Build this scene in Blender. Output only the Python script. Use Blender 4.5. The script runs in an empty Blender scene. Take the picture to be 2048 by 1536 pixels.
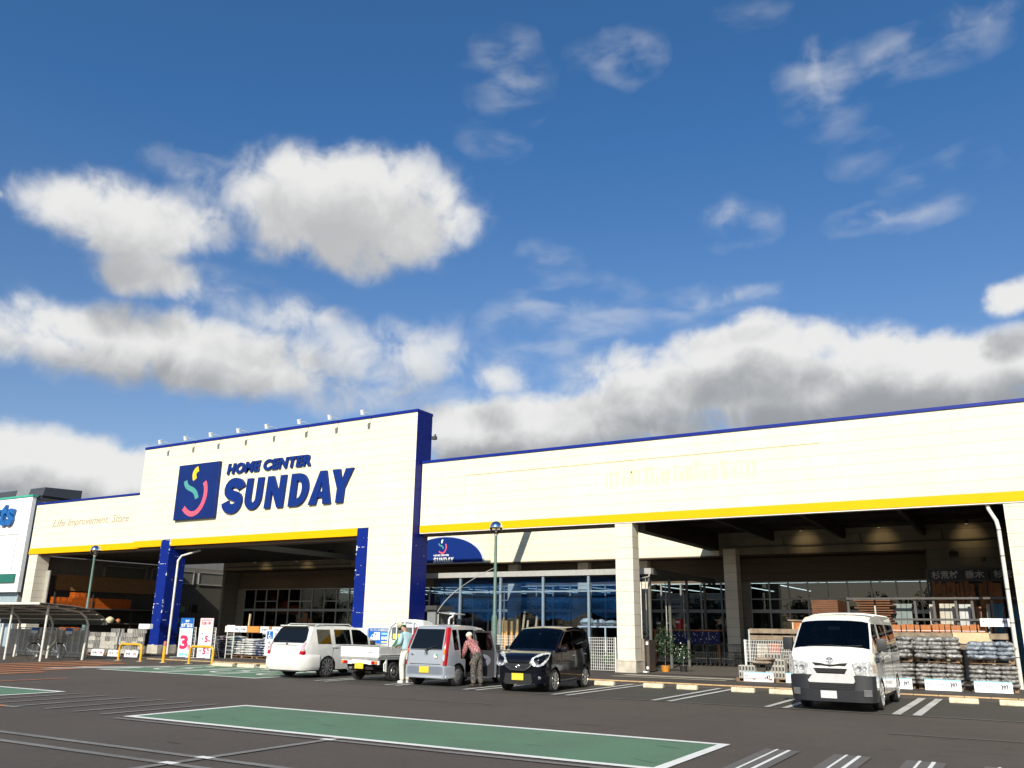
import bpy, bmesh, math, random
from mathutils import Matrix, Vector
random.seed(7)
PI = math.pi
C = bpy.context.scene.collection
SC = bpy.context.scene

# ------------------------------------------------------------------ camera
cam = bpy.data.cameras.new("camera")
cam.sensor_width = 36.0
cam.lens = 1680.25 / 2048 * 36.0
cam.clip_start = 0.1
cam.clip_end = 3000
camo = bpy.data.objects.new("camera", cam)
C.objects.link(camo)
RR = [[0.8619433191382193, 0.5068367456336486, 0.013047140241521808],
      [-0.12990757811726764, 0.24565351604186486, -0.9606135389447596],
      [-0.49007931576500524, 0.8262994997770249, 0.2775813411012037]]
m = Matrix(((RR[0][0], -RR[1][0], -RR[2][0], 0),
            (RR[0][1], -RR[1][1], -RR[2][1], 0),
            (RR[0][2], -RR[1][2], -RR[2][2], 1.6),
            (0, 0, 0, 1)))
camo.matrix_world = m
SC.camera = camo

# ------------------------------------------------------------------ view
SC.view_settings.view_transform = 'Standard'
SC.view_settings.look = 'None'
SC.view_settings.exposure = 0.28
SC.view_settings.gamma = 1.0

# ------------------------------------------------------------------ sun and sky
SUN = Vector((0.22, -0.82, 0.52)).normalized()      # towards the sun
sd = bpy.data.lights.new("sun", 'SUN')
sd.energy = 5.0
sd.angle = math.radians(0.53)
sd.color = (1.0, 0.93, 0.80)
so = bpy.data.objects.new("sun", sd)
so.rotation_euler = SUN.to_track_quat('Z', 'Y').to_euler()
so.location = (20, -60, 60)
C.objects.link(so)

w = bpy.data.worlds.new("World")
SC.world = w
w.use_nodes = True
nt = w.node_tree
nt.nodes.clear()

def N(tree, typ, **kw):
    n = tree.nodes.new(typ)
    for k, v in kw.items():
        if k == 'inp':
            for i, val in v.items():
                n.inputs[i].default_value = val
        else:
            setattr(n, k, v)
    return n

def mth(tree, op, a, b=None, c=None, clamp=False):
    n = tree.nodes.new('ShaderNodeMath')
    n.operation = op
    n.use_clamp = clamp
    for i, x in enumerate((a, b, c)):
        if x is None:
            continue
        if isinstance(x, (int, float)):
            n.inputs[i].default_value = x
        else:
            tree.links.new(x, n.inputs[i])
    return n.outputs[0]

BLOBS = [(-43.24, 27.1, 9.81, 3.86, 1.2), (-48.01, 28.27, 4.65, 2.17, 0.7), (-39.76, 29.67, 4.15, 1.9, 0.75), (-57.67, 24.09, 6.52, 2.98, 1.15), (-55.09, 23.5, 3.86, 1.84, 0.7), (-55.95, 20.78, 4.01, 1.66, 0.95), (-53.85, 16.58, 12.79, 2.68, 1.05), (-59.09, 15.98, 4.96, 2.27, 0.4), (-45.75, 19.63, 4.49, 1.64, 0.6), (-39.35, 17.28, 9.59, 3.2, 0.66), (-41.96, 14.93, 11.52, 1.51, 0.5), (-58.86, 8.86, 6.51, 2.25, 1.25), (-61.5, 10.51, 1.57, 0.88, 0.6), (-6.41, 15.16, 12.69, 3.13, 1.35), (-14.07, 17.93, 6.39, 2.03, 1.05), (-10.19, 17.6, 4.62, 1.6, 0.8), (-2.47, 16.42, 6.36, 1.88, 0.85), (-17.55, 15.99, 10.26, 2.06, 0.95), (-23.03, 16.86, 5.86, 1.86, 0.7), (-31.46, 12.63, 6.95, 2.55, 1.25), (-22.75, 13.98, 8.39, 2.36, 1.1), (-27.25, 20.48, 4.67, 2.02, 0.3), (-15.53, 21.33, 4.03, 0.72, 0.42), (-30.77, 36.31, 2.38, 1.63, 0.36), (-21.84, 37.56, 1.76, 1.16, 0.32), (-14.49, 26.43, 2.25, 1.52, 0.42), (-4.64, 25.31, 3.32, 0.78, 0.4), (-7.46, 34.28, 2.36, 1.98, 0.44), (-1.49, 34.27, 3.37, 1.09, 0.3), (2.74, 35.46, 3.17, 1.03, 0.36), (2.11, 19.61, 1.72, 1.22, 0.9), (-54.51, 28.41, 1.48, 0.9, 0.36), (-31.17, 16.21, 2.34, 1.23, 0.7), (-64.92, 24.18, 0.48, 0.39, 0.5), (-62.72, 24.31, 1.7, 0.97, 0.6), (-50.83, 20.35, 2.97, 1.91, 0.45), (-33.41, 20.08, 2.9, 2.03, 0.3), (-27.98, 24.52, 1.11, 0.6, 0.3), (-5.27, 12.09, 12.67, 1.86, 1.0), (-8.32, 11.06, 17.66, 1.89, 0.9)]
WISPS = [(-30.77, 36.31, 4.36, 3.23, 1), (-22.44, 37.3, 3.51, 2.31, 1), (-7.57, 33.42, 3.66, 3.4, 1), (-0.86, 34.25, 5.64, 1.89, 1), (-14.51, 26.11, 2.92, 2.22, 0.9), (-4.01, 25.41, 4.72, 1.49, 0.9), (-27.25, 20.48, 7.15, 3.7, 1.3), (-17.27, 21.12, 6.07, 1.48, 0.9), (-1.0, 27.36, 4.28, 1.44, 0.7), (-32.62, 31.96, 3.09, 1.56, 0.6), (-54.21, 28.62, 2.67, 1.34, 0.8), (-39.92, 15.22, 10.53, 1.52, 1), (-49.21, 20.56, 5.08, 1.93, 0.8), (-5.72, 29.51, 3.47, 1.47, 0.6), (-28.72, 24.52, 2.96, 1.33, 0.7), (-12.36, 38.55, 2.93, 1.11, 0.5)]

def cloud_group(name, blobs, k=0.62):
    g = bpy.data.node_groups.new(name, 'ShaderNodeTree')
    g.interface.new_socket(name="V", in_out='INPUT', socket_type='NodeSocketVector')
    g.interface.new_socket(name="B", in_out='OUTPUT', socket_type='NodeSocketFloat')
    gi = g.nodes.new('NodeGroupInput')
    go = g.nodes.new('NodeGroupOutput')
    # warp the lookup so the outlines billow
    wn = N(g, 'ShaderNodeTexNoise', noise_dimensions='2D', inp={'Scale': 0.15, 'Detail': 5.0, 'Roughness': 0.52})
    g.links.new(gi.outputs[0], wn.inputs['Vector'])
    sub = N(g, 'ShaderNodeVectorMath', operation='SUBTRACT')
    sub.inputs[1].default_value = (0.5, 0.5, 0.5)
    g.links.new(wn.outputs['Color'], sub.inputs[0])
    sc = N(g, 'ShaderNodeVectorMath', operation='MULTIPLY')
    sc.inputs[1].default_value = (5.6, 2.8, 0)
    g.links.new(sub.outputs[0], sc.inputs[0])
    ad = N(g, 'ShaderNodeVectorMath', operation='ADD')
    g.links.new(gi.outputs[0], ad.inputs[0])
    g.links.new(sc.outputs[0], ad.inputs[1])
    cur = None
    for (a, e, ra, re, wt) in blobs:
        v = N(g, 'ShaderNodeVectorMath', operation='MULTIPLY_ADD')
        v.inputs[1].default_value = (1 / ra, 1 / re, 0)
        v.inputs[2].default_value = (-a / ra, -e / re, 0)
        g.links.new(ad.outputs[0], v.inputs[0])
        d = N(g, 'ShaderNodeVectorMath', operation='DOT_PRODUCT')
        g.links.new(v.outputs[0], d.inputs[0])
        g.links.new(v.outputs[0], d.inputs[1])
        o = mth(g, 'MULTIPLY_ADD', d.outputs['Value'], -wt * k, wt)
        if cur is None:
            cur = o
        else:
            cur = mth(g, 'SMOOTH_MAX', cur, o, 0.22)
    g.links.new(cur, go.inputs[0])
    return g

CG = cloud_group('cloud_field', BLOBS)
WG = cloud_group('wisp_field', WISPS, 1.0)
geo = nt.nodes.new('ShaderNodeTexCoord')
sep = nt.nodes.new('ShaderNodeSeparateXYZ')
nt.links.new(geo.outputs['Generated'], sep.inputs[0])
az = mth(nt, 'ARCTAN2', sep.outputs[0], sep.outputs[1])
az = mth(nt, 'MULTIPLY', az, 57.29578)
el = mth(nt, 'MULTIPLY', mth(nt, 'ARCSINE', sep.outputs[2]), 57.29578)
comb = nt.nodes.new('ShaderNodeCombineXYZ')
nt.links.new(az, comb.inputs[0])
nt.links.new(el, comb.inputs[1])
V = comb.outputs[0]

def field(off):
    v = V
    if off:
        a = N(nt, 'ShaderNodeVectorMath', operation='ADD')
        a.inputs[1].default_value = off
        nt.links.new(V, a.inputs[0])
        v = a.outputs[0]
    gn = nt.nodes.new('ShaderNodeGroup')
    gn.node_tree = CG
    nt.links.new(v, gn.inputs[0])
    nz = N(nt, 'ShaderNodeTexNoise', noise_dimensions='2D', inp={'Scale': 0.34, 'Detail': 11.0, 'Roughness': 0.54, 'Distortion': 0.3})
    nt.links.new(v, nz.inputs['Vector'])
    return gn.outputs[0], nz.outputs['Fac']

b0, n0 = field(None)
b1, n1 = field((0.5, 2.7, 0))
# clouds elsewhere round the horizon, only where the hand-laid ones end
farn = N(nt, 'ShaderNodeTexNoise', noise_dimensions='2D', inp={'Scale': 0.055, 'Detail': 3.0})
nt.links.new(V, farn.inputs['Vector'])
out_az = mth(nt, 'SUBTRACT', mth(nt, 'ABSOLUTE', mth(nt, 'ADD', az, 32.0)), 42.0)
out_az = mth(nt, 'MULTIPLY', out_az, 0.1, clamp=True)
fb = mth(nt, 'MULTIPLY', mth(nt, 'SUBTRACT', farn.outputs['Fac'], 0.42), 5.0)
fb = mth(nt, 'SUBTRACT', fb, mth(nt, 'MULTIPLY', mth(nt, 'ABSOLUTE', mth(nt, 'SUBTRACT', el, 16.0)), 0.06))
fb = mth(nt, 'SUBTRACT', fb, mth(nt, 'MULTIPLY', mth(nt, 'SUBTRACT', 1.0, out_az), 20.0))
B0 = mth(nt, 'MAXIMUM', b0, fb)
raw = mth(nt, 'ADD', B0, mth(nt, 'MULTIPLY', mth(nt, 'SUBTRACT', n0, 0.5), 1.45))
dens = N(nt, 'ShaderNodeMapRange', interpolation_type='SMOOTHSTEP', inp={'From Min': 0.08, 'From Max': 0.85, 'To Min': 0.0, 'To Max': 1.0})
nt.links.new(raw, dens.inputs['Value'])
raw1 = mth(nt, 'ADD', b1, mth(nt, 'MULTIPLY', mth(nt, 'SUBTRACT', n1, 0.5), 1.0))
shd = N(nt, 'ShaderNodeMapRange', interpolation_type='SMOOTHSTEP', inp={'From Min': 0.15, 'From Max': 1.25, 'To Min': 0.0, 'To Max': 1.0})
nt.links.new(raw1, shd.inputs['Value'])
elm = N(nt, 'ShaderNodeMapRange', inp={'From Min': 12.0, 'From Max': 24.0, 'To Min': 1.0, 'To Max': 0.62})
nt.links.new(el, elm.inputs['Value'])
cr = nt.nodes.new('ShaderNodeMix')
cr.data_type = 'RGBA'
cr.inputs[6].default_value = (0.90, 0.90, 0.88, 1)
cr.inputs[7].default_value = (0.33, 0.345, 0.365, 1)
nt.links.new(mth(nt, 'MULTIPLY', shd.outputs[0], elm.outputs[0]), cr.inputs[0])
sky = nt.nodes.new('ShaderNodeTexSky')
sky.sky_type = 'NISHITA'
sky.sun_disc = False
sky.sun_elevation = math.asin(SUN.z)
sky.sun_rotation = math.atan2(SUN.x, SUN.y)
sky.air_density = 1.0
sky.dust_density = 0.9
sky.ozone_density = 2.2
# thin torn veils: stretched noise inside wide soft areas
wg = nt.nodes.new('ShaderNodeGroup'); wg.node_tree = WG
nt.links.new(V, wg.inputs[0])
wm = N(nt, 'ShaderNodeMapping'); wm.inputs['Rotation'].default_value = (0, 0, math.radians(-28)); wm.inputs['Scale'].default_value = (0.20, 0.52, 1)
nt.links.new(V, wm.inputs['Vector'])
wz = N(nt, 'ShaderNodeTexNoise', noise_dimensions='2D', inp={'Scale': 1.0, 'Detail': 8.0, 'Roughness': 0.46, 'Distortion': 0.1})
nt.links.new(wm.outputs[0], wz.inputs['Vector'])
wa = N(nt, 'ShaderNodeMapRange', interpolation_type='SMOOTHSTEP', inp={'From Min': 0.36, 'From Max': 0.78, 'To Min': 0.0, 'To Max': 0.33})
nt.links.new(wz.outputs['Fac'], wa.inputs['Value'])
wmask = mth(nt, 'MULTIPLY', wg.outputs[0], 1.1, clamp=True)
wisp = mth(nt, 'MULTIPLY', wa.outputs[0], wmask)
bg1 = nt.nodes.new('ShaderNodeBackground')
bg1.inputs[1].default_value = 0.094
tint = nt.nodes.new('ShaderNodeMix')
tint.data_type = 'RGBA'
tint.blend_type = 'MULTIPLY'
tint.inputs[0].default_value = 1.0
tint.inputs[7].default_value = (0.44, 0.85, 1.18, 1)
tm = N(nt, 'ShaderNodeMapRange', inp={'From Min': 6.0, 'From Max': 32.0})
nt.links.new(el, tm.inputs['Value'])
tc_ = nt.nodes.new('ShaderNodeMix')
tc_.data_type = 'RGBA'
tc_.inputs[6].default_value = (0.92, 0.90, 0.98, 1)
tc_.inputs[7].default_value = (0.44, 0.85, 1.18, 1)
nt.links.new(tm.outputs[0], tc_.inputs[0])
nt.links.new(tc_.outputs[2], tint.inputs[7])
nt.links.new(sky.outputs[0], tint.inputs[6])
nt.links.new(tint.outputs[2], bg1.inputs[0])
bg2 = nt.nodes.new('ShaderNodeBackground')
bg2.inputs[1].default_value = 0.78
nt.links.new(cr.outputs[2], bg2.inputs[0])
mx = nt.nodes.new('ShaderNodeMixShader')
thin = N(nt, 'ShaderNodeMapRange', interpolation_type='SMOOTHSTEP', inp={'From Min': 0.0, 'From Max': 0.80, 'To Min': 0.0, 'To Max': 0.97})
nt.links.new(B0, thin.inputs['Value'])
dfac = mth(nt, 'MULTIPLY', dens.outputs[0], thin.outputs[0])
dfac = mth(nt, 'MAXIMUM', dfac, mth(nt, 'ADD', wisp, mth(nt, 'MULTIPLY', dfac, 0.6)))
dfac = mth(nt, 'MINIMUM', dfac, 0.98)
nt.links.new(dfac, mx.inputs[0])
nt.links.new(bg1.outputs[0], mx.inputs[1])
nt.links.new(bg2.outputs[0], mx.inputs[2])
wo = nt.nodes.new('ShaderNodeOutputWorld')
nt.links.new(mx.outputs[0], wo.inputs[0])
w.cycles.sampling_method = 'MANUAL'
w.cycles.sample_map_resolution = 512

# ================================================================== materials
MATS = {}
def mat(name, col, rough=0.6, metal=0.0, var=0.12, scale=6.0, bump=0.0, bscale=60.0, coat=0.0, spec=0.5):
    if name in MATS:
        return MATS[name]
    M = bpy.data.materials.new(name)
    M.use_nodes = True
    t = M.node_tree
    b = t.nodes['Principled BSDF']
    tc = t.nodes.new('ShaderNodeTexCoord')
    nz = N(t, 'ShaderNodeTexNoise', inp={'Scale': scale, 'Detail': 5.0, 'Roughness': 0.6})
    t.links.new(tc.outputs['Object'], nz.inputs['Vector'])
    mp = N(t, 'ShaderNodeMapRange', inp={'From Min': 0.3, 'From Max': 0.7, 'To Min': 1 - var, 'To Max': 1 + var})
    t.links.new(nz.outputs['Fac'], mp.inputs['Value'])
    mxx = t.nodes.new('ShaderNodeVectorMath')
    mxx.operation = 'SCALE'
    mxx.inputs[0].default_value = col
    t.links.new(mp.outputs[0], mxx.inputs['Scale'])
    t.links.new(mxx.outputs[0], b.inputs['Base Color'])
    b.inputs['Roughness'].default_value = rough
    b.inputs['Metallic'].default_value = metal
    b.inputs['Specular IOR Level'].default_value = spec
    b.inputs['Coat Weight'].default_value = coat
    b.inputs['Coat Roughness'].default_value = 0.04
    if bump:
        n2 = N(t, 'ShaderNodeTexNoise', inp={'Scale': bscale, 'Detail': 3.0})
        t.links.new(tc.outputs['Object'], n2.inputs['Vector'])
        bp = N(t, 'ShaderNodeBump', inp={'Strength': bump, 'Distance': 0.02})
        t.links.new(n2.outputs['Fac'], bp.inputs['Height'])
        t.links.new(bp.outputs[0], b.inputs['Normal'])
    MATS[name] = M
    return M

def mat_panel(name, col, pitch=0.4155, z0=0.0, xp=3.6, x0=0.0, line=0.55, lw=0.014, axis='X', rough=0.7, stain=0.10, chips=None):
    """wall cladding of long panels: thin joints every `pitch` in height, butt joints every xp"""
    M = bpy.data.materials.new(name)
    M.use_nodes = True
    t = M.node_tree
    b = t.nodes['Principled BSDF']
    g = t.nodes.new('ShaderNodeNewGeometry')
    s = t.nodes.new('ShaderNodeSeparateXYZ')
    t.links.new(g.outputs['Position'], s.inputs[0])
    fz = mth(t, 'WRAP', mth(t, 'SUBTRACT', s.outputs[2], z0), pitch, 0.0)
    lz = mth(t, 'LESS_THAN', fz, lw)
    ax = s.outputs[0 if axis == 'X' else 1]
    fx = mth(t, 'WRAP', mth(t, 'SUBTRACT', ax, x0), xp, 0.0)
    lx = mth(t, 'MULTIPLY', mth(t, 'LESS_THAN', fx, lw * 0.8), 0.6)
    ln = mth(t, 'MAXIMUM', lz, lx)
    nz = N(t, 'ShaderNodeTexNoise', inp={'Scale': 0.8, 'Detail': 6.0, 'Roughness': 0.65})
    mpv = N(t, 'ShaderNodeVectorMath', operation='MULTIPLY')
    mpv.inputs[1].default_value = (1.6, 1.6, 0.5)
    t.links.new(g.outputs['Position'], mpv.inputs[0])
    t.links.new(mpv.outputs[0], nz.inputs['Vector'])
    mp = N(t, 'ShaderNodeMapRange', inp={'From Min': 0.3, 'From Max': 0.75, 'To Min': 1.0 + stain * 0.3, 'To Max': 1 - stain})
    t.links.new(nz.outputs['Fac'], mp.inputs['Value'])
    # each course differs a touch
    row = mth(t, 'FLOOR', mth(t, 'DIVIDE', mth(t, 'SUBTRACT', s.outputs[2], z0), pitch))
    col_i = mth(t, 'FLOOR', mth(t, 'DIVIDE', mth(t, 'SUBTRACT', ax, x0), xp))
    cv = t.nodes.new('ShaderNodeCombineXYZ')
    t.links.new(row, cv.inputs[0]); t.links.new(col_i, cv.inputs[1])
    wn = N(t, 'ShaderNodeTexWhiteNoise', noise_dimensions='2D')
    t.links.new(cv.outputs[0], wn.inputs['Vector'])
    rv = mth(t, 'MULTIPLY_ADD', wn.outputs['Value'], 0.05, 0.965)
    tot = mth(t, 'MULTIPLY', mp.outputs[0], rv)
    tot = mth(t, 'MULTIPLY', tot, mth(t, 'MULTIPLY_ADD', ln, -(1 - line), 1.0))
    sc = N(t, 'ShaderNodeVectorMath', operation='SCALE')
    sc.inputs[0].default_value = col
    t.links.new(tot, sc.inputs['Scale'])
    last = sc.outputs[0]
    if chips:
        # paint flaked off along the joints and edges
        cn = N(t, 'ShaderNodeTexNoise', inp={'Scale': 2.3, 'Detail': 4.0, 'Roughness': 0.7})
        t.links.new(g.outputs['Position'], cn.inputs['Vector'])
        near = mth(t, 'LESS_THAN', fz, lw * chips.get('w', 1.6))
        if chips.get('edges'):
            for (axn, val, ax2, val2) in chips['edges']:
                e = mth(t, 'LESS_THAN', mth(t, 'ABSOLUTE', mth(t, 'SUBTRACT', s.outputs[axn], val)), 0.03)
                e2 = mth(t, 'LESS_THAN', mth(t, 'ABSOLUTE', mth(t, 'SUBTRACT', s.outputs[ax2], val2)), 0.05)
                e = mth(t, 'MULTIPLY', e, e2)
                near = mth(t, 'MAXIMUM', near, e)
        cm = mth(t, 'MULTIPLY', near, mth(t, 'GREATER_THAN', cn.outputs['Fac'], chips.get('thr', 0.55)))
        cx = t.nodes.new('ShaderNodeMix'); cx.data_type = 'RGBA'
        cx.inputs[7].default_value = (0.72, 0.74, 0.74, 1)
        t.links.new(cm, cx.inputs[0]); t.links.new(last, cx.inputs[6])
        last = cx.outputs[2]
    t.links.new(last, b.inputs['Base Color'])
    b.inputs['Roughness'].default_value = rough
    b.inputs['Specular IOR Level'].default_value = 0.2
    bp = N(t, 'ShaderNodeBump', invert=True, inp={'Strength': 0.6, 'Distance': 0.01})
    t.links.new(ln, bp.inputs['Height'])
    t.links.new(bp.outputs[0], b.inputs['Normal'])
    MATS[name] = M
    return M

def mat_glass(name, tint=(0.10, 0.12, 0.13), gl=1.0, rough=0.01, base=0.06):
    if name in MATS:
        return MATS[name]
    M = bpy.data.materials.new(name)
    M.use_nodes = True
    t = M.node_tree
    t.nodes.clear()
    o = t.nodes.new('ShaderNodeOutputMaterial')
    tr = t.nodes.new('ShaderNodeBsdfTransparent')
    tr.inputs[0].default_value = (*tint, 1)
    g = t.nodes.new('ShaderNodeBsdfGlossy')
    g.inputs[0].default_value = (gl, gl, gl, 1)
    g.inputs['Roughness'].default_value = rough
    f = t.nodes.new('ShaderNodeFresnel')
    f.inputs[0].default_value = 1.5
    fm = mth(t, 'MAXIMUM', f.outputs[0], base)
    mxs = t.nodes.new('ShaderNodeMixShader')
    t.links.new(fm, mxs.inputs[0])
    t.links.new(tr.outputs[0], mxs.inputs[1])
    t.links.new(g.outputs[0], mxs.inputs[2])
    t.links.new(mxs.outputs[0], o.inputs[0])
    MATS[name] = M
    return M

def mat_emit(name, col, s):
    if name in MATS:
        return MATS[name]
    M = bpy.data.materials.new(name)
    M.use_nodes = True
    b = M.node_tree.nodes['Principled BSDF']
    b.inputs['Base Color'].default_value = (*col, 1)
    b.inputs['Emission Color'].default_value = (*col, 1)
    b.inputs['Emission Strength'].default_value = s
    MATS[name] = M
    return M

# ================================================================== mesh builder
class MB:
    def __init__(s):
        s.v = []; s.f = []; s.m = []
    def add(s, pts, faces, m=0):
        o = len(s.v)
        s.v += [tuple(p) for p in pts]
        for f in faces:
            s.f.append([o + i for i in f]); s.m.append(m)
        return s
    def quad(s, a, b, c, d, m=0):
        return s.add([a, b, c, d], [(0, 1, 2, 3)], m)
    def poly(s, pts, m=0):
        return s.add(pts, [tuple(range(len(pts)))], m)
    def box(s, x0, x1, y0, y1, z0, z1, m=0):
        p = [(x, y, z) for z in (z0, z1) for y in (y0, y1) for x in (x0, x1)]
        return s.add(p, [(0, 2, 3, 1), (4, 5, 7, 6), (0, 1, 5, 4), (2, 6, 7, 3), (0, 4, 6, 2), (1, 3, 7, 5)], m)
    def obox(s, c, size, rz=0.0, rx=0.0, ry=0.0, m=0):
        hx, hy, hz = size[0] / 2, size[1] / 2, size[2] / 2
        R = Matrix.Rotation(rz, 3, 'Z') @ Matrix.Rotation(ry, 3, 'Y') @ Matrix.Rotation(rx, 3, 'X')
        p = [Vector(c) + R @ Vector((x, y, z)) for z in (-hz, hz) for y in (-hy, hy) for x in (-hx, hx)]
        return s.add(p, [(0, 2, 3, 1), (4, 5, 7, 6), (0, 1, 5, 4), (2, 6, 7, 3), (0, 4, 6, 2), (1, 3, 7, 5)], m)
    def tube(s, pts, r, n=8, m=0, cap=True):
        pts = [Vector(p) for p in pts]
        rs = r if isinstance(r, (list, tuple)) else [r] * len(pts)
        rings = []
        prev = None
        for i, p in enumerate(pts):
            if i == 0: d = pts[1] - p
            elif i == len(pts) - 1: d = p - pts[i - 1]
            else: d = (pts[i + 1] - p).normalized() + (p - pts[i - 1]).normalized()
            d.normalize()
            if prev is None:
                u = d.orthogonal().normalized()
            else:
                u = (prev - d * prev.dot(d)).normalized()
            prev = u
            v = d.cross(u)
            rings.append([p + (u * math.cos(2 * PI * k / n) + v * math.sin(2 * PI * k / n)) * rs[i] for k in range(n)])
        vs = [q for rg in rings for q in rg]
        fs = []
        for i in range(len(pts) - 1):
            for k in range(n):
                a = i * n + k; b = i * n + (k + 1) % n
                fs.append((a, b, b + n, a + n))
        if cap:
            fs.append(tuple(reversed(range(n))))
            fs.append(tuple(range((len(pts) - 1) * n, len(pts) * n)))
        return s.add(vs, fs, m)
    def lathe(s, prof, c=(0, 0, 0), n=20, m=0, axis='Z'):
        """prof: (r, h) list; axis of revolution through c"""
        vs = []
        for (r, h) in prof:
            for k in range(n):
                a = 2 * PI * k / n
                if axis == 'Z': q = (c[0] + r * math.cos(a), c[1] + r * math.sin(a), c[2] + h)
                elif axis == 'X': q = (c[0] + h, c[1] + r * math.cos(a), c[2] + r * math.sin(a))
                else: q = (c[0] + r * math.sin(a), c[1] + h, c[2] + r * math.cos(a))
                vs.append(q)
        fs = []
        for i in range(len(prof) - 1):
            for k in range(n):
                a = i * n + k; b = i * n + (k + 1) % n
                fs.append((a, b, b + n, a + n))
        fs.append(tuple(reversed(range(n))))
        fs.append(tuple(range((len(prof) - 1) * n, len(prof) * n)))
        return s.add(vs, fs, m)
    def prism(s, poly, a, b, axis='Y', m=0):
        """poly of 2D points; extruded along axis. axis Y -> (x,z); X -> (y,z); Z -> (x,y)"""
        n = len(poly)
        def P(p, h):
            return (p[0], h, p[1]) if axis == 'Y' else ((h, p[0], p[1]) if axis == 'X' else (p[0], p[1], h))
        vs = [P(p, a) for p in poly] + [P(p, b) for p in poly]
        fs = [tuple(range(n)), tuple(reversed(range(n, 2 * n)))]
        fs += [(i, i + n, (i + 1) % n + n, (i + 1) % n) for i in range(n)]
        return s.add(vs, fs, m)
    def build(s, name, mats, parent=None, world=False, smooth=None, bevel=0.0, bseg=1, link=True, merge=True):
        me = bpy.data.meshes.new(name)
        off = Vector((0, 0, 0))
        if world and parent is not None:
            off = Vector(parent.location)
            if parent.parent is not None:
                off = off + Vector(parent.parent.location)
        me.from_pydata([(a - off.x, b - off.y, c - off.z) for a, b, c in s.v], [], s.f)
        if not isinstance(mats, (list, tuple)): mats = [mats]
        for M in mats: me.materials.append(M)
        me.polygons.foreach_set('material_index', s.m)
        bm = bmesh.new(); bm.from_mesh(me)
        if merge:
            bmesh.ops.remove_doubles(bm, verts=bm.verts, dist=1e-5)
        bmesh.ops.recalc_face_normals(bm, faces=bm.faces)
        if bevel:
            es = [e for e in bm.edges if len(e.link_faces) == 2 and e.calc_face_angle(0) > 0.5]
            bmesh.ops.bevel(bm, geom=es, offset=bevel, segments=bseg, affect='EDGES', profile=0.5, clamp_overlap=True)
        bm.to_mesh(me); bm.free()
        if smooth is not None:
            me.polygons.foreach_set('use_smooth', [True] * len(me.polygons))
            me.set_sharp_from_angle(angle=math.radians(smooth))
        o = bpy.data.objects.new(name, me)
        if link: C.objects.link(o)
        if parent is not None: o.parent = parent
        return o

def tag(o, label=None, cat=None, group=None, kind=None):
    if label: o['label'] = label
    if cat: o['category'] = cat
    if group: o['group'] = group
    if kind: o['kind'] = kind
    return o

def thing(name, label, cat, loc=(0, 0, 0), rz=0.0, group=None):
    o = bpy.data.objects.new(name, None)
    o.empty_display_size = 0.3
    C.objects.link(o)
    o.location = loc
    o.rotation_euler = (0, 0, rz)
    return tag(o, label, cat, group)

def children(o): return list(o.children)

def dup(o, loc=None, rz=None, label=None, group=None, parent=None):
    c = o.copy(); C.objects.link(c)
    if parent is not None: c.parent = parent
    if loc is not None: c.location = loc
    if rz is not None: c.rotation_euler = (0, 0, rz)
    if label: c['label'] = label
    if group: c['group'] = group
    for ch in [x for x in bpy.data.objects if x.parent == o]:
        dup(ch, parent=c)
    return c

ORD = ['first', 'second', 'third', 'fourth', 'fifth', 'sixth', 'seventh', 'eighth', 'ninth', 'tenth', 'eleventh', 'twelfth', 'thirteenth', 'fourteenth', 'fifteenth', 'sixteenth']

# text -> mesh data, fitted into a box in its own plane
def text_pts(body, bold=0.0, extrude=0.02, shear=0.0, res=3, spacing=1.0):
    cu = bpy.data.curves.new('t', 'FONT')
    cu.body = body
    cu.size = 1.0
    cu.offset = bold
    cu.extrude = extrude
    cu.shear = shear
    cu.space_character = spacing
    cu.resolution_u = res
    ob = bpy.data.objects.new('t', cu)
    C.objects.link(ob)
    dg = bpy.context.evaluated_depsgraph_get()
    me = bpy.data.meshes.new_from_object(ob.evaluated_get(dg))
    vs = [tuple(v.co) for v in me.vertices]
    fs = [tuple(p.vertices) for p in me.polygons]
    bpy.data.objects.remove(ob); bpy.data.curves.remove(cu); bpy.data.meshes.remove(me)
    return vs, fs

def add_text(mb, body, x0, x1, z0, z1, y, depth=0.01, bold=0.0, m=0, shear=0.0, plane='Y', res=3, spacing=1.0):
    """writes text on a wall facing -Y (plane='Y': x to the right, z up) from y-depth to y"""
    vs, fs = text_pts(body, bold, 0.5, shear, res, spacing)
    if not vs: return
    ax = min(v[0] for v in vs); bx = max(v[0] for v in vs)
    ay = min(v[1] for v in vs); by = max(v[1] for v in vs)
    az_ = min(v[2] for v in vs); bz = max(v[2] for v in vs)
    P = []
    for v in vs:
        u = (v[0] - ax) / (bx - ax); k = (v[1] - ay) / (by - ay); h = (v[2] - az_) / max(1e-6, bz - az_)
        X = x0 + u * (x1 - x0); Z = z0 + k * (z1 - z0)
        if plane == 'Y': P.append((X, y - depth * h, Z))
        else: P.append((X, Z, y + depth * h))
    mb.add(P, fs, m)

def stroke(pts, w):
    """thick polyline outline in 2D"""
    L = []; R_ = []
    n = len(pts)
    for i, p in enumerate(pts):
        a = pts[max(0, i - 1)]; b = pts[min(n - 1, i + 1)]
        dx, dy = b[0] - a[0], b[1] - a[1]
        l = math.hypot(dx, dy); nx, ny = -dy / l, dx / l
        L.append((p[0] + nx * w / 2, p[1] + ny * w / 2)); R_.append((p[0] - nx * w / 2, p[1] - ny * w / 2))
    return L, R_

def stroke_mesh(mb, pts, w, y, depth, m=0):
    L, R_ = stroke(pts, w)
    for i in range(len(pts) - 1):
        q = [L[i], L[i + 1], R_[i + 1], R_[i]]
        mb.prism(q, y - depth, y, 'Y', m)

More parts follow.
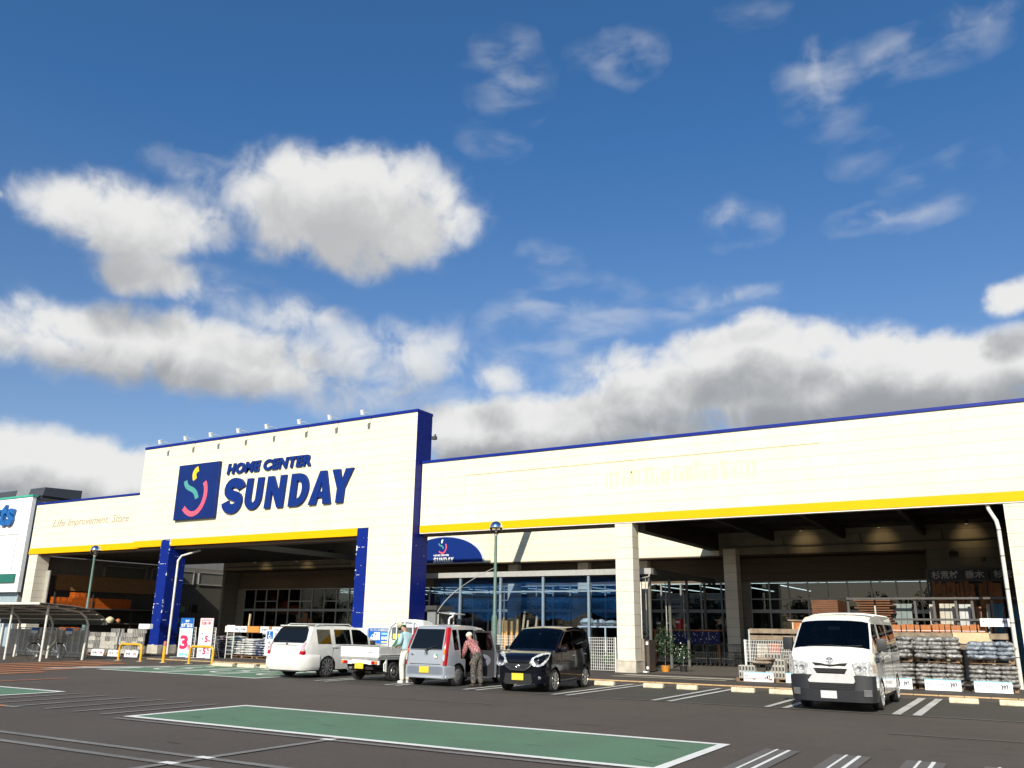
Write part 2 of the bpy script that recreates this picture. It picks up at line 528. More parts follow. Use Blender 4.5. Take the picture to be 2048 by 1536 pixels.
def bez(p0, p1, p2, p3, n=10):
    out = []
    for i in range(n + 1):
        t = i / n; u = 1 - t
        out.append(tuple(u**3 * a + 3 * u * u * t * b + 3 * u * t * t * c + t**3 * d for a, b, c, d in zip(p0, p1, p2, p3)))
    return out

# ================================================================== ground
def ground_mat(name, col, var=0.13, coarse=True, lines=False, spk=0.45):
    M = bpy.data.materials.new(name); M.use_nodes = True
    t = M.node_tree; b = t.nodes['Principled BSDF']
    g = t.nodes.new('ShaderNodeNewGeometry')
    n1 = N(t, 'ShaderNodeTexNoise', inp={'Scale': 0.35, 'Detail': 6.0, 'Roughness': 0.65})
    n2 = N(t, 'ShaderNodeTexNoise', inp={'Scale': 45.0, 'Detail': 2.0, 'Roughness': 0.7})
    n3 = N(t, 'ShaderNodeTexNoise', inp={'Scale': 3.0, 'Detail': 4.0, 'Roughness': 0.6})
    for n in (n1, n2, n3): t.links.new(g.outputs['Position'], n.inputs['Vector'])
    a = mth(t, 'MULTIPLY_ADD', mth(t, 'SUBTRACT', n1.outputs['Fac'], 0.5), var * 4, 1.0)
    a = mth(t, 'ADD', a, mth(t, 'MULTIPLY', mth(t, 'SUBTRACT', n3.outputs['Fac'], 0.5), var * 1.6))
    a = mth(t, 'MULTIPLY', a, mth(t, 'MULTIPLY_ADD', mth(t, 'SUBTRACT', n2.outputs['Fac'], 0.5), spk * 3, 1.0))
    n5 = N(t, 'ShaderNodeTexNoise', inp={'Scale': 11.0, 'Detail': 3.0, 'Roughness': 0.8})
    t.links.new(g.outputs['Position'], n5.inputs['Vector'])
    a = mth(t, 'MULTIPLY', a, mth(t, 'MULTIPLY_ADD', mth(t, 'SUBTRACT', n5.outputs['Fac'], 0.5), 0.55, 1.0))
    # pale grit
    vo = N(t, 'ShaderNodeTexVoronoi', inp={'Scale': 9.0}); t.links.new(g.outputs['Position'], vo.inputs['Vector'])
    a = mth(t, 'ADD', a, mth(t, 'MULTIPLY', mth(t, 'LESS_THAN', vo.outputs['Distance'], 0.07), 0.7))
    # dark drips and stains
    n4 = N(t, 'ShaderNodeTexNoise', inp={'Scale': 1.7, 'Detail': 3.0, 'Roughness': 0.5})
    mp = N(t, 'ShaderNodeVectorMath', operation='MULTIPLY'); mp.inputs[1].default_value = (0.7, 1.3, 1)
    t.links.new(g.outputs['Position'], mp.inputs[0]); t.links.new(mp.outputs[0], n4.inputs['Vector'])
    st = N(t, 'ShaderNodeMapRange', interpolation_type='SMOOTHSTEP', inp={'From Min': 0.68, 'From Max': 0.76, 'To Min': 1.0, 'To Max': 0.80})
    t.links.new(n4.outputs['Fac'], st.inputs['Value'])
    a = mth(t, 'MULTIPLY', a, st.outputs[0])
    sc = N(t, 'ShaderNodeVectorMath', operation='SCALE'); sc.inputs[0].default_value = col
    t.links.new(a, sc.inputs['Scale'])
    t.links.new(sc.outputs[0], b.inputs['Base Color'])
    b.inputs['Roughness'].default_value = 0.86
    b.inputs['Specular IOR Level'].default_value = 0.3
    bp = N(t, 'ShaderNodeBump', inp={'Strength': 0.35, 'Distance': 0.006})
    t.links.new(n2.outputs['Fac'], bp.inputs['Height']); t.links.new(bp.outputs[0], b.inputs['Normal'])
    MATS[name] = M
    return M

def paint_mat(name, col, wear=0.5, under=(0.075, 0.066, 0.058), lo=0.35, hi=0.65):
    """road paint, worn through to the asphalt in places"""
    M = bpy.data.materials.new(name); M.use_nodes = True
    t = M.node_tree; b = t.nodes['Principled BSDF']
    g = t.nodes.new('ShaderNodeNewGeometry')
    n1 = N(t, 'ShaderNodeTexNoise', inp={'Scale': 14.0, 'Detail': 5.0, 'Roughness': 0.75})
    n2 = N(t, 'ShaderNodeTexNoise', inp={'Scale': 0.9, 'Detail': 3.0})
    for n in (n1, n2): t.links.new(g.outputs['Position'], n.inputs['Vector'])
    k = mth(t, 'ADD', mth(t, 'MULTIPLY', n1.outputs['Fac'], 0.6), mth(t, 'MULTIPLY', n2.outputs['Fac'], 0.4))
    mp = N(t, 'ShaderNodeMapRange', inp={'From Min': lo, 'From Max': hi, 'To Min': 0.0, 'To Max': wear})
    t.links.new(k, mp.inputs['Value'])
    mx_ = t.nodes.new('ShaderNodeMix'); mx_.data_type = 'RGBA'
    mx_.inputs[6].default_value = (*col, 1); mx_.inputs[7].default_value = (*under, 1)
    t.links.new(mp.outputs[0], mx_.inputs[0])
    t.links.new(mx_.outputs[2], b.inputs['Base Color'])
    b.inputs['Roughness'].default_value = 0.8
    MATS[name] = M
    return M

asphalt = ground_mat('asphalt', (0.080, 0.0655, 0.0535))
asphalt_bay = ground_mat('asphalt_bay', (0.058, 0.054, 0.045))
walk_m = ground_mat('walkway_asphalt', (0.066, 0.055, 0.047))
concrete_floor = ground_mat('concrete_floor', (0.11, 0.098, 0.08), spk=0.1)
white_p = paint_mat('white_paint', (0.62, 0.61, 0.57), 0.55)
bright_p = paint_mat('fresh_white_paint', (0.80, 0.80, 0.75), 0.22)
faded_p = paint_mat('faded_white_paint', (0.24, 0.23, 0.215), 0.75)
ghost_p = paint_mat('scraped_paint', (0.135, 0.125, 0.115), 0.7)
green_p = paint_mat('green_paint', (0.088, 0.190, 0.108), 0.55, lo=0.44, hi=0.72)
orange_p = paint_mat('orange_paint', (0.58, 0.20, 0.06), 0.5)

def sheet(name, rects, z, m, kind='structure'):
    mb = MB()
    for r in rects:
        if len(r) == 4 and not isinstance(r[0], (tuple, list)):
            x0, x1, y0, y1 = r
            mb.quad((x0, y0, z), (x1, y0, z), (x1, y1, z), (x0, y1, z))
        else:
            mb.poly([(x, y, z) for x, y in r])
    o = mb.build(name, m, merge=False)
    tag(o, kind=kind)
    return o

def line(x0, y0, x1, y1, wd):
    dx, dy = x1 - x0, y1 - y0
    l = math.hypot(dx, dy); nx, ny = -dy / l * wd / 2, dx / l * wd / 2
    return [(x0 + nx, y0 + ny), (x0 - nx, y0 - ny), (x1 - nx, y1 - ny), (x1 + nx, y1 + ny)]

G = MB()
G.quad((-900, -900, 0), (900, -900, 0), (900, 900, 0), (-900, 900, 0))
gd = G.build('ground', asphalt); tag(gd, kind='structure')
sheet('parking_bay_surface', [(-20.2, 14, 19.42, 24.62)], 0.004, asphalt_bay)
sheet('pavement', [(-60, 14, 25.7, 31.2)], 0.004, walk_m)
sheet('store_floor', [(-60, 14, 31.2, 68)], 0.006, concrete_floor)

# green bays
sheet('green_bay_paint', [(-13.72, -3.96, 10.2, 12.84), (-40, -19.6, 10.2, 12.64), (-27.7, -20.3, 19.25, 24.2)], 0.008, green_p)
WH = []
def frame_rect(x0, x1, y0, y1, wd):
    return [(x0, x1, y0, y0 + wd), (x0, x1, y1 - wd, y1), (x0, x0 + wd, y0 + wd, y1 - wd), (x1 - wd, x1, y0 + wd, y1 - wd)]
sheet('green_bay_outline', frame_rect(-13.80, -3.90, 10.1, 12.9, 0.15) + frame_rect(-40.0, -19.52, 10.1, 12.70, 0.14), 0.012, bright_p)
hc = frame_rect(-27.85, -20.15, 19.1, 24.3, 0.16) + [line(-25.2, 19.3, -25.2, 24.1, 0.14), line(-24.8, 19.3, -24.8, 24.1, 0.14), line(-22.7, 19.3, -22.7, 24.1, 0.14)]
hc += [line(-29.6, 18.2, -27.85, 21.0, 0.35), line(-29.9, 18.9, -27.9, 22.2, 0.25)]
# wheelchair marks painted in the green bays
for cx in (-26.5, -23.6, -21.4):
    ring = [(cx + 0.55 * math.cos(a), 21.3 + 0.75 * math.sin(a)) for a in [math.radians(k) for k in range(150, 381, 23)]]
    for a, b in zip(ring[:-1], ring[1:]): hc.append(line(a[0], a[1], b[0], b[1], 0.16))
    hc.append(line(cx - 0.1, 21.6, cx - 0.1, 22.6, 0.2))
    hc.append(line(cx - 0.1, 21.7, cx + 0.45, 21.7, 0.16))
    hc.append([(cx - 0.28 + 0.2 * (1 + math.cos(t)) , 22.9 + 0.2 * math.sin(t)) for t in [k * PI / 4 for k in range(8)]])
sheet('disabled_bay_marks', hc, 0.012, bright_p)

marks = []
marks += [line(-20.1, 19.42, 4.0, 19.42, 0.07), line(-20.1, 24.62, 4.0, 24.62, 0.07)]
sheet('bay_edge_line', marks, 0.012, faded_p)
marks = []
for cx in (-17.9, -15.3, -12.68, -10.07, -7.45, -4.86, -2.29, 0.32, 2.9):
    wd = 0.13 if cx < -3.5 else 0.17
    marks += [line(cx - 0.19, 19.46, cx - 0.19, 24.58, wd), line(cx + 0.19, 19.46, cx + 0.19, 24.58, wd)]
sheet('bay_divider_line', marks, 0.016, white_p)
# near field
sheet('long_lane_line', [line(-13.7, 9.87, -3.0, 9.87, 0.12), line(-30, 7.74, 3, 7.70, 0.13), line(-30, 7.22, 3, 7.17, 0.13), line(-8.92, 3.0, -8.84, 10.1, 0.14)], 0.012, faded_p)
sheet('line_crossing', [line(-9.0, 7.72, -8.76, 7.72, 0.13), line(-9.0, 7.2, -8.76, 7.2, 0.13), line(-8.95, 9.87, -8.74, 9.87, 0.12)], 0.016, bright_p)
sheet('faded_divider_line', [line(x, 10.08, x, 12.72, 0.13) for x in (-18.8, -17.9, -17.0, -16.08, -15.2, -14.4)], 0.012, faded_p)
sheet('scraped_lane_line', [line(-2.2, 15.85, 3, 15.95, 0.06), line(-14.8, 16.0, -10.05, 16.3, 0.05), line(-19.5, 16.4, -17.2, 16.4, 0.04)], 0.012, ghost_p)
gp = []; gl = []
for cx in (-3.12, -2.21, -1.32, -0.43):
    gp.append([(cx - 0.20, 4.0), (cx + 0.20, 4.0), (cx + 0.23, 12.74), (cx - 0.24, 12.77)])
    gl += [line(cx - 0.075, 4.0, cx - 0.075, 12.76, 0.035), line(cx + 0.085, 4.0, cx + 0.085, 12.75, 0.05)]
sheet('scraped_line_patch', gp, 0.012, ghost_p)
sheet('new_divider_line', gl, 0.016, bright_p)
# orange hatching by the cycle shelter
oh = []
for k in range(6):
    x = -27.45 - 1.15 * k
    oh.append(line(x, 9.0, x, 17.0 + min(6.0, 1.8 * k), 0.45))
sheet('orange_hatching', oh + [line(-24.15, 6, -24.05, 15.6, 0.16), line(-22, 9.95, -17.2, 9.95, 0.16)], 0.012, orange_p)
sheet('orange_line_end', [line(-17.2, 9.95, -16.7, 9.95, 0.16)], 0.012, faded_p)

kerb_m = mat('kerb_yellow', (0.50, 0.33, 0.16), 0.8, var=0.3, scale=3)
K = MB()
x = -34.0
while x < 8:
    K.box(x, min(8, x + 0.585), 25.72, 25.84, 0.0, 0.035)
    x += 0.6
kb = K.build('kerb', kerb_m, bevel=0.006); tag(kb, kind='structure')
concl = mat('pale_concrete_line', (0.36, 0.32, 0.25), 0.85, var=0.2)
sheet('concrete_threshold', [(-12.6, -8.6, 29.0, 29.8), (-12.6, -8.6, 28.2, 28.5), (-35.8, -26, 26.6, 26.75)], 0.012, concl)

# dark tyre scuffs and hairline cracks on the asphalt and the green paint
scuff = ground_mat('tyre_scuff', (0.050, 0.042, 0.036), spk=0.3)
scuff_g = ground_mat('scuffed_green', (0.062, 0.125, 0.075), spk=0.3)
random.seed(31)
sc = []; sg = []
for k in range(26):
    x = random.uniform(-13.2, -4.5); y = random.uniform(10.6, 12.6); a = random.uniform(-.5, .5); l = random.uniform(.08, .5)
    sg.append(line(x, y, x + l * math.cos(a), y + l * math.sin(a), random.uniform(.006, .022)))
for k in range(40):
    x = random.uniform(-26, 1); y = random.uniform(6, 19); a = random.uniform(-.4, .4); l = random.uniform(.1, .5)
    if not (10 < y < 13): sc.append(line(x, y, x + l * math.cos(a), y + l * math.sin(a), random.uniform(.01, .035)))
def crack(x, y, dx, dy, n, wob):
    out = []
    for i in range(n):
        nx_, ny_ = x + dx + random.uniform(-wob, wob), y + dy + random.uniform(-wob, wob)
        out.append(line(x, y, nx_, ny_, random.uniform(.004, .010))); x, y = nx_, ny_
    return out
sc += crack(-16, 13.6, 0.5, 0.02, 34, 0.06) + crack(-6.2, 12.95, 0.04, 0.4, 15, 0.07) + crack(-9.8, 4.5, 0.03, 0.35, 10, 0.06)
sheet('tyre_scuffs', sc, 0.0045, scuff)
sheet('paint_scuffs', sg, 0.0125, scuff_g)

# ================================================================== the home center building
cream = mat_panel('cream_cladding', (0.80, 0.745, 0.545), z0=5.91, xp=3.62, x0=-23.0, line=0.58, lw=0.014, stain=0.10)
cream_side = mat_panel('cream_cladding_side', (0.72, 0.66, 0.53), z0=0.45, xp=50, x0=0, line=0.5)
cream_dimmed = mat_panel('shade_dimmed_cladding', (0.22, 0.20, 0.155), z0=5.05, xp=3.62, x0=-3.3, line=0.45, stain=0.2)  # cream cladding darkened in colour to deepen the shade under the canopies
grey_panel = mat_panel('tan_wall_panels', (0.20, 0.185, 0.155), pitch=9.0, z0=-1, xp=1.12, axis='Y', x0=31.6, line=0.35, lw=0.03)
yellow = mat('yellow_band_paint', (0.80, 0.42, 0.001), 0.6, var=0.04, scale=1.0, spec=0.15)
blue = mat('royal_blue_paint', (0.004, 0.018, 0.21), 0.5, var=0.12, scale=1.5, spec=0.25)
blue_pil = mat_panel('blue_pillar_cladding', (0.003, 0.018, 0.20), z0=0.45, xp=50, x0=0.3, line=0.5, rough=0.45, stain=0.15,
                     chips={'edges': [(0, -39.27, 1, 30.24), (0, -39.98, 1, 30.24), (0, -26.17, 1, 30.285)], 'thr': 0.585})
blue_flank = mat_panel('blue_flank_cladding', (0.003, 0.012, 0.17), z0=0.45, xp=50, x0=0.3, line=0.6, rough=0.45, stain=0.15,
                       chips={'thr': 0.63})
brown_soffit = mat('brown_soffit', (0.060, 0.036, 0.018), 0.6, var=0.2)
fascia_under = mat('fascia_underside', (0.13, 0.085, 0.06), 0.6)
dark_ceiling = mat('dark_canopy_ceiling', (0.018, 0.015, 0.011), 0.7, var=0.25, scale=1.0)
steel_dark = mat('dark_steel', (0.09, 0.088, 0.08), 0.5, 0.3)
grey_frame = mat('window_frame_aluminium', (0.33, 0.33, 0.31), 0.4, 0.3)
grey_light = mat('light_grey_metal', (0.42, 0.43, 0.42), 0.45, 0.2)
conc = mat('concrete_base', (0.50, 0.45, 0.36), 0.85, var=0.35, scale=2.5, bump=0.3)
pipe_m = mat('white_pvc', (0.62, 0.60, 0.53), 0.4, var=0.08)
white_lip = mat('white_trim', (0.8, 0.78, 0.7), 0.5)
glass = mat_glass('store_glass', (0.50, 0.56, 0.57), gl=0.8, base=0.06)
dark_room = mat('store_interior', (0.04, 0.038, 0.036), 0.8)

HB = thing('home_center_building', 'long low cream home center store with blue and yellow trim and raised sign tower', 'building', (-30, 30.3, 0))
def bp(name, mb, m, **k):
    return mb.build(name, m, HB, world=True, **k)

# right fascia
b = MB(); b.box(-22.97, 14, 30.77, 31.02, 5.91, 8.76); bp('fascia', b, cream)
b = MB(); b.box(-22.96, 14, 30.735, 30.99, 5.60, 5.907); bp('yellow_band', b, yellow)
b = MB(); b.box(-22.96, 14, 30.755, 31.0, 5.56, 5.597); bp('trim', b, white_lip)
b = MB(); b.box(-22.98, 14, 30.72, 31.10, 8.763, 8.875)
for xx in (-18.4, -14.7, -11.1, -7.5, -3.8, -0.2): b.box(xx, xx + 0.02, 30.715, 31.105, 8.76, 8.88)
bp('coping', b, blue)
b = MB(); b.box(-22.96, -13.5, 31.0, 31.42, 5.48, 5.56); bp('soffit', b, fascia_under)
# left fascia
b = MB(); b.box(-53.25, -42.47, 30.77, 31.02, 5.91, 8.64); bp('fascia', b, cream)
b = MB(); b.box(-53.25, -42.47, 30.735, 30.99, 5.56, 5.907); bp('yellow_band', b, yellow)
b = MB(); b.box(-53.27, -42.47, 30.72, 31.10, 8.643, 8.755); bp('coping', b, blue)
b = MB(); b.box(-53.2, -42.4, 31.0, 31.4, 5.45, 5.54); bp('soffit', b, fascia_under)
# tower front
b = MB()
b.box(-42.45, -23.03, 30.30, 30.55, 5.91, 11.13)
b.box(-25.55, -23.03, 30.30, 30.55, 0.0, 5.907)
bp('tower_wall', b, cream)
b = MB(); b.box(-42.47, -40.003, 30.265, 30.52, 5.56, 5.907); b.box(-39.25, -26.2, 30.265, 30.52, 5.56, 5.907); bp('yellow_band', b, yellow)
b = MB(); b.box(-42.49, -22.99, 30.25, 31.46, 11.133, 11.26); bp('coping', b, blue)
b = MB(); b.box(-42.4, -26.2, 30.53, 31.2, 5.40, 5.54); bp('soffit', b, fascia_under)
b = MB(); b.box(-26.2, -25.553, 30.285, 30.56, 0.0, 5.905); bp('blue_strip', b, blue_pil)
b = MB(); b.box(-23.03, -23.0, 30.305, 31.43, 0.0, 11.13); b.box(-42.45, -23.03, 31.40, 31.43, 8.9, 11.12); b.box(-42.45, -42.42, 30.56, 31.395, 8.7, 11.12)
bp('tower_flank', b, blue_flank)
b = MB(); b.box(-25.5, -23.04, 30.56, 31.39, 0.0, 8.6); bp('tower_core', b, cream_dimmed)
# blue pillar
b = MB(); b.box(-40.0, -39.25, 30.24, 31.35, 0.44, 5.905); bp('pillar', b, blue_pil)
b = MB(); b.box(-40.04, -39.21, 30.20, 31.39, 0.0, 0.44); bp('pillar_base', b, conc, bevel=0.015)
# downpipes
b = MB()
b.tube([(-38.45, 30.25, 0.0), (-38.45, 30.25, 4.75), (-38.42, 30.4, 5.0), (-37.95, 31.2, 5.35)], 0.058, 10)
for z in (0.9, 1.9, 2.9, 3.9, 4.7): b.tube([(-38.45, 30.25, z), (-38.45, 30.25, z + 0.03)], 0.07, 10)
bp('downpipe', b, pipe_m, smooth=40)
b = MB()
b.tube([(-0.35, 30.6, 0.0), (-0.35, 30.6, 4.75), (-0.38, 30.62, 5.0), (-0.55, 30.9, 5.4), (-0.6, 31.0, 5.7)], 0.062, 10)
for z in (0.9, 1.9, 2.9, 3.9, 4.7): b.tube([(-0.35, 30.6, z), (-0.35, 30.6, z + 0.025)], 0.072, 10, m=1)
bp('downpipe', b, [pipe_m, steel_dark], smooth=40)
# columns
def column(x0, x1, y0, y1, ztop, shade=False):
    b = MB(); b.box(x0, x1, y0, y1, 0.46, ztop); bp('column', b, cream_side)
    b = MB(); b.box(x0 - 0.03, x1 + 0.03, y0 - 0.03, y1 + 0.03, 0.0, 0.455)
    b.box(x0 - 0.045, x1 + 0.045, y0 - 0.045, y1 + 0.045, 0.40, 0.457)
    bp('column_base', b, conc, bevel=0.012)
column(-13.46, -12.74, 30.79, 31.42, 5.557)
column(-12.05, -11.45, 40.3, 41.0, 5.3)
column(-0.13, 0.75, 30.79, 31.42, 5.557)
column(-53.25, -52.35, 30.8, 31.6, 5.555)
b = MB(); b.box(0.75, 14, 30.80, 31.0, 0.0, 5.557); bp('side_wall', b, cream)
# deep beams over the open court and the canopy
b = MB(); b.box(-12.9, -12.441, 31.43, 40.99, 5.30, 6.25); bp('canopy_beam', b, mat('brown_steel_beam', (0.035, 0.022, 0.015), 0.55))
b = MB(); b.box(-22.55, -22.22, 31.03, 41, 8.35, 8.72); bp('court_beam', b, grey_light)
# canopies
def canopy(x0, x1, name='canopy_roof', z=5.9):
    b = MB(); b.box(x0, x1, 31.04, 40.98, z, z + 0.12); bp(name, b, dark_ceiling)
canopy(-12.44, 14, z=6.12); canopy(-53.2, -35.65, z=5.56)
b = MB(); b.box(-35.65, -35.55, 31.04, 40.98, 5.45, 5.75); bp('canopy_edge', b, steel_dark)
for xx in (-9.9, -6.7, -3.4, -0.6, 3.0):
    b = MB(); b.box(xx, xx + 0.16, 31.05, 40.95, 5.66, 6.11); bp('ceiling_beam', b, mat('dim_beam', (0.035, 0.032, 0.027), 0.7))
for yy in (33.5, 36.0, 38.5):
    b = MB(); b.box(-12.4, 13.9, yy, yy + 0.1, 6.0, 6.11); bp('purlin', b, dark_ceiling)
# rear wall, upper part flush, lower part set back behind a soffit
cream_shaded = mat_panel('shade_darkened_cladding', (0.27, 0.24, 0.165), z0=5.05, xp=3.62, x0=-3.3, line=0.35, stain=0.25)  # same cream cladding, with the canopy shade put into its colour
b = MB(); b.box(-31.6, -12.45, 41.0, 41.2, 5.06, 8.6); bp('upper_wall', b, cream)
b = MB(); b.box(-12.449, 14, 41.0, 41.2, 5.06, 8.6); bp('upper_wall', b, cream_shaded)
b = MB(); b.box(-47.3, -31.601, 41.0, 41.2, 5.06, 8.6); bp('upper_wall', b, cream_shaded)
b = MB(); b.box(-3.3, 14, 41.0, 41.2, 0.0, 5.057); bp('side_wall', b, cream_dimmed)
b = MB(); b.box(-47.3, -3.3, 41.0, 42.5, 5.0, 5.055); bp('soffit', b, brown_soffit)
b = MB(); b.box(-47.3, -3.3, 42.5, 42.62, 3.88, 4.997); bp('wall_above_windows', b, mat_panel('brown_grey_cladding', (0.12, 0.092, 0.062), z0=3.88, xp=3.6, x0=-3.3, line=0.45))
b = MB(); b.box(-3.36, -3.302, 41.21, 42.6, 0, 4.99); bp('side_wall', b, cream_dimmed)
b = MB(); b.tube([(-47, 40.95, 5.25), (-35.8, 40.93, 5.22)], 0.03, 6)
bp('conduit', b, steel_dark)
b = MB(); b.tube([(-11.4, 40.93, 5.42), (-6, 40.93, 5.40), (0, 40.93, 5.43), (6, 40.93, 5.41)], 0.025, 6)
for xx in (-9.3, -5.9, -2.6): b.tube([(xx, 40.93, 5.4), (xx - 0.05, 40.92, 5.9)], 0.02, 6)
bp('conduit', b, steel_dark)
# left end wall of the covered yard
b = MB(); b.box(-53.25, -53.05, 31.62, 47, 4.35, 5.5); bp('end_wall', b, grey_panel)
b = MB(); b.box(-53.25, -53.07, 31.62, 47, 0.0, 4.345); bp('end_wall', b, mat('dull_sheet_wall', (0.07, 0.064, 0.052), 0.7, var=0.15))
b = MB(); b.box(-53.2, -47.3, 47, 47.2, 0, 5.5); b.box(-47.5, -47.3, 41.2, 47, 0, 8.5); bp('back_wall', b, cream_dimmed)
for (ya, yb) in ((35.9, 39.2), (39.6, 43.3), (43.7, 46.8)):
    b = MB()
    b.box(-53.05, -52.98, ya, yb, 4.3, 4.38); b.box(-53.05, -52.98, ya, yb, 5.18, 5.26)
    b.box(-53.05, -52.975, ya, ya + 0.08, 4.29, 5.27); b.box(-53.05, -52.975, yb - 0.08, yb, 4.29, 5.27)
    wf = bp('window', b, grey_frame)
    p = MB(); p.box(-53.045, -53.03, ya + 0.08, yb - 0.08, 4.38, 5.18)
    po = p.build('pane', mat('frosted_pane', (0.13, 0.125, 0.11), 0.3), wf); 
    po.data.transform(Matrix.Translation((30, -30.3, 0)))

# store glazing
def window(x0, x1, z0=0.12, z1=3.87, y=42.5, extra=True):
    b = MB()
    j = 0.035
    b.box(x0, x0 + j, y, y + 0.1, z0, z1); b.box(x1 - j, x1, y, y + 0.1, z0, z1)
    b.box(x0 + j, x1 - j, y, y + 0.1, z1 - 0.06, z1); b.box(x0 + j, x1 - j, y, y + 0.1, z0, z0 + 0.1)
    b.box(x0 + j, x1 - j, y - 0.005, y + 0.1, 2.40, 2.56)
    if extra: b.box(x0 + j, x1 - j, y, y + 0.1, 3.02, 3.08)
    wf = bp('window', b, grey_frame)
    p = MB(); p.box(x0 + j, x1 - j, y + 0.045, y + 0.055, z0 + 0.1, z1 - 0.06)
    po = p.build('pane', glass, wf); po.data.transform(Matrix.Translation((30, -30.3, 0)))
x = -46.6
i = 0
while x < -12.0:
    window(x, x + 1.05, extra=(i % 3 != 0)); x += 1.053; i += 1
xs = [-11.45, -10.53, -9.63, -8.73, -7.84, -6.95, -5.9, -4.84, -3.85, -3.37]
for a, c in zip(xs[:-1], xs[1:]): window(a, c)
b = MB(); b.box(-12.64, -11.46, 42.5, 42.6, 0, 3.875); bp('pier', b, cream_dimmed)
b = MB(); b.box(-47.3, -46.61, 42.5, 42.6, 0, 3.875); bp('pier', b, cream_dimmed)
for xx in (-20.6, -17.2, -25.0): 
    b = MB(); b.box(xx, xx + 0.62, 42.0, 42.45, 0, 4.99); bp('pier', b, cream_side)
b = MB(); b.box(-47.3, 14, 42.5, 42.6, 0, 0.115); bp('plinth', b, conc)
# shell of the sales floor
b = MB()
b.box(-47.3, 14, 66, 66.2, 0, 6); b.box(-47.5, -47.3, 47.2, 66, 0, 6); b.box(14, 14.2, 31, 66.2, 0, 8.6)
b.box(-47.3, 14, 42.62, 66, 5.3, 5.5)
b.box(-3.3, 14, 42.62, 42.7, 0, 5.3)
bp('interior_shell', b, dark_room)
b = MB(); b.box(-47.3, 14, 41.2, 66, 8.0, 8.2); bp('roof', b, steel_dark)
b = MB(); b.box(-47.2, -31.8, 31.5, 40.98, 8.3, 8.4); bp('court_shade_roof', b, steel_dark)  # unseen roof added to shade the rear wall behind the tower

# ceiling lamp rows inside the shop
tube_m = mat_emit('fluorescent_tube', (0.95, 1.0, 0.98), 3.2)
lamp_body = mat('lamp_body', (0.5, 0.5, 0.5), 0.5)
def striplight(x0, x1, y0, y1, z, lab):
    t = thing('strip_light', lab, 'ceiling light', ((x0 + x1) / 2, (y0 + y1) / 2, z), group='strip lights inside the shop')
    b = MB(); b.box(x0 - .03, x1 + .03, y0 - .03, y1 + .03, z + 0.03, z + 0.09); b.build('lamp_housing', lamp_body, t, world=True)
    b = MB(); b.box(x0, x1, y0, y1, z, z + 0.029); b.build('tube', tube_m, t, world=True)
k = 0
for x0 in [-45.5 + 3.1 * i for i in range(11)]:
    striplight(x0, x0 + 2.9, 46.0, 46.05, 3.97, 'lit strip lamp behind shop glass, %s of the front row from the left end' % ORD[k]); k += 1
k = 0
for x0 in [-11.6 + 2.9 * i for i in range(4)]:
    striplight(x0, x0 + 2.8, 45.2, 45.25, 3.93, 'lit strip lamp behind right-hand shop glass, %s from the shaded column' % ORD[k]); k += 1
k = 0
for x0 in [-47 + 2.35 * i for i in range(16)]:
    striplight(x0, x0 + 0.05, 50.0, 58.0, 4.05, 'long strip lamp running into the depth of the shop, %s from the left' % ORD[k]); k += 1

# shelves inside
shelf_m = mat('shop_shelf', (0.16, 0.15, 0.14), 0.5)
goods = [mat('goods_' + n, c, 0.5, var=0.3, scale=12) for n, c in (('red', (0.30, 0.04, 0.03)), ('white', (0.45, 0.45, 0.42)), ('green', (0.05, 0.2, 0.07)), ('blue', (0.04, 0.08, 0.3)), ('tan', (0.30, 0.2, 0.1)))]
for k, x0 in enumerate([-45.5, -42.3, -39.0, -33.5, -29.0, -24.5, -20.0, -15.5, -10.3, -7.2]):
    t = thing('store_shelf', 'goods shelf inside the shop window, %s along from the left end' % ORD[k], 'shelf', (x0 + 1, 48, 0), group='goods shelves inside the shop')
    b = MB()
    for xx in (x0, x0 + 2.0): b.box(xx, xx + 0.05, 47.6, 48.4, 0, 2.1)
    b.build('upright', shelf_m, t, world=True)
    for j, z in enumerate((0.2, 0.75, 1.3, 1.85)):
        b = MB(); b.box(x0 + 0.05, x0 + 2.0, 47.6, 48.4, z, z + 0.04); b.build('shelf_board', shelf_m, t, world=True)
        g = MB(); xx = x0 + 0.08
        while xx < x0 + 1.85:
            wv = random.uniform(0.08, 0.2); g.box(xx, xx + wv, 47.65, 47.9, z + 0.04, z + 0.04 + random.uniform(0.18, 0.42), random.randrange(5)); xx += wv + 0.02
        g.build('goods', goods, t, world=True)

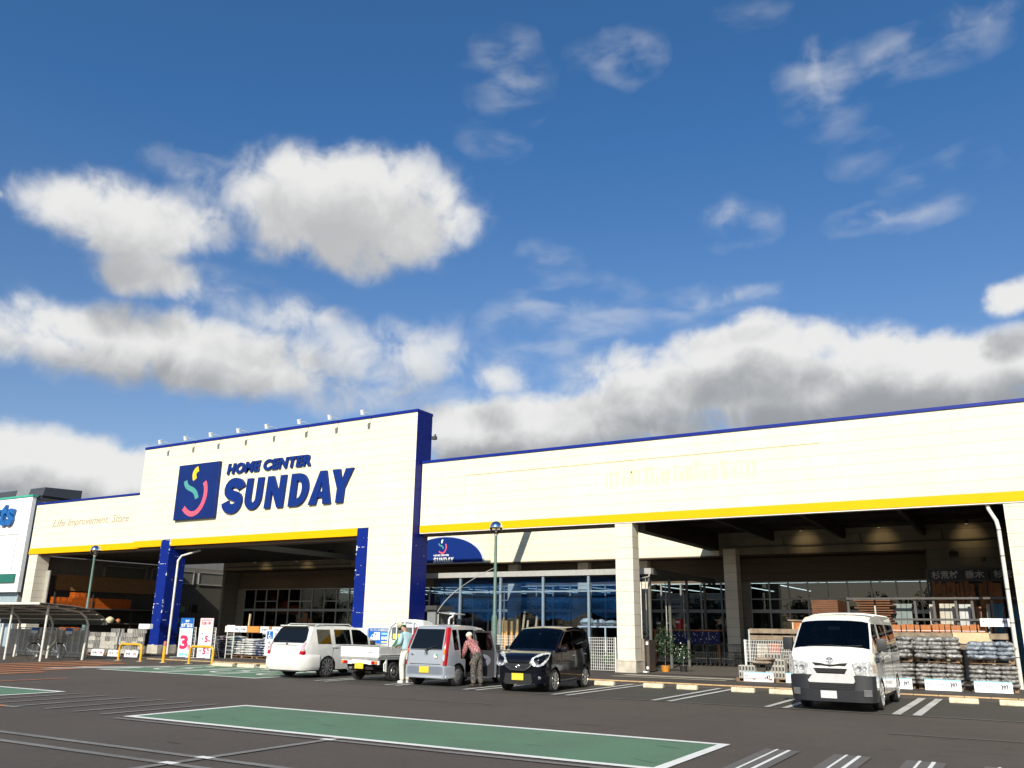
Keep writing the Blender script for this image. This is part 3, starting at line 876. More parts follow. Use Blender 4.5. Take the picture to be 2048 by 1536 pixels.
# ------------------------------------------------------------------ signs on the building
sign_blue = mat('sign_blue', (0.003, 0.024, 0.17), 0.5, var=0.05, spec=0.25)
logo_blue = mat('logo_board_blue', (0.004, 0.020, 0.13), 0.5, var=0.15, scale=1, spec=0.25)
s_yel = mat('logo_yellow', (0.75, 0.55, 0.03), 0.5); s_teal = mat('logo_teal', (0.07, 0.30, 0.27), 0.5); s_pink = mat('logo_pink', (0.75, 0.10, 0.16), 0.5)
white_s = mat('sign_white', (0.8, 0.8, 0.78), 0.4)
def logo_marks(parent, cx, cz, s, y, d, mats, world=True):
    """three curved strokes; (cx,cz) centre of the square it was drawn in, s = scale"""
    def T(p): return (cx + (p[0] + 37.5) * s, cz + (p[1] - 8.38) * s)
    arc = bez((-37.5, 9.60), (-37.83, 9.50), (-37.85, 9.28), (-37.70, 9.02), 10)
    teal = bez((-38.44, 9.0), (-38.30, 8.35), (-37.62, 8.75), (-37.38, 7.98), 14)
    pink = bez((-36.90, 8.84), (-36.35, 8.05), (-37.25, 6.45), (-38.36, 7.52), 18)
    for nm, pts, wd, M in (('yellow_stroke', arc, 0.30, mats[0]), ('teal_stroke', teal, 0.27, mats[1]), ('pink_stroke', pink, 0.27, mats[2])):
        b = MB(); stroke_mesh(b, [T(p) for p in pts], wd * s, y, d); b.build(nm, M, parent, world=world)
L1 = thing('logo_sign', 'square blue sign board with yellow, teal and pink strokes on the tower', 'sign', (-37.5, 30.2, 8.4))
b = MB(); b.box(-39.12, -35.90, 30.12, 30.30, 6.89, 9.89); b.build('board', logo_blue, L1, world=True, bevel=0.01)
logo_marks(L1, -37.5, 8.38, 1.0, 30.118, 0.012, (s_yel, s_teal, s_pink))

# block letters, drawn as outlines in a 1x1 box
def arcp(cx, cz, rx, rz, a0, a1, n=10):
    return [(cx + rx * math.cos(math.radians(a0 + (a1 - a0) * i / n)), cz + rz * math.sin(math.radians(a0 + (a1 - a0) * i / n))) for i in range(n + 1)]
def letter(mb, ch, x0, x1, z0, z1, y, d, sh=0.16, tw=0.30):
    """heavy grotesque capitals; tw = stem width as a share of the width"""
    W = x1 - x0; H = z1 - z0; t = tw; th = tw * W / H * 0.86
    polys = []
    if ch == 'U':
        for i in range(12):
            o = arcp(0.5, 0.36, 0.5, 0.36, 180, 360, 12); q = arcp(0.5, 0.36, 0.5 - t, 0.36 - th, 180, 360, 12)
            polys.append([o[i], o[i + 1], q[i + 1], q[i]])
        polys += [[(0, 0.36), (t, 0.36), (t, 1), (0, 1)], [(1 - t, 0.36), (1, 0.36), (1, 1), (1 - t, 1)]]
    elif ch == 'N':
        polys += [[(0, 0), (t * .9, 0), (t * .9, 1), (0, 1)], [(1 - t * .9, 0), (1, 0), (1, 1), (1 - t * .9, 1)], [(t * .9, 1), (t * .9, 0.55), (1 - t * .9, 0.0), (1 - t * .9, 0.45)]]
    elif ch == 'D':
        polys += [[(0, 0), (t, 0), (t, 1), (0, 1)]]
        o = arcp(0.42, 0.5, 0.58, 0.5, -90, 90, 14); q = arcp(0.42, 0.5, 0.58 - t, 0.5 - th, -90, 90, 14)
        for i in range(14): polys.append([o[i], o[i + 1], q[i + 1], q[i]])
        polys += [[(t, 0), (0.42, 0), (0.42, th), (t, th)], [(t, 1 - th), (0.42, 1 - th), (0.42, 1), (t, 1)]]
    elif ch == 'A':
        a = t * 1.0
        polys += [[(0, 0), (a, 0), (0.5, 0.72), (0.5, 1), (0.36, 1)], [(1, 0), (1 - a, 0), (0.5, 0.72), (0.5, 1), (0.64, 1)], [(0.38, 0.21), (0.62, 0.21), (0.55, 0.38), (0.45, 0.38)]]
    elif ch == 'Y':
        a = t * 1.05
        polys += [[(0.5 - t / 2, 0), (0.5 + t / 2, 0), (0.5 + t / 2, 0.42), (0.5 - t / 2, 0.42)], [(0, 1), (a, 1), (0.5, 0.62), (0.5, 0.42), (0.5 - t / 2, 0.42)], [(1, 1), (1 - a, 1), (0.5, 0.62), (0.5, 0.42), (0.5 + t / 2, 0.42)]]
    elif ch == 'S':
        cl = bez((0.90, 0.72), (0.84, 0.96), (0.16, 1.02), (0.155, 0.71), 9)[:-1] + bez((0.155, 0.71), (0.15, 0.44), (0.86, 0.56), (0.845, 0.29), 9)[:-1] + bez((0.845, 0.29), (0.84, -0.02), (0.14, 0.02), (0.10, 0.30), 9)
        pts = [(px * W, pz * H) for px, pz in cl]
        L, R_ = stroke(pts, t * W * 1.08)
        for i in range(len(pts) - 1):
            polys.append([(q[0] / W, q[1] / H) for q in (L[i], L[i + 1], R_[i + 1], R_[i])])
    for p in polys:
        q = [(x0 + (u + (v - 0.5) * sh) * W, z0 + v * H) for u, v in p]
        mb.prism(q, y - d, y, 'Y')
def letters_big(parent, spec, z0, z1, y, d, M, sh=0.16, tw=0.32):
    for ch, a, c in spec:
        b = MB(); letter(b, ch, a, c, z0, z1, y, d, sh, tw); b.build('letter', M, parent, world=True)
L2 = thing('store_name_letters', 'big blue slanted raised letters reading SUNDAY on the cream tower', 'sign', (-31, 30.2, 7.9))
letters_big(L2, [('S', -35.35, -34.02), ('U', -33.78, -32.60), ('N', -32.30, -31.02), ('D', -30.65, -29.42), ('A', -29.30, -27.86), ('Y', -27.98, -26.66)], 7.16, 8.78, 30.296, 0.13, sign_blue, sh=0.10, tw=0.345)
L3 = thing('store_type_letters', 'small blue raised letters reading HOME CENTER above the big name', 'sign', (-32.4, 30.2, 9.4))
for wd, a, c in (('HOME', -35.38, -32.92), ('CENTER', -32.70, -29.42)):
    n = len(wd); vs = []
    b = MB(); add_text(b, wd, a, c, 9.12, 9.70, 30.296, 0.10, bold=0.055, shear=0.15, spacing=1.12); b.build('word', sign_blue, L3, world=True)
fl_m = mat('faded_beige_letters', (0.42, 0.36, 0.29), 0.6)
L4 = thing('slogan_letters', 'faded slanted beige letters reading Life Improvement Store on the left fascia', 'sign', (-47.5, 30.76, 7.3))
for wd, a, c, z0, z1 in (('Life', -51.2, -49.95, 7.16, 7.60), ('Improvement', -49.65, -45.75, 7.05, 7.60), ('Store', -45.35, -43.85, 7.16, 7.60)):
    b = MB(); add_text(b, wd, a, c, z0, z1, 30.766, 0.012, bold=0.004, shear=0.25); b.build('word', fl_m, L4, world=True)
# pale ghost of removed lettering on the right fascia
gm = mat('ghost_lettering', (0.74, 0.665, 0.41), 0.75, var=0.05)
GL = thing('ghost_lettering', 'pale ghost marks left by removed lettering on the right fascia', 'stain', (-9, 30.765, 7.2))
random.seed(3)
for k in range(26):
    wv = random.uniform(0.05, 0.13); x = -13.8 + k * 0.235 + random.uniform(-.05, .05)
    z0 = 6.95 + random.uniform(-0.05, 0.1); z1 = z0 + random.uniform(0.35, 0.75)
    b = MB(); b.box(x, x + wv, 30.764, 30.768, z0, z1)
    if k % 3: b.box(x - 0.05, x + wv + 0.08, 30.7645, 30.7675, z1 - 0.12, z1 - 0.02)
    b.build('letter_mark', gm, GL, world=True, merge=False)
b = MB(); b.box(-20.6, -5.5, 30.762, 30.768, 8.02, 8.045); b.box(-20.6, -20.58, 30.762, 30.768, 7.2, 8.02)
o = b.build('ghost_outline', mat('ghost_outline', (0.46, 0.38, 0.22), 0.75)); tag(o, 'thin tan outline left by a removed board on the right fascia', 'stain')

# arched sign over the shop entrance side
AR = thing('arched_sign', 'blue semicircular sign with white name under the right fascia', 'sign', (-28.7, 40.9, 5.1))
pts = [(-28.75 + 2.72 * math.cos(a), 5.12 + 1.47 * math.sin(a)) for a in [PI * k / 28 for k in range(29)]]
ptw = [(-28.75 + 2.80 * math.cos(a), 5.075 + 1.57 * math.sin(a)) for a in [PI * k / 28 for k in range(29)]]
b = MB(); b.prism(ptw, 40.90, 40.99, 'Y'); b.build('rim', mat('sign_rim', (0.55, 0.58, 0.7), 0.4), AR, world=True)
b = MB(); b.prism(pts, 40.87, 40.897, 'Y'); b.build('board', sign_blue, AR, world=True)
logo_marks(AR, -28.78, 6.05, 0.31, 40.868, 0.008, (white_s, s_teal, s_pink))
b = MB(); add_text(b, 'HOME CENTER', -29.42, -28.32, 5.50, 5.60, 40.868, 0.008, bold=0.04); b.build('small_words', white_s, AR, world=True)
for ch, a, c in [('S', -29.42, -29.21), ('U', -29.17, -28.97), ('N', -28.92, -28.71), ('D', -28.66, -28.46), ('A', -28.44, -28.20), ('Y', -28.22, -28.0)]:
    b = MB(); letter(b, ch, a, c, 5.13, 5.42, 40.868, 0.008, 0.1, 0.3); b.build('letter', white_s, AR, world=True)

# lamps on the tower
lamp_w = mat('lamp_white', (0.75, 0.75, 0.74), 0.4)
LX = [onx for onx in (-40.25, -38.15, -36.15, -34.05, -32.0, -29.75, -27.75, -25.7)]
pro = None
for k, x in enumerate(LX):
    lab = 'white arm spotlight on tower coping, %s from the left' % ORD[k]
    if pro is None:
        pro = thing('sign_spotlight', lab, 'spotlight', (x, 30.3, 11.2), group='spotlights along the tower top')
        b = MB(); b.tube([(0, 0.02, 0.03), (0, -0.35, 0.10), (0, -0.72, 0.07)], 0.016, 6); b.build('arm', lamp_w, pro)
        b = MB(); b.obox((0, -0.77, 0.02), (0.15, 0.13, 0.24), rx=0.25); b.obox((0, -0.79, 0.13), (0.19, 0.16, 0.03), rx=0.25); b.build('lamp_head', lamp_w, pro, bevel=0.02)
    else:
        dup(pro, loc=(x, 30.3, 11.2), label=lab)
# floodlight bracket on the rear of the tower edge and wall cameras
b = MB(); b.obox((-22.9, 31.5, 10.1), (0.22, 0.2, 0.16)); b.obox((-22.85, 31.5, 10.22), (0.08, 0.08, 0.12))
o = b.build('wall_box', steel_dark, bevel=0.02); tag(o, 'small dark box fixed to the rear edge of the blue tower side', 'box')
def floodlight(x, y, z, lab):
    t = thing('floodlight', lab, 'floodlight', (x, y, z), group='floodlights on the rear wall')
    b = MB(); b.box(-0.05, 0.05, -0.02, 0.0, 0.0, 0.25); b.tube([(0, -0.01, 0.1), (0, -0.3, 0.05)], 0.02, 6); b.build('bracket', steel_dark, t)
    b = MB(); b.obox((0.05, -0.38, 0.05), (0.36, 0.1, 0.24), rx=-0.5); b.build('lamp_head', steel_dark, t, bevel=0.02)
floodlight(-37.3, 41.0, 5.95, 'dark floodlight on the wall seen through the tower opening')
floodlight(-2.3, 41.0, 4.75, 'dark floodlight on the wall above the black timber sign')
b = MB(); b.lathe([(0.11, 0), (0.11, -0.05), (0.02, -0.08)], (-1.2, 41.0, 4.6), 14, axis='Y'); o = b.build('wall_bell', steel_dark); tag(o, 'round grey bell on the wall right of the floodlight', 'alarm bell')

# unseen lamps added under the canopies to make the warm glows on the wall
lens = mat_emit('warm_lens', (1.0, 0.75, 0.4), 0.25)
def glow_lamp(x, lab, zc=6.12, e=20):
    t = thing('added_glow_lamp', lab, 'ceiling light', (x, 40.0, zc - 0.14), group='glow lamps added under the canopies')
    b = MB(); b.lathe([(0.09, 0.0), (0.09, 0.13)], (0, 0, 0.0), 12); b.build('housing', steel_dark, t)
    b = MB(); b.lathe([(0.07, -0.006), (0.07, -0.002)], (0, 0, 0), 12); b.build('lens', lens, t)
    ld = bpy.data.lights.new('glow_lamp', 'SPOT'); ld.energy = e; ld.color = (1.0, 0.74, 0.42); ld.spot_size = math.radians(80); ld.spot_blend = 1.0; ld.shadow_soft_size = 0.06
    lo = bpy.data.objects.new('lamp', ld); C.objects.link(lo); lo.parent = t; lo.location = (0, 0, -0.03)
    lo.rotation_euler = (math.radians(66), 0, 0)
for x, l in ((-43.2, 'added lamp for the left glow on the wall inside the tower opening'), (-39.5, 'added lamp for the right glow on the wall inside the tower opening')):
    glow_lamp(x, l, 5.56, 20)
for x, l in ((-8.3, 'added glow lamp under right canopy, nearest the shaded column'), (-5.0, 'added glow lamp under right canopy, middle one above the van'), (-1.6, 'added glow lamp under right canopy, nearest the white downpipe')):
    glow_lamp(x, l)

# ------------------------------------------------------------------ neighbouring shop with the green awning
SB = thing('neighbour_shop', 'white shop with blue letters, green awning and grey panel side at far left', 'building', (-60, 31, 0))
wm = mat_panel('white_cladding', (0.80, 0.80, 0.78), pitch=3.0, z0=0.3, xp=6, x0=-54.6, line=0.8)
gm2 = mat_panel('grey_metal_panels', (0.30, 0.29, 0.27), pitch=4.6, z0=0.2, xp=1.3, axis='Y', x0=31.0, line=0.45, lw=0.03)
b = MB(); b.box(-95, -54.62, 31.0, 31.3, 3.3, 9.3); b.build('front_wall', wm, SB, world=True)
b = MB(); b.box(-54.62, -54.3, 31.0, 31.25, 3.3, 9.3); b.build('corner_trim', white_s, SB, world=True)
b = MB(); b.box(-54.62, -54.55, 31.26, 55, 0, 9.2); b.build('side_wall', gm2, SB, world=True)
b = MB(); b.box(-95, -54.25, 30.94, 31.32, 9.3, 9.42); b.build('coping', mat('green_coping', (0.05, 0.38, 0.27), 0.5), SB, world=True)
b = MB(); b.box(-54.62, -54.5, 31.33, 55, 9.2, 9.32); b.build('side_coping', steel_dark, SB, world=True)
b = MB(); b.box(-95, -54.7, 30.88, 30.995, 3.88, 4.42); b.build('awning', mat('green_awning', (0.015, 0.14, 0.10), 0.5), SB, world=True)
b = MB(); b.box(-95, -54.7, 31.4, 31.6, 0, 3.3); b.build('shopfront', mat('pale_blue_front', (0.30, 0.38, 0.42), 0.4), SB, world=True)
b = MB(); b.box(-95, -54.7, 33, 54, 9.1, 9.2); b.build('roof', steel_dark, SB, world=True)
b = MB()
add_text(b, 'Sports', -61.4, -55.85, 7.05, 9.1, 30.98, 0.22, bold=0.03, shear=0.12)
b.build('letters', mat('letter_blue', (0.005, 0.11, 0.36), 0.4), SB, world=True)
b = MB(); b.box(-66, -55.3, 30.97, 30.995, 6.92, 6.95); b.box(-55.33, -55.3, 30.97, 30.995, 4.5, 6.92); b.build('seam', grey_light, SB, world=True)
for k, (xa, xb, col) in enumerate(((-70, -62.75, 'roof_unit_grey'), (-62.7, -60.4, 'roof_unit_dark'), (-60.35, -58.75, 'roof_unit_grey'), (-58.7, -57.0, 'roof_unit_dark'))):
    b = MB(); b.prism([(33.2, 9.85), (33.3, 10.42), (36.0, 10.55), (36.0, 9.85)], xa, xb, 'X')
    b.build('roof_panel', mat(col, (0.05, 0.055, 0.065) if 'dark' in col else (0.20, 0.21, 0.22), 0.5), SB, world=True)
b = MB()
for xx in (-62.6, -61.0, -59.4, -57.3): b.box(xx, xx + 0.08, 33.25, 33.33, 9.2, 9.84)
b.build('panel_stand', steel_dark, SB, world=True, merge=False)
b = MB(); b.tube([(-60.2, 31.1, 9.42), (-60.2, 30.2, 9.75)], 0.03, 6); b.obox((-60.2, 30.15, 9.7), (0.25, 0.2, 0.3)); b.build('wall_lamp', lamp_w, SB, world=True)
b = MB(); b.box(-55.6, -54.9, 29.6, 30.2, 2.3, 2.42); b.box(-55.3, -55.2, 29.8, 29.9, 0, 2.3); o = b.build('meter_cabinet_roof', lamp_w); tag(o, 'small flat white roof on a post beside the neighbouring shop', 'canopy')
b = MB(); b.tube([(-54.45, 30.6, 0), (-54.45, 30.6, 2.3), (-54.3, 30.7, 2.5)], 0.07, 8); b.build('downpipe', pipe_m, SB, world=True, smooth=40)
# overhead wire
b = MB()
P0, P1 = Vector((-140, 75, 17.0)), Vector((10, 75, 19.5))
pts = [P0.lerp(P1, t / 16) - Vector((0, 0, 3.2 * 4 * (t / 16) * (1 - t / 16))) for t in range(17)]
b.tube(pts, 0.03, 4)
o = b.build('power_line', steel_dark); tag(o, 'thin dark power line crossing the clouds above the left roof', 'power line')

# ================================================================== vehicles
tyre_m = mat('tyre_rubber', (0.018, 0.018, 0.018), 0.75, var=0.2, scale=20)
black_in = mat('black_interior', (0.012, 0.012, 0.012), 0.8)
trim_blk = mat('black_plastic', (0.025, 0.026, 0.028), 0.45)
chrome = mat('chrome', (0.62, 0.62, 0.62), 0.22, 1.0, var=0.02)
alloy = mat('alloy_rim', (0.50, 0.50, 0.50), 0.28, 0.85, var=0.05)
steelrim = mat('steel_rim', (0.28, 0.27, 0.26), 0.4, 0.6, var=0.15)
car_glass = mat_glass('car_glass', (0.13, 0.16, 0.17), gl=0.75, base=0.05)
car_glass_dark = mat_glass('car_privacy_glass', (0.03, 0.035, 0.04), gl=0.75, base=0.05)
car_glass_clear = mat_glass('car_clear_glass', (0.55, 0.62, 0.60), base=0.06)
red_lens = mat('red_lens', (0.36, 0.004, 0.006), 0.2, coat=0.5, var=0.25, scale=14, spec=0.3)
amber_lens = mat('amber_lens', (0.75, 0.22, 0.03), 0.12, coat=1.0)
clear_lens = mat('clear_lens', (0.42, 0.43, 0.42), 0.12, 0.0, coat=1.0, var=0.55, scale=22)  # uneven tone paints sparkle into the lens colour
plate_y = mat('plate_yellow', (0.70, 0.52, 0.04), 0.5)
plate_w = mat('plate_white', (0.55, 0.55, 0.55), 0.5)

def paint(name, col, metal=0.0, rough=0.3, spec=0.5, coat=1.0):
    return mat(name, col, rough, metal, var=0.02, scale=2, coat=coat, spec=spec)

def lerp_prof(pr, y):
    if y <= pr[0][0]: return pr[0][1]
    for (a, u), (c, v) in zip(pr[:-1], pr[1:]):
        if y <= c:
            t = (y - a) / (c - a) if c > a else 0
            return u + (v - u) * t
    return pr[-1][1]

class Car:
    """lofted shell: y runs from the nose (0) to the tail (L)"""
    def __init__(s, L, W, top, plan, belt, wtop, tumble, arches, sill, roofw=0.86, cuts=(), rise=0.035, wmid=None):
        s.L, s.W, s.top, s.plan, s.belt, s.wtop, s.tumble = L, W, top, plan, belt, wtop, tumble
        s.arches, s.sill, s.rise = arches, sill, rise
        ys = {0.0, L}
        for p in (top, plan, belt): ys |= {a for a, _ in p}
        for (yc, r) in arches:
            for k in range(9): ys.add(yc - r * math.cos(PI * k / 8))
        for c in cuts: ys.add(c)
        ys = sorted(y for y in ys if 0 <= y <= L)
        out = [ys[0]]
        for y in ys[1:]:
            if y - out[-1] > 0.004: out.append(y)
        # densify
        d = [out[0]]
        for y in out[1:]:
            gap = y - d[-1]
            if gap > 0.32:
                n = int(gap / 0.28)
                for k in range(1, n): d.append(d[-1] + gap / n)
            d.append(y)
        s.ys = d
    def wat(s, y, z):
        return lerp_prof(s.plan, y) * s.W / 2 * lerp_prof(s.tumble, z)
    def zb(s, y):
        z = lerp_prof(s.sill, y) if isinstance(s.sill, list) else s.sill
        for (yc, r) in s.arches:
            if abs(y - yc) < r: z = max(z, 0.29 + math.sqrt(r * r - (y - yc)**2) - 0.0)
        return z
    def ring(s, y):
        zt = lerp_prof(s.top, y)
        zb = s.zb(y)
        zbelt = min(lerp_prof(s.belt, y), zt - 0.07)
        zw = min(s.wtop, zt - 0.05)
        zw = max(zw, zbelt + 0.008)
        z1 = max(zb + 0.012, min(0.42, zbelt * 0.5)); z2 = max(z1 + 0.012, min(0.72, zbelt - 0.12))
        z3 = max(z2 + 0.01, zbelt)
        rw = s.wat(y, min(zw + 0.03, zt))
        zs = [zb, z1, z2, z3, zw]
        pts = [(s.wat(y, z), z) for z in zs]
        pts.append((rw * 0.955, zt - 0.018))
        pts.append((rw * 0.80, zt - 0.018 + s.rise * 0.5))
        pts.append((rw * 0.45, zt - 0.018 + s.rise * 0.9))
        pts.append((0.0, zt - 0.018 + s.rise))
        return pts
    def shell(s, parent, classify, cap0, cap1, mats, skip=None):
        """classify(ym, j, side) -> part name or None (open); parts -> meshes"""
        rings = [s.ring(y) for y in s.ys]
        parts = {}
        def put(nm, q):
            parts.setdefault(nm, MB()).add(q, [tuple(range(len(q)))])
        nj = 9
        for i in range(len(s.ys) - 1):
            ya, yb = s.ys[i], s.ys[i + 1]
            for side in (-1, 1):
                for j in range(nj - 1):
                    nm = classify((ya + yb) / 2, j, side)
                    if nm is None: continue
                    A, B = rings[i], rings[i + 1]
                    q = [(side * A[j][0], ya, A[j][1]), (side * B[j][0], yb, B[j][1]), (side * B[j + 1][0], yb, B[j + 1][1]), (side * A[j + 1][0], ya, A[j + 1][1])]
                    put(nm, q)
        for i, cap in ((0, cap0), (len(s.ys) - 1, cap1)):
            R_, y = rings[i], s.ys[i]
            for j in range(nj - 1):
                nm = cap(j)
                if nm is None: continue
                put(nm, [(-R_[j][0], y, R_[j][1]), (R_[j][0], y, R_[j][1]), (R_[j + 1][0], y, R_[j + 1][1]), (-R_[j + 1][0], y, R_[j + 1][1])])
        objs = {}
        for nm, mb in parts.items():
            key = nm.split(':')[0]
            M = mats[nm]
            o = mb.build(key, M, parent, smooth=32)
            objs[nm] = o
        return objs

def wheel(parent, x, y, r, wd, side, rimm, spokes=10, rimr=0.66, style='spoke'):
    b = MB()
    o = side
    prof = [(rimr * r, -wd / 2), (0.93 * r, -wd / 2), (r, -wd / 2 + 0.03), (r, wd / 2 - 0.03), (0.93 * r, wd / 2), (rimr * r, wd / 2)]
    b.lathe(prof, (0, 0, 0), 28, axis='X')
    w = b.build('wheel', tyre_m, parent, smooth=40)
    w.location = (x, y, r)
    rb = MB()
    f = o * (wd / 2)
    rr = rimr * r
    rb.lathe([(rr, f - o * 0.004), (rr, f + o * 0.006), (rr * 0.93, f + o * 0.006), (rr * 0.90, f - o * 0.02)], (0, 0, 0), 28, axis='X')
    if style == 'spoke':
        for k in range(spokes):
            a = 2 * PI * k / spokes
            hw = 0.085 * rr * (10 / spokes)**0.6
            da = hw / rr
            for (r0, r1) in ((0.12 * rr, 0.95 * rr),):
                p = []
                for (rq, ww) in ((r0, hw * 1.1), (r1, hw * 0.8)):
                    for sg in (-1, 1):
                        p.append((rq * math.cos(a) - sg * ww * math.sin(a), rq * math.sin(a) + sg * ww * math.cos(a)))
                q = [p[0], p[1], p[3], p[2]]
                rb.prism(q, f - o * 0.02, f + o * 0.012, 'X')
        rb.lathe([(0.2 * rr, f - o * 0.01), (0.2 * rr, f + o * 0.016), (0.1 * rr, f + o * 0.02)], (0, 0, 0), 16, axis='X')
    elif style == 'steel':
        rb.lathe([(0.86 * rr, f - o * 0.012), (0.80 * rr, f + o * 0.012), (0.5 * rr, f - o * 0.015), (0.34 * rr, f + o * 0.01), (0.2 * rr, f + o * 0.02)], (0, 0, 0), 24, axis='X')
    elif style == 'cap':
        rb.lathe([(0.93 * rr, f), (0.8 * rr, f + o * 0.02), (0.3 * rr, f + o * 0.028), (0.1 * rr, f + o * 0.022)], (0, 0, 0), 28, axis='X')
    ro = rb.build('rim', rimm, w, smooth=35)
    d = MB()
    if style == 'spoke':
        d.lathe([(rr * 0.9, f - o * 0.055), (rr * 0.9, f - o * 0.045)], (0, 0, 0), 24, axis='X')
    else:
        for k in range(8):
            a = 2 * PI * (k + .5) / 8
            d.lathe([(0.075 * rr, f + o * 0.012), (0.075 * rr, f + o * 0.024)], (0, 0.64 * rr * math.cos(a), 0.64 * rr * math.sin(a)), 8, axis='X')
    d.build('brake_shadow' if style == 'spoke' else 'rim_hole', black_in, w)
    return w

def wheels(parent, W, ys, r, wd, rimm, **k):
    for y in ys:
        for side in (-1, 1):
            wheel(parent, side * (W / 2 - wd / 2 - 0.012), y, r, wd, side, rimm, **k)

def mirror_ear(parent, x, y, z, side, M, size=(0.16, 0.10, 0.20)):
    b = MB()
    b.obox((x + side * 0.11, y, z), size, rz=side * 0.2)
    b.tube([(x - side * 0.02, y + 0.02, z - 0.06), (x + side * 0.08, y, z - 0.04)], 0.02, 6)
    b.build('wing_mirror', M, parent, bevel=0.03, bseg=2, smooth=50)

def underbody(parent, L, W, y0, y1, z1=0.5):
    b = MB(); b.box(-W / 2 + 0.22, W / 2 - 0.22, y0, y1, 0.20, z1)
    b.box(-W / 2 + 0.05, W / 2 - 0.05, y0 + 0.75, y1 - 0.75, 0.22, 0.30)
    b.build('underbody', black_in, parent)

def seats(parent, rows, W, z=0.55, h=0.62, M=None, head=True):
    for y in rows:
        for sx in (-1, 1):
            b = MB()
            cx = sx * W * 0.22
            b.obox((cx, y, z), (W * 0.3, 0.45, 0.16)); b.obox((cx, y + 0.24, z + h / 2), (W * 0.28, 0.13, h), rx=-0.12)
            if head: b.obox((cx, y + 0.32, z + h + 0.08), (0.22, 0.09, 0.17))
            b.build('seat', M or black_in, parent, bevel=0.03)

def strip_on(car, y0, y1, z, side, hz, proud, mb, n=6):
    """a thin strip that follows the body side"""
    for k in range(n):
        ya = y0 + (y1 - y0) * k / n; yb = y0 + (y1 - y0) * (k + 1) / n
        xa, xb = side * (car.wat(ya, z) + proud), side * (car.wat(yb, z) + proud)
        ia, ib = side * (car.wat(ya, z) - 0.01), side * (car.wat(yb, z) - 0.01)
        mb.add([(xa, ya, z - hz), (xb, yb, z - hz), (xb, yb, z + hz), (xa, ya, z + hz), (ia, ya, z - hz), (ib, yb, z - hz), (ib, yb, z + hz), (ia, ya, z + hz)],
               [(0, 1, 2, 3), (4, 7, 6, 5), (0, 4, 5, 1), (2, 6, 7, 3), (0, 3, 7, 4), (1, 5, 6, 2)])

def handle(car, y, z, side, parent, M):
    b = MB(); strip_on(car, y, y + 0.2, z, side, 0.017, 0.022, b, 2); b.build('door_handle', M, parent)

def in_any(y, rg): return any(a < y < c for a, c in rg)

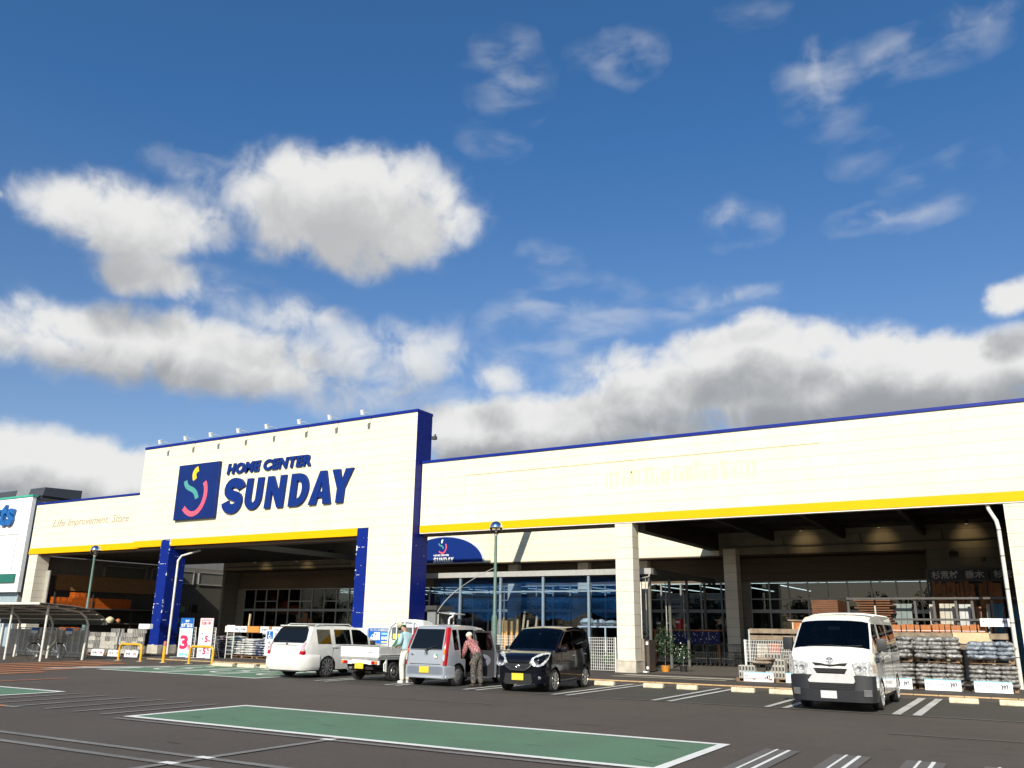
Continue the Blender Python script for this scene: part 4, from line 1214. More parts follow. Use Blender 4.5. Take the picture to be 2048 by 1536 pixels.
# ------------------------------------------------------------------ white van
def make_van():
    t = thing('van', 'white high-fronted delivery van with black lower bumper parked facing the camera', 'van', (-3.66, 19.42, 0))
    L, W = 4.69, 1.69
    wp = paint('van_white', (0.78, 0.76, 0.69))
    top = [(0, 0.98), (0.05, 1.10), (0.16, 1.20), (0.28, 1.235), (0.62, 1.53), (0.92, 1.80), (1.05, 1.86), (1.3, 1.92), (2.2, 1.975), (4.3, 1.965), (4.55, 1.93), (L, 1.78)]
    plan = [(0, 0.84), (0.04, 0.90), (0.12, 0.955), (0.3, 0.99), (0.6, 1.0), (4.4, 1.0), (4.6, 0.98), (L, 0.93)]
    belt = [(0, 0.9), (0.3, 1.15), (0.9, 1.16), (L, 1.13)]
    tumble = [(0, 0.97), (0.35, 1.0), (0.95, 1.0), (1.15, 0.985), (1.82, 0.86), (2.0, 0.83)]
    car = Car(L, W, top, plan, belt, 1.76, tumble, [(1.0, 0.37), (3.57, 0.37)], 0.30, cuts=(0.02, 0.30, 0.62, 0.72, 1.50, 1.56, 1.68, 1.74, 2.9, 2.96, 3.0, 4.35, 4.42), rise=0.05)
    wins = [(0.72, 1.50), (1.74, 2.90), (2.96, 4.35)]
    def cl(y, j, side):
        if j >= 5 and 0.30 < y < 0.92: return 'windshield'
        if j == 4 and 0.30 < y < 0.92: return 'body'
        if j == 3 and in_any(y, wins) : return 'window:f' if y < 1.6 else 'window:r'
        if (1.56 < y < 1.575 or 3.0 < y < 3.012) and j < 5: return 'body'
        if y < 0.62 and j in (0,): return 'bumper'
        if y < 0.40 and j in (1,): return 'bumper'
        return 'body'
    mats = {'body': wp, 'windshield': car_glass, 'window:f': car_glass, 'window:r': car_glass_dark, 'bumper': trim_blk}
    car.shell(t, cl, lambda j: 'bumper' if j < 2 else 'body', lambda j: 'body' if j != 3 else 'window:r', mats)
    underbody(t, L, W, 0.3, 4.4)
    b = MB(); b.box(-0.76, 0.76, 0.35, 4.5, 0.45, 0.5); b.box(-0.74, 0.74, 0.45, 0.62, 0.5, 1.12); b.build('cab_floor', black_in, t)
    seats(t, (1.25,), W, z=0.85, h=0.6)
    b = MB(); b.box(-0.74, 0.74, 2.0, 2.05, 0.5, 1.45); b.build('bulkhead', black_in, t)
    # black windscreen surround and wiper
    b = MB()
    b.tube([(-0.5, 0.31, 1.285), (0.0, 0.33, 1.31), (0.2, 0.32, 1.30)], 0.008, 5); b.tube([(0.1, 0.31, 1.285), (0.62, 0.33, 1.31)], 0.008, 5)
    b.build('wiper', trim_blk, t)
    b = MB(); b.obox((0.0, 0.80, 1.66), (0.26, 0.03, 0.07)); b.build('rear_view_mirror', mat('mirror_grey', (0.2, 0.22, 0.23), 0.3), t, bevel=0.01)
    b = MB()
    pts = [(-0.4 + 0.17 * math.cos(a), 0.74 + 0.06 * math.sin(a), 1.22 + 0.15 * math.sin(a)) for a in [2 * PI * k / 20 for k in range(21)]]
    b.tube(pts, 0.013, 5); b.build('steering_wheel', trim_blk, t)
    # headlights wrap the corners
    for s in (-1, 1):
        b = MB()
        poly = [(0.43, 0.95), (0.50, 0.74), (0.845, 0.71), (0.855, 1.0), (0.60, 0.99)]
        P = []
        for (x, z) in poly:
            yy = 0.0 if x < 0.7 else 0.10
            if x > 0.8: yy = 0.20
            P.append((s * x, yy, z))
        front = [(s * 0.43, -0.018, 0.95), (s * 0.49, -0.022, 0.735), (s * 0.70, -0.006, 0.72), (s * 0.825, 0.09, 0.715), (s * 0.858, 0.26, 0.72), (s * 0.857, 0.26, 1.0), (s * 0.825, 0.085, 1.0), (s * 0.70, -0.002, 1.0), (s * 0.58, -0.014, 0.985)]
        back = [(x * 0.97, y + 0.05, z) for x, y, z in front]
        n = len(front)
        b.add(front + back, [(0, 1, 2, 7, 8), (2, 3, 6, 7), (3, 4, 5, 6)] + [(i, (i + 1) % n, (i + 1) % n + n, i + n) for i in range(n)])
        hl = b.build('headlight', clear_lens, t, smooth=20)
        r = MB(); r.lathe([(0.055, 0.0), (0.05, -0.008), (0.02, -0.001)], (s * 0.57, -0.022, 0.86), 16, axis='Y'); r.lathe([(0.034, 0.0), (0.03, -0.008), (0.012, -0.002)], (s * 0.69, -0.009, 0.87), 14, axis='Y'); r.build('reflector', alloy, hl, smooth=40)
        r = MB(); r.obox((s * 0.835, 0.15, 0.86), (0.02, 0.12, 0.16), rz=-s * 0.3); r.build('turn_signal', mat('signal_smoke', (0.35, 0.16, 0.10), 0.2, coat=1), hl)
    # grille: painted bars with two dark slots, silver lower bar
    b = MB(); b.prism([(-0.36, 0.965), (-0.30, 0.90), (-0.16, 0.905), (0, 0.885), (0.16, 0.905), (0.30, 0.90), (0.36, 0.965), (0.2, 0.955), (0.08, 0.93), (-0.08, 0.93), (-0.2, 0.955)], -0.012, 0.0, 'Y'); b.build('grille_slot', black_in, t)
    b = MB(); b.prism([(-0.34, 0.845), (-0.28, 0.765), (0.28, 0.765), (0.34, 0.845), (0.2, 0.835), (-0.2, 0.835)], -0.03, 0.0, 'Y'); b.build('grille_slot', black_in, t)
    b = MB(); b.prism([(-0.43, 0.865), (-0.36, 0.74), (-0.28, 0.745), (-0.34, 0.85), (0.34, 0.85), (0.28, 0.745), (-0.28, 0.745), (-0.36, 0.735), (-0.47, 0.60), (-0.44, 0.565), (0.44, 0.565), (0.47, 0.60), (0.43, 0.865)], -0.026, -0.001, 'Y')
    b.build('grille_bar', mat('silver_bar', (0.62, 0.62, 0.60), 0.3, 0.2), t)
    b = MB(); b.prism([(-0.47, 0.56), (-0.44, 0.43), (0.44, 0.43), (0.47, 0.56)], -0.012, 0.0, 'Y'); b.build('lower_intake', black_in, t)
    b = MB()
    for z in (0.455, 0.49, 0.525): b.box(-0.43, 0.43, -0.024, -0.013, z, z + 0.012)
    b.build('intake_slats', trim_blk, t)
    # bumper proper: a dark moulded skirt standing proud of the shell
    b = MB()
    prof = [(-0.872, 0.40), (-0.858, 0.16), (-0.80, 0.02), (-0.66, -0.045), (-0.48, -0.055), (0.48, -0.055), (0.66, -0.045), (0.80, 0.02), (0.858, 0.16), (0.872, 0.40)]
    def skirt(b, prof, z0, z1, inset0, inset1):
        n = len(prof)
        lo = [(x * inset0, y + (1 - inset0) * 0.2, z0) for x, y in prof]; hi = [(x * inset1, y + (1 - inset1) * 0.2, z1) for x, y in prof]
        lob = [(x * 0.96, y + 0.05, z0) for x, y in prof]; hib = [(x * 0.96, y + 0.05, z1) for x, y in prof]
        b.add(lo + hi + lob + hib, [(i, i + 1, i + 1 + n, i + n) for i in range(n - 1)] + [(i, i + 2 * n, i + 1 + 2 * n, i + 1) for i in range(n - 1)] + [(i + n, i + 1 + n, i + 1 + 3 * n, i + 3 * n) for i in range(n - 1)])
    skirt(b, prof, 0.20, 0.43, 0.97, 1.0)
    for s in (-1, 1):
        b.add([(s * 0.47, -0.05, 0.43), (s * 0.66, -0.045, 0.43), (s * 0.80, 0.02, 0.43), (s * 0.86, 0.16, 0.43), (s * 0.86, 0.16, 0.705), (s * 0.80, 0.035, 0.705), (s * 0.66, -0.03, 0.71), (s * 0.50, -0.035, 0.725)], [(0, 1, 6, 7), (1, 2, 5, 6), (2, 3, 4, 5)])
    b.build('bumper', mat('bumper_grey', (0.012, 0.013, 0.016), 0.5), t, smooth=40)
    for s in (-1, 1):
        b = MB()
        for k in range(6): b.obox((s * 0.705, -0.035, 0.33 + 0.022 * k), (0.16, 0.012, 0.012), rz=s * 0.42)
        b.build('bumper_vent', mat('vent_grey', (0.2, 0.2, 0.2), 0.5), t)
    b = MB(); b.box(-0.22, 0.10, -0.075, -0.058, 0.26, 0.41); b.build('number_plate', plate_w, t, bevel=0.004)
    # roundel badge: three overlapping ovals
    b = MB()
    def oval(cx, cz, rx, rz, y=-0.012): return [(cx + rx * math.cos(a), y, cz + rz * math.sin(a)) for a in [2 * PI * k / 24 for k in range(25)]]
    yb = 0.035
    for (rx, rz) in ((0.068, 0.048), (0.024, 0.044)): b.tube([(p[0], yb - 0.06 + (p[2] - 1.02) * 0.42, p[2]) for p in oval(0, 1.02, rx, rz)], 0.0055, 5)
    b.tube([(p[0], yb - 0.06 + (p[2] - 1.02) * 0.42, p[2]) for p in oval(0, 1.043, 0.048, 0.018)], 0.0055, 5)
    b.build('badge', chrome, t)
    # side details
    for s in (-1, 1):
        handle(car, 1.42, 0.99, s, t, trim_blk)
        b = MB(); strip_on(car, 1.8, 4.4, 0.93, s, 0.01, 0.012, b, 10); b.build('slide_rail', trim_blk, t)
        b = MB()
        for yc in (1.60, 3.02):
            strip_on(car, yc, yc + 0.012, 0.42, s, 0.10, 0.0015, b, 1); strip_on(car, yc, yc + 0.012, 0.80, s, 0.28, 0.0015, b, 1)
        b.build('door_gap', black_in, t)
        b = MB(); b.obox((s * 0.965, 0.62, 1.33), (0.20, 0.11, 0.26), rz=s * 0.15); b.tube([(s * 0.80, 0.58, 1.12), (s * 0.93, 0.62, 1.20)], 0.022, 6); b.build('wing_mirror', trim_blk, t, bevel=0.045, bseg=3, smooth=60)
    b = MB(); b.obox((0.86, 0.52, 1.02), (0.10, 0.08, 0.12)); b.build('kerb_mirror', trim_blk, t, bevel=0.03)
    b = MB()
    for k in range(7):
        yk = 1.9 + k * 0.36; rg = car.ring(yk)[5:]
        b.tube([(-p[0], yk, p[1]) for p in rg] + [(p[0], yk, p[1]) for p in reversed(rg[:-1])], 0.012, 5)
    b.build('roof_rib', wp, t, merge=False)
    wheels(t, W, (1.0, 3.57), 0.325, 0.19, mat('hubcap_silver', (0.55, 0.55, 0.54), 0.3, 0.6), style='spoke', spokes=12, rimr=0.72)
    return t
make_van()

# ------------------------------------------------------------------ small tall hatch bodies (black one and silver one)
def make_black():
    t = thing('kei_car', 'small black tall hatchback with chrome grille parked facing the camera', 'car', (-11.33, 19.62, 0), math.radians(4.0))
    L, W = 3.395, 1.475
    bp_ = paint('car_black', (0.003, 0.0035, 0.007), rough=0.15, spec=0.1, coat=0.7)
    top = [(0, 0.80), (0.05, 0.86), (0.2, 0.93), (0.45, 0.99), (0.75, 1.05), (1.05, 1.28), (1.35, 1.49), (1.5, 1.56), (1.75, 1.605), (2.3, 1.63), (2.9, 1.60), (3.15, 1.55), (3.3, 1.40), (L, 1.05)]
    plan = [(0, 0.72), (0.04, 0.80), (0.12, 0.89), (0.28, 0.96), (0.5, 0.99), (0.8, 1.0), (2.9, 1.0), (3.2, 0.97), (3.33, 0.92), (L, 0.84)]
    belt = [(0, 0.78), (0.75, 0.97), (1.1, 0.98), (2.2, 1.02), (3.0, 1.08), (L, 1.1)]
    tumble = [(0, 0.95), (0.35, 0.99), (0.75, 1.0), (0.98, 0.985), (1.5, 0.86), (1.65, 0.80)]
    car = Car(L, W, top, plan, belt, 1.50, tumble, [(0.68, 0.33), (3.07 - 0.30, 0.33)], 0.22, cuts=(0.75, 1.15, 1.22, 1.92, 2.02, 2.72, 2.80, 3.12), rise=0.03)
    def cl(y, j, side):
        if j >= 5 and 0.75 < y < 1.5: return 'windshield'
        if j == 3 and in_any(y, [(1.15, 1.92), (2.02, 2.72)]): return 'window:f' if y < 2 else 'window:r'
        if j >= 5 and 3.15 < y < 3.33: return 'rear_window'
        return 'body'
    mats = {'body': bp_, 'windshield': car_glass, 'window:f': car_glass, 'window:r': car_glass_dark, 'rear_window': car_glass_dark}
    car.shell(t, cl, lambda j: 'body', lambda j: 'body', mats)
    underbody(t, L, W, 0.3, 3.1, 0.45)
    b = MB(); b.box(-0.62, 0.62, 0.8, 3.1, 0.4, 0.45); b.box(-0.6, 0.6, 0.8, 1.05, 0.45, 0.93); b.build('cab_floor', black_in, t)
    seats(t, (1.5, 2.3), W, z=0.62, h=0.55)
    pts = [(0.33 * -1 + 0.16 * math.cos(a), 1.12 + 0.08 * math.sin(a), 1.0 + 0.13 * math.sin(a)) for a in [2 * PI * k / 18 for k in range(19)]]
    b = MB(); b.tube(pts, 0.012, 5); b.build('steering_wheel', trim_blk, t)
    b = MB(); b.obox((0.0, 1.33, 1.42), (0.05, 0.01, 0.04)); b.build('windscreen_sticker', mat('sticker_white', (0.7, 0.7, 0.7), 0.5), t)
    for s in (-1, 1):
        fr = [(s * 0.30, 0.005, 0.70), (s * 0.40, 0.0, 0.645), (s * 0.53, 0.02, 0.62), (s * 0.64, 0.10, 0.66), (s * 0.70, 0.27, 0.80), (s * 0.685, 0.46, 0.955), (s * 0.60, 0.30, 0.965), (s * 0.48, 0.13, 0.915), (s * 0.36, 0.03, 0.82)]
        fr = [(x * 1.05, y - 0.035, z + 0.01) for x, y, z in fr]
        n = len(fr)
        bk = [(x * 0.93, y + 0.07, z) for x, y, z in fr]
        b = MB(); b.add(fr + bk, [(0, 1, 8), (1, 2, 7, 8), (2, 3, 6, 7), (3, 4, 5, 6)] + [(i, (i + 1) % n, (i + 1) % n + n, i + n) for i in range(n)])
        hl = b.build('headlight', clear_lens, t, smooth=40)
        r = MB(); r.lathe([(0.06, 0.0), (0.055, -0.012), (0.02, 0.0)], (s * 0.50, -0.002, 0.72), 14, axis='Y'); r.build('reflector', chrome, hl, smooth=40)
        b = MB(); b.lathe([(0.05, 0.03), (0.045, -0.012), (0.03, -0.016)], (s * 0.56, 0.03, 0.36), 14, axis='Y'); b.build('fog_lamp', chrome, t, smooth=40)
        handle(car, 1.80, 0.88, s, t, chrome); handle(car, 2.62, 0.90, s, t, chrome)
        mirror_ear(t, s * 0.70, 1.05, 1.04, s, bp_, (0.17, 0.10, 0.13))
        b = MB()
        for yc in (1.12, 1.96, 2.82):
            strip_on(car, yc, yc + 0.01, 0.62, s, 0.32, 0.001, b, 1)
        b.build('door_gap', black_in, t)
        b = MB()
        b.tube([(s * (car.wat(y, z) + 0.004), y, z) for y, z in ((0.98, 1.06), (1.25, 1.30), (1.55, 1.49), (2.2, 1.54), (2.7, 1.52))], 0.012, 5)
        b.build('door_visor', mat('visor_smoke', (0.05, 0.04, 0.035), 0.2), t)
    b = MB(); b.prism([(-0.37, 0.715), (-0.30, 0.60), (-0.2, 0.56), (0.2, 0.56), (0.30, 0.60), (0.37, 0.715), (0.2, 0.70), (-0.2, 0.70)], -0.035, 0.01, 'Y'); b.build('grille', black_in, t)
    b = MB()
    b.tube([(-0.42, -0.02, 0.74), (-0.33, -0.05, 0.62), (-0.20, -0.055, 0.545), (0.20, -0.055, 0.545), (0.33, -0.05, 0.62), (0.42, -0.02, 0.74)], 0.014, 6)
    b.tube([(-0.31, -0.045, 0.655), (0.31, -0.045, 0.655)], 0.008, 6); b.tube([(-0.27, -0.045, 0.61), (0.27, -0.045, 0.61)], 0.006, 6)
    b.build('grille_trim', chrome, t, smooth=40)
    b = MB(); b.tube([(0.045 * math.cos(a), -0.058, 0.64 + 0.032 * math.sin(a)) for a in [2 * PI * k / 16 for k in range(17)]], 0.006, 5); b.obox((0, -0.056, 0.64), (0.05, 0.008, 0.02), ry=0.5); b.build('badge', chrome, t)
    b = MB(); b.box(-0.165, 0.165, -0.06, -0.045, 0.30, 0.465); b.build('number_plate', plate_y, t, bevel=0.004)
    b = MB(); b.prism([(-0.4, 0.26), (-0.36, 0.2), (0.36, 0.2), (0.4, 0.26), (0.36, 0.46), (-0.36, 0.46)], -0.03, 0.0, 'Y'); b.build('lower_intake', black_in, t)
    wheels(t, W, (0.68, 2.77), 0.28, 0.165, alloy, style='spoke', spokes=9, rimr=0.74)
    return t
make_black()

def make_silver():
    L, W = 3.395, 1.475
    t = thing('kei_car', 'small silver hatchback with open rear door, seen from behind', 'car', (-14.37, 19.86 + L, 0), math.radians(180 - 1.5))
    # local: nose 0 .. tail L; rotated so the tail faces the camera; world +X side is local -x
    sp = paint('car_silver', (0.37, 0.40, 0.43), metal=0.25, rough=0.4)
    top = [(0, 0.75), (0.1, 0.88), (0.5, 0.98), (0.72, 1.02), (1.0, 1.24), (1.3, 1.47), (1.5, 1.56), (1.9, 1.61), (2.5, 1.63), (2.95, 1.61), (3.06, 1.575), (3.12, 1.53), (3.34, 1.02), (L, 0.5)]
    plan = [(0, 0.72), (0.12, 0.9), (0.4, 0.98), (0.8, 1.0), (3.0, 1.0), (3.2, 0.985), (3.30, 0.955), (L, 0.90)]
    belt = [(0, 0.70), (0.72, 0.94), (3.36, 0.96), (L, 0.4)]
    tumble = [(0, 0.95), (0.35, 1.0), (0.75, 1.0), (0.96, 0.985), (1.5, 0.83), (1.65, 0.78)]
    car = Car(L, W, top, plan, belt, 1.50, tumble, [(0.66, 0.32), (2.83, 0.33)], 0.22, cuts=(0.72, 1.08, 1.80, 1.95, 2.50, 2.72, 2.80, 3.02, 3.12), rise=0.03)
    def cl(y, j, side):
        if side == -1 and ((1.95 < y < 2.50 and 0 <= j <= 3) or (2.50 < y < 2.72 and 2 <= j <= 3)): return None          # the open rear door
        if j >= 5 and 0.72 < y < 1.5: return 'windshield'
        if j == 3 and in_any(y, [(1.08, 1.80), (1.95, 2.72)]): return 'window'
        if j == 3 and 2.80 < y < 3.02: return 'window'
        return 'body'
    mats = {'body': sp, 'windshield': car_glass_clear, 'window': car_glass, 'tailgate': sp}
    rings = None
    car.shell(t, cl, lambda j: 'body', lambda j: 'body', mats)
    # tail panel details: tail slopes from (3.27,1.53) to (3.36,1.02) to (L,.5)
    def ty(z): return lerp_prof([(0.5, L), (1.02, 3.34), (1.53, 3.12)], z)
    def tx(z, x): return x
    # shell above the cap is the top strip: glass lies on it
    gx0, gx1 = 0.52, 0.50
    P = [(-0.545, 0.98), (0.545, 0.98), (0.47, 1.50), (-0.47, 1.50)]
    b = MB(); b.add([(x, ty(z) + 0.028, z + 0.012) for x, z in P] + [(x, ty(z) + 0.005, z + 0.01) for x, z in P], [(0, 1, 2, 3), (4, 7, 6, 5), (0, 4, 5, 1), (1, 5, 6, 2), (2, 6, 7, 3), (3, 7, 4, 0)])
    b.build('rear_window', mat('rear_glass', (0.006, 0.008, 0.010), 0.06, coat=0.0, var=0.0, spec=0.35), t)
    for s in (-1, 1):
        # tall red lamp up the pillar
        b = MB()
        zz = [0.56, 0.72, 0.85, 0.98, 1.2, 1.4, 1.56]
        vs = []
        for z in zz:
            inner = 0.625 - 0.17 * max(0, (z - 0.9)) ; outer = car.wat(ty(z) - 0.05, z) + 0.006
            y0 = ty(z) + 0.03
            vs += [(s * inner, y0, z), (s * (outer - 0.03), y0 - 0.015, z), (s * (outer + 0.002), ty(z) - 0.03, z), (s * (outer + 0.004), ty(z) - 0.08, z), (s * inner, ty(z) - 0.1, z)]
        fs = []
        for k in range(len(zz) - 1):
            for q in range(4): fs.append((k * 5 + q, k * 5 + q + 1, k * 5 + q + 6, k * 5 + q + 5))
        b.add(vs, fs)
        tl = b.build('tail_light', red_lens, t, smooth=40)
        b = MB(); b.add([(s * 0.61, ty(.86) + .036, .86), (s * 0.665, ty(.86) + .03, .86), (s * 0.665, ty(.98) + .03, .98), (s * 0.60, ty(.98) + .036, .98)], [(0, 1, 2, 3)]); b.build('turn_lens', amber_lens, tl)
        b = MB(); b.add([(s * 0.61, ty(.68) + .036, .68), (s * 0.67, ty(.68) + .03, .68), (s * 0.67, ty(.85) + .03, .85), (s * 0.61, ty(.85) + .036, .85)], [(0, 1, 2, 3)]); b.build('reverse_lens', clear_lens, tl)
        mirror_ear(t, s * 0.70, 0.98, 1.02, s, trim_blk, (0.16, 0.09, 0.14))
    # rear bumper proud of the body, with a step
    b = MB()
    prof = [(-0.745, 3.0), (-0.74, 3.25), (-0.70, 3.36), (-0.55, 3.425), (0.55, 3.425), (0.70, 3.36), (0.74, 3.25), (0.745, 3.0)]
    n = len(prof)
    for (z0, z1, k0, k1) in ((0.22, 0.33, 0.975, 1.0), (0.33, 0.50, 1.0, 0.995), (0.50, 0.565, 0.995, 0.97)):
        lo = [(x * k0, 3.0 + (y - 3.0) * (0.93 if k0 < .98 else 1), z0) for x, y in prof]; hi = [(x * k1, 3.0 + (y - 3.0) * (0.92 if k1 < .98 else 1), z1) for x, y in prof]
        b.add(lo + hi, [(i, i + 1, i + 1 + n, i + n) for i in range(n - 1)])
        b.add([(x, y, z0) for x, y, _ in lo] + [(x, 3.0, z0) for x, y, _ in lo], [(i, i + 1, i + 1 + n, i + n) for i in range(n - 1)])
    b.build('bumper', sp, t, smooth=35)
    b = MB(); b.box(-0.165, 0.165, 3.425, 3.437, 0.355, 0.52); b.build('number_plate', plate_y, t, bevel=0.004)
    b = MB(); b.tube([(-0.53, ty(.565) + .01, .585), (0.53, ty(.565) + .01, .585)], 0.006, 5); b.tube([(-0.55, ty(.98) + .016, .965), (0.55, ty(.98) + .016, .965)], 0.006, 5); b.build('tailgate_gap', black_in, t)
    b = MB(); b.tube([(0.0, 3.40, 0.93), (-0.12, 3.39, 1.0), (-0.38, 3.375, 1.075)], [0.02, 0.014, 0.008], 6); b.tube([(-0.06, 3.40, 0.86), (-0.02, 3.41, 0.97)], 0.025, 6); b.build('wiper', trim_blk, t)
    b = MB(); b.tube([(0.03 * 1.3 * math.cos(a), 3.385 + .012, 0.865 + 0.03 * math.sin(a)) for a in [2 * PI * k / 14 for k in range(15)]], 0.005, 5); b.build('badge', chrome, t)
    b = MB(); b.box(0.42, 0.50, 3.385, 3.395, 0.82, 0.845); b.build('lock_trim', chrome, t)
    # leaf shaped new-driver style sticker and letters
    st = MB(); st.lathe([(0.001, 0.0), (0.06, 0.0), (0.06, 0.004), (0.001, 0.004)], (-0.36, 3.398, 0.80), 14, axis='Y'); st.build('round_sticker', mat('sticker_cream', (0.75, 0.72, 0.6), 0.5), t)
    st = MB(); st.lathe([(0.001, 0.0), (0.03, 0.0), (0.03, 0.006), (0.001, 0.006)], (-0.385, 3.398, 0.83), 10, axis='Y'); st.build('green_sticker', mat('sticker_green', (0.02, 0.3, 0.12), 0.5), t)
    # interior shell so the opening reads as a cabin
    grey_in = mat('cabin_grey', (0.022, 0.022, 0.025), 0.8)
    b = MB(); b.box(-0.66, 0.66, 0.75, 3.2, 0.28, 0.34); b.box(-0.66, 0.66, 0.7, 0.95, 0.34, 0.92); b.build('cabin_floor', grey_in, t)
    b = MB(); b.box(0.655, 0.665, 1.0, 3.1, 0.34, 0.92); b.build('inner_trim', grey_in, t)
    seats(t, (1.35,), W, z=0.55, h=0.6, M=grey_in)
    b = MB(); b.obox((0, 2.45, 0.55), (1.15, 0.45, 0.16)); b.obox((0, 2.72, 0.82), (1.15, 0.12, 0.55), rx=-0.15); b.build('rear_seat', grey_in, t, bevel=0.03)
    b = MB(); b.box(-0.70, -0.64, 1.84, 1.94, 0.25, 1.0); b.add([(-0.715, 1.84, 1.0), (-0.715, 1.94, 1.0), (-0.63, 1.94, 1.5), (-0.63, 1.84, 1.5), (-0.66, 1.84, 1.0), (-0.66, 1.94, 1.0), (-0.58, 1.94, 1.5), (-0.58, 1.84, 1.5)], [(0, 1, 2, 3), (4, 7, 6, 5), (1, 5, 6, 2), (0, 3, 7, 4), (2, 6, 7, 3)]); b.build('door_pillar', sp, t)
    underbody(t, L, W, 0.3, 3.15, 0.3)
    # the open rear door, hinged at y=1.9, swung about 65 degrees
    R_ = Matrix.Rotation(math.radians(84), 3, 'Z')
    hg = Vector((-0.735, 1.955, 0))
    def hp(y, z, off):
        x0 = -car.wat(2.2, z) + 0.735
        p = Vector((x0 + off, y, z)); q = R_ @ p + hg
        return (q.x, q.y, q.z)
    zs = [0.24, 0.42, 0.72, 0.95]
    b = MB()
    for (yA, yB) in ((0.02, 0.34), (0.34, 0.74)):
        for z0, z1 in zip(zs[:-1], zs[1:]):
            b.add([hp(yA, z0, 0), hp(yB, z0, 0), hp(yB, z1, 0), hp(yA, z1, 0)], [(0, 1, 2, 3)])
            b.add([hp(yA, z0, .075), hp(yB, z0, .075), hp(yB, z1, .075), hp(yA, z1, .075)], [(0, 1, 2, 3)], 1)
    def rimq(pa, pb, m=0): b.add([hp(*pa, 0), hp(*pb, 0), hp(*pb, .075), hp(*pa, .075)], [(0, 1, 2, 3)], m)
    rimq((0.02, .24), (.74, .24)); rimq((0.74, .24), (.74, .95)); rimq((.74, .95), (.68, 1.48)); rimq((.68, 1.48), (.02, 1.48)); rimq((.02, 1.48), (.02, .24))
    for off, m_ in ((0.0, 0), (0.075, 1)):
        b.add([hp(.02, .95, off), hp(.07, .95, off), hp(.07, 1.48, off), hp(.02, 1.48, off)], [(0, 1, 2, 3)], m_)
        b.add([hp(.68, .95, off), hp(.74, .95, off), hp(.68, 1.48, off), hp(.63, 1.48, off)], [(0, 1, 2, 3)], m_)
        b.add([hp(.07, 1.43, off), hp(.635, 1.43, off), hp(.63, 1.48, off), hp(.07, 1.48, off)], [(0, 1, 2, 3)], m_)
    d = b.build('rear_door', [sp, grey_in], t)
    b = MB(); b.add([hp(.07, .95, .03), hp(.68, .95, .03), hp(.635, 1.43, .03), hp(.07, 1.43, .03)], [(0, 1, 2, 3)]); b.build('window', car_glass_dark, d)
    b = MB(); pp = [(0.36 + 0.24 * math.cos(a), 0.68 + 0.16 * math.sin(a)) for a in [2 * PI * k / 18 for k in range(18)]]
    b.add([hp(y, z, .082) for y, z in pp], [tuple(range(18))]); b.build('trim_insert', mat('door_cloth', (0.13, 0.13, 0.17), 0.9), d)
    b = MB(); b.tube([hp(.2, .72, .09), hp(.22, .70, .12), hp(.42, .70, .12), hp(.44, .72, .09)], 0.015, 6); b.build('armrest', grey_in, d)
    wheels(t, W, (0.66, 2.83), 0.275, 0.155, mat('cap_grey', (0.20, 0.195, 0.185), 0.45, 0.3), style='cap', rimr=0.70)
    return t
make_silver()

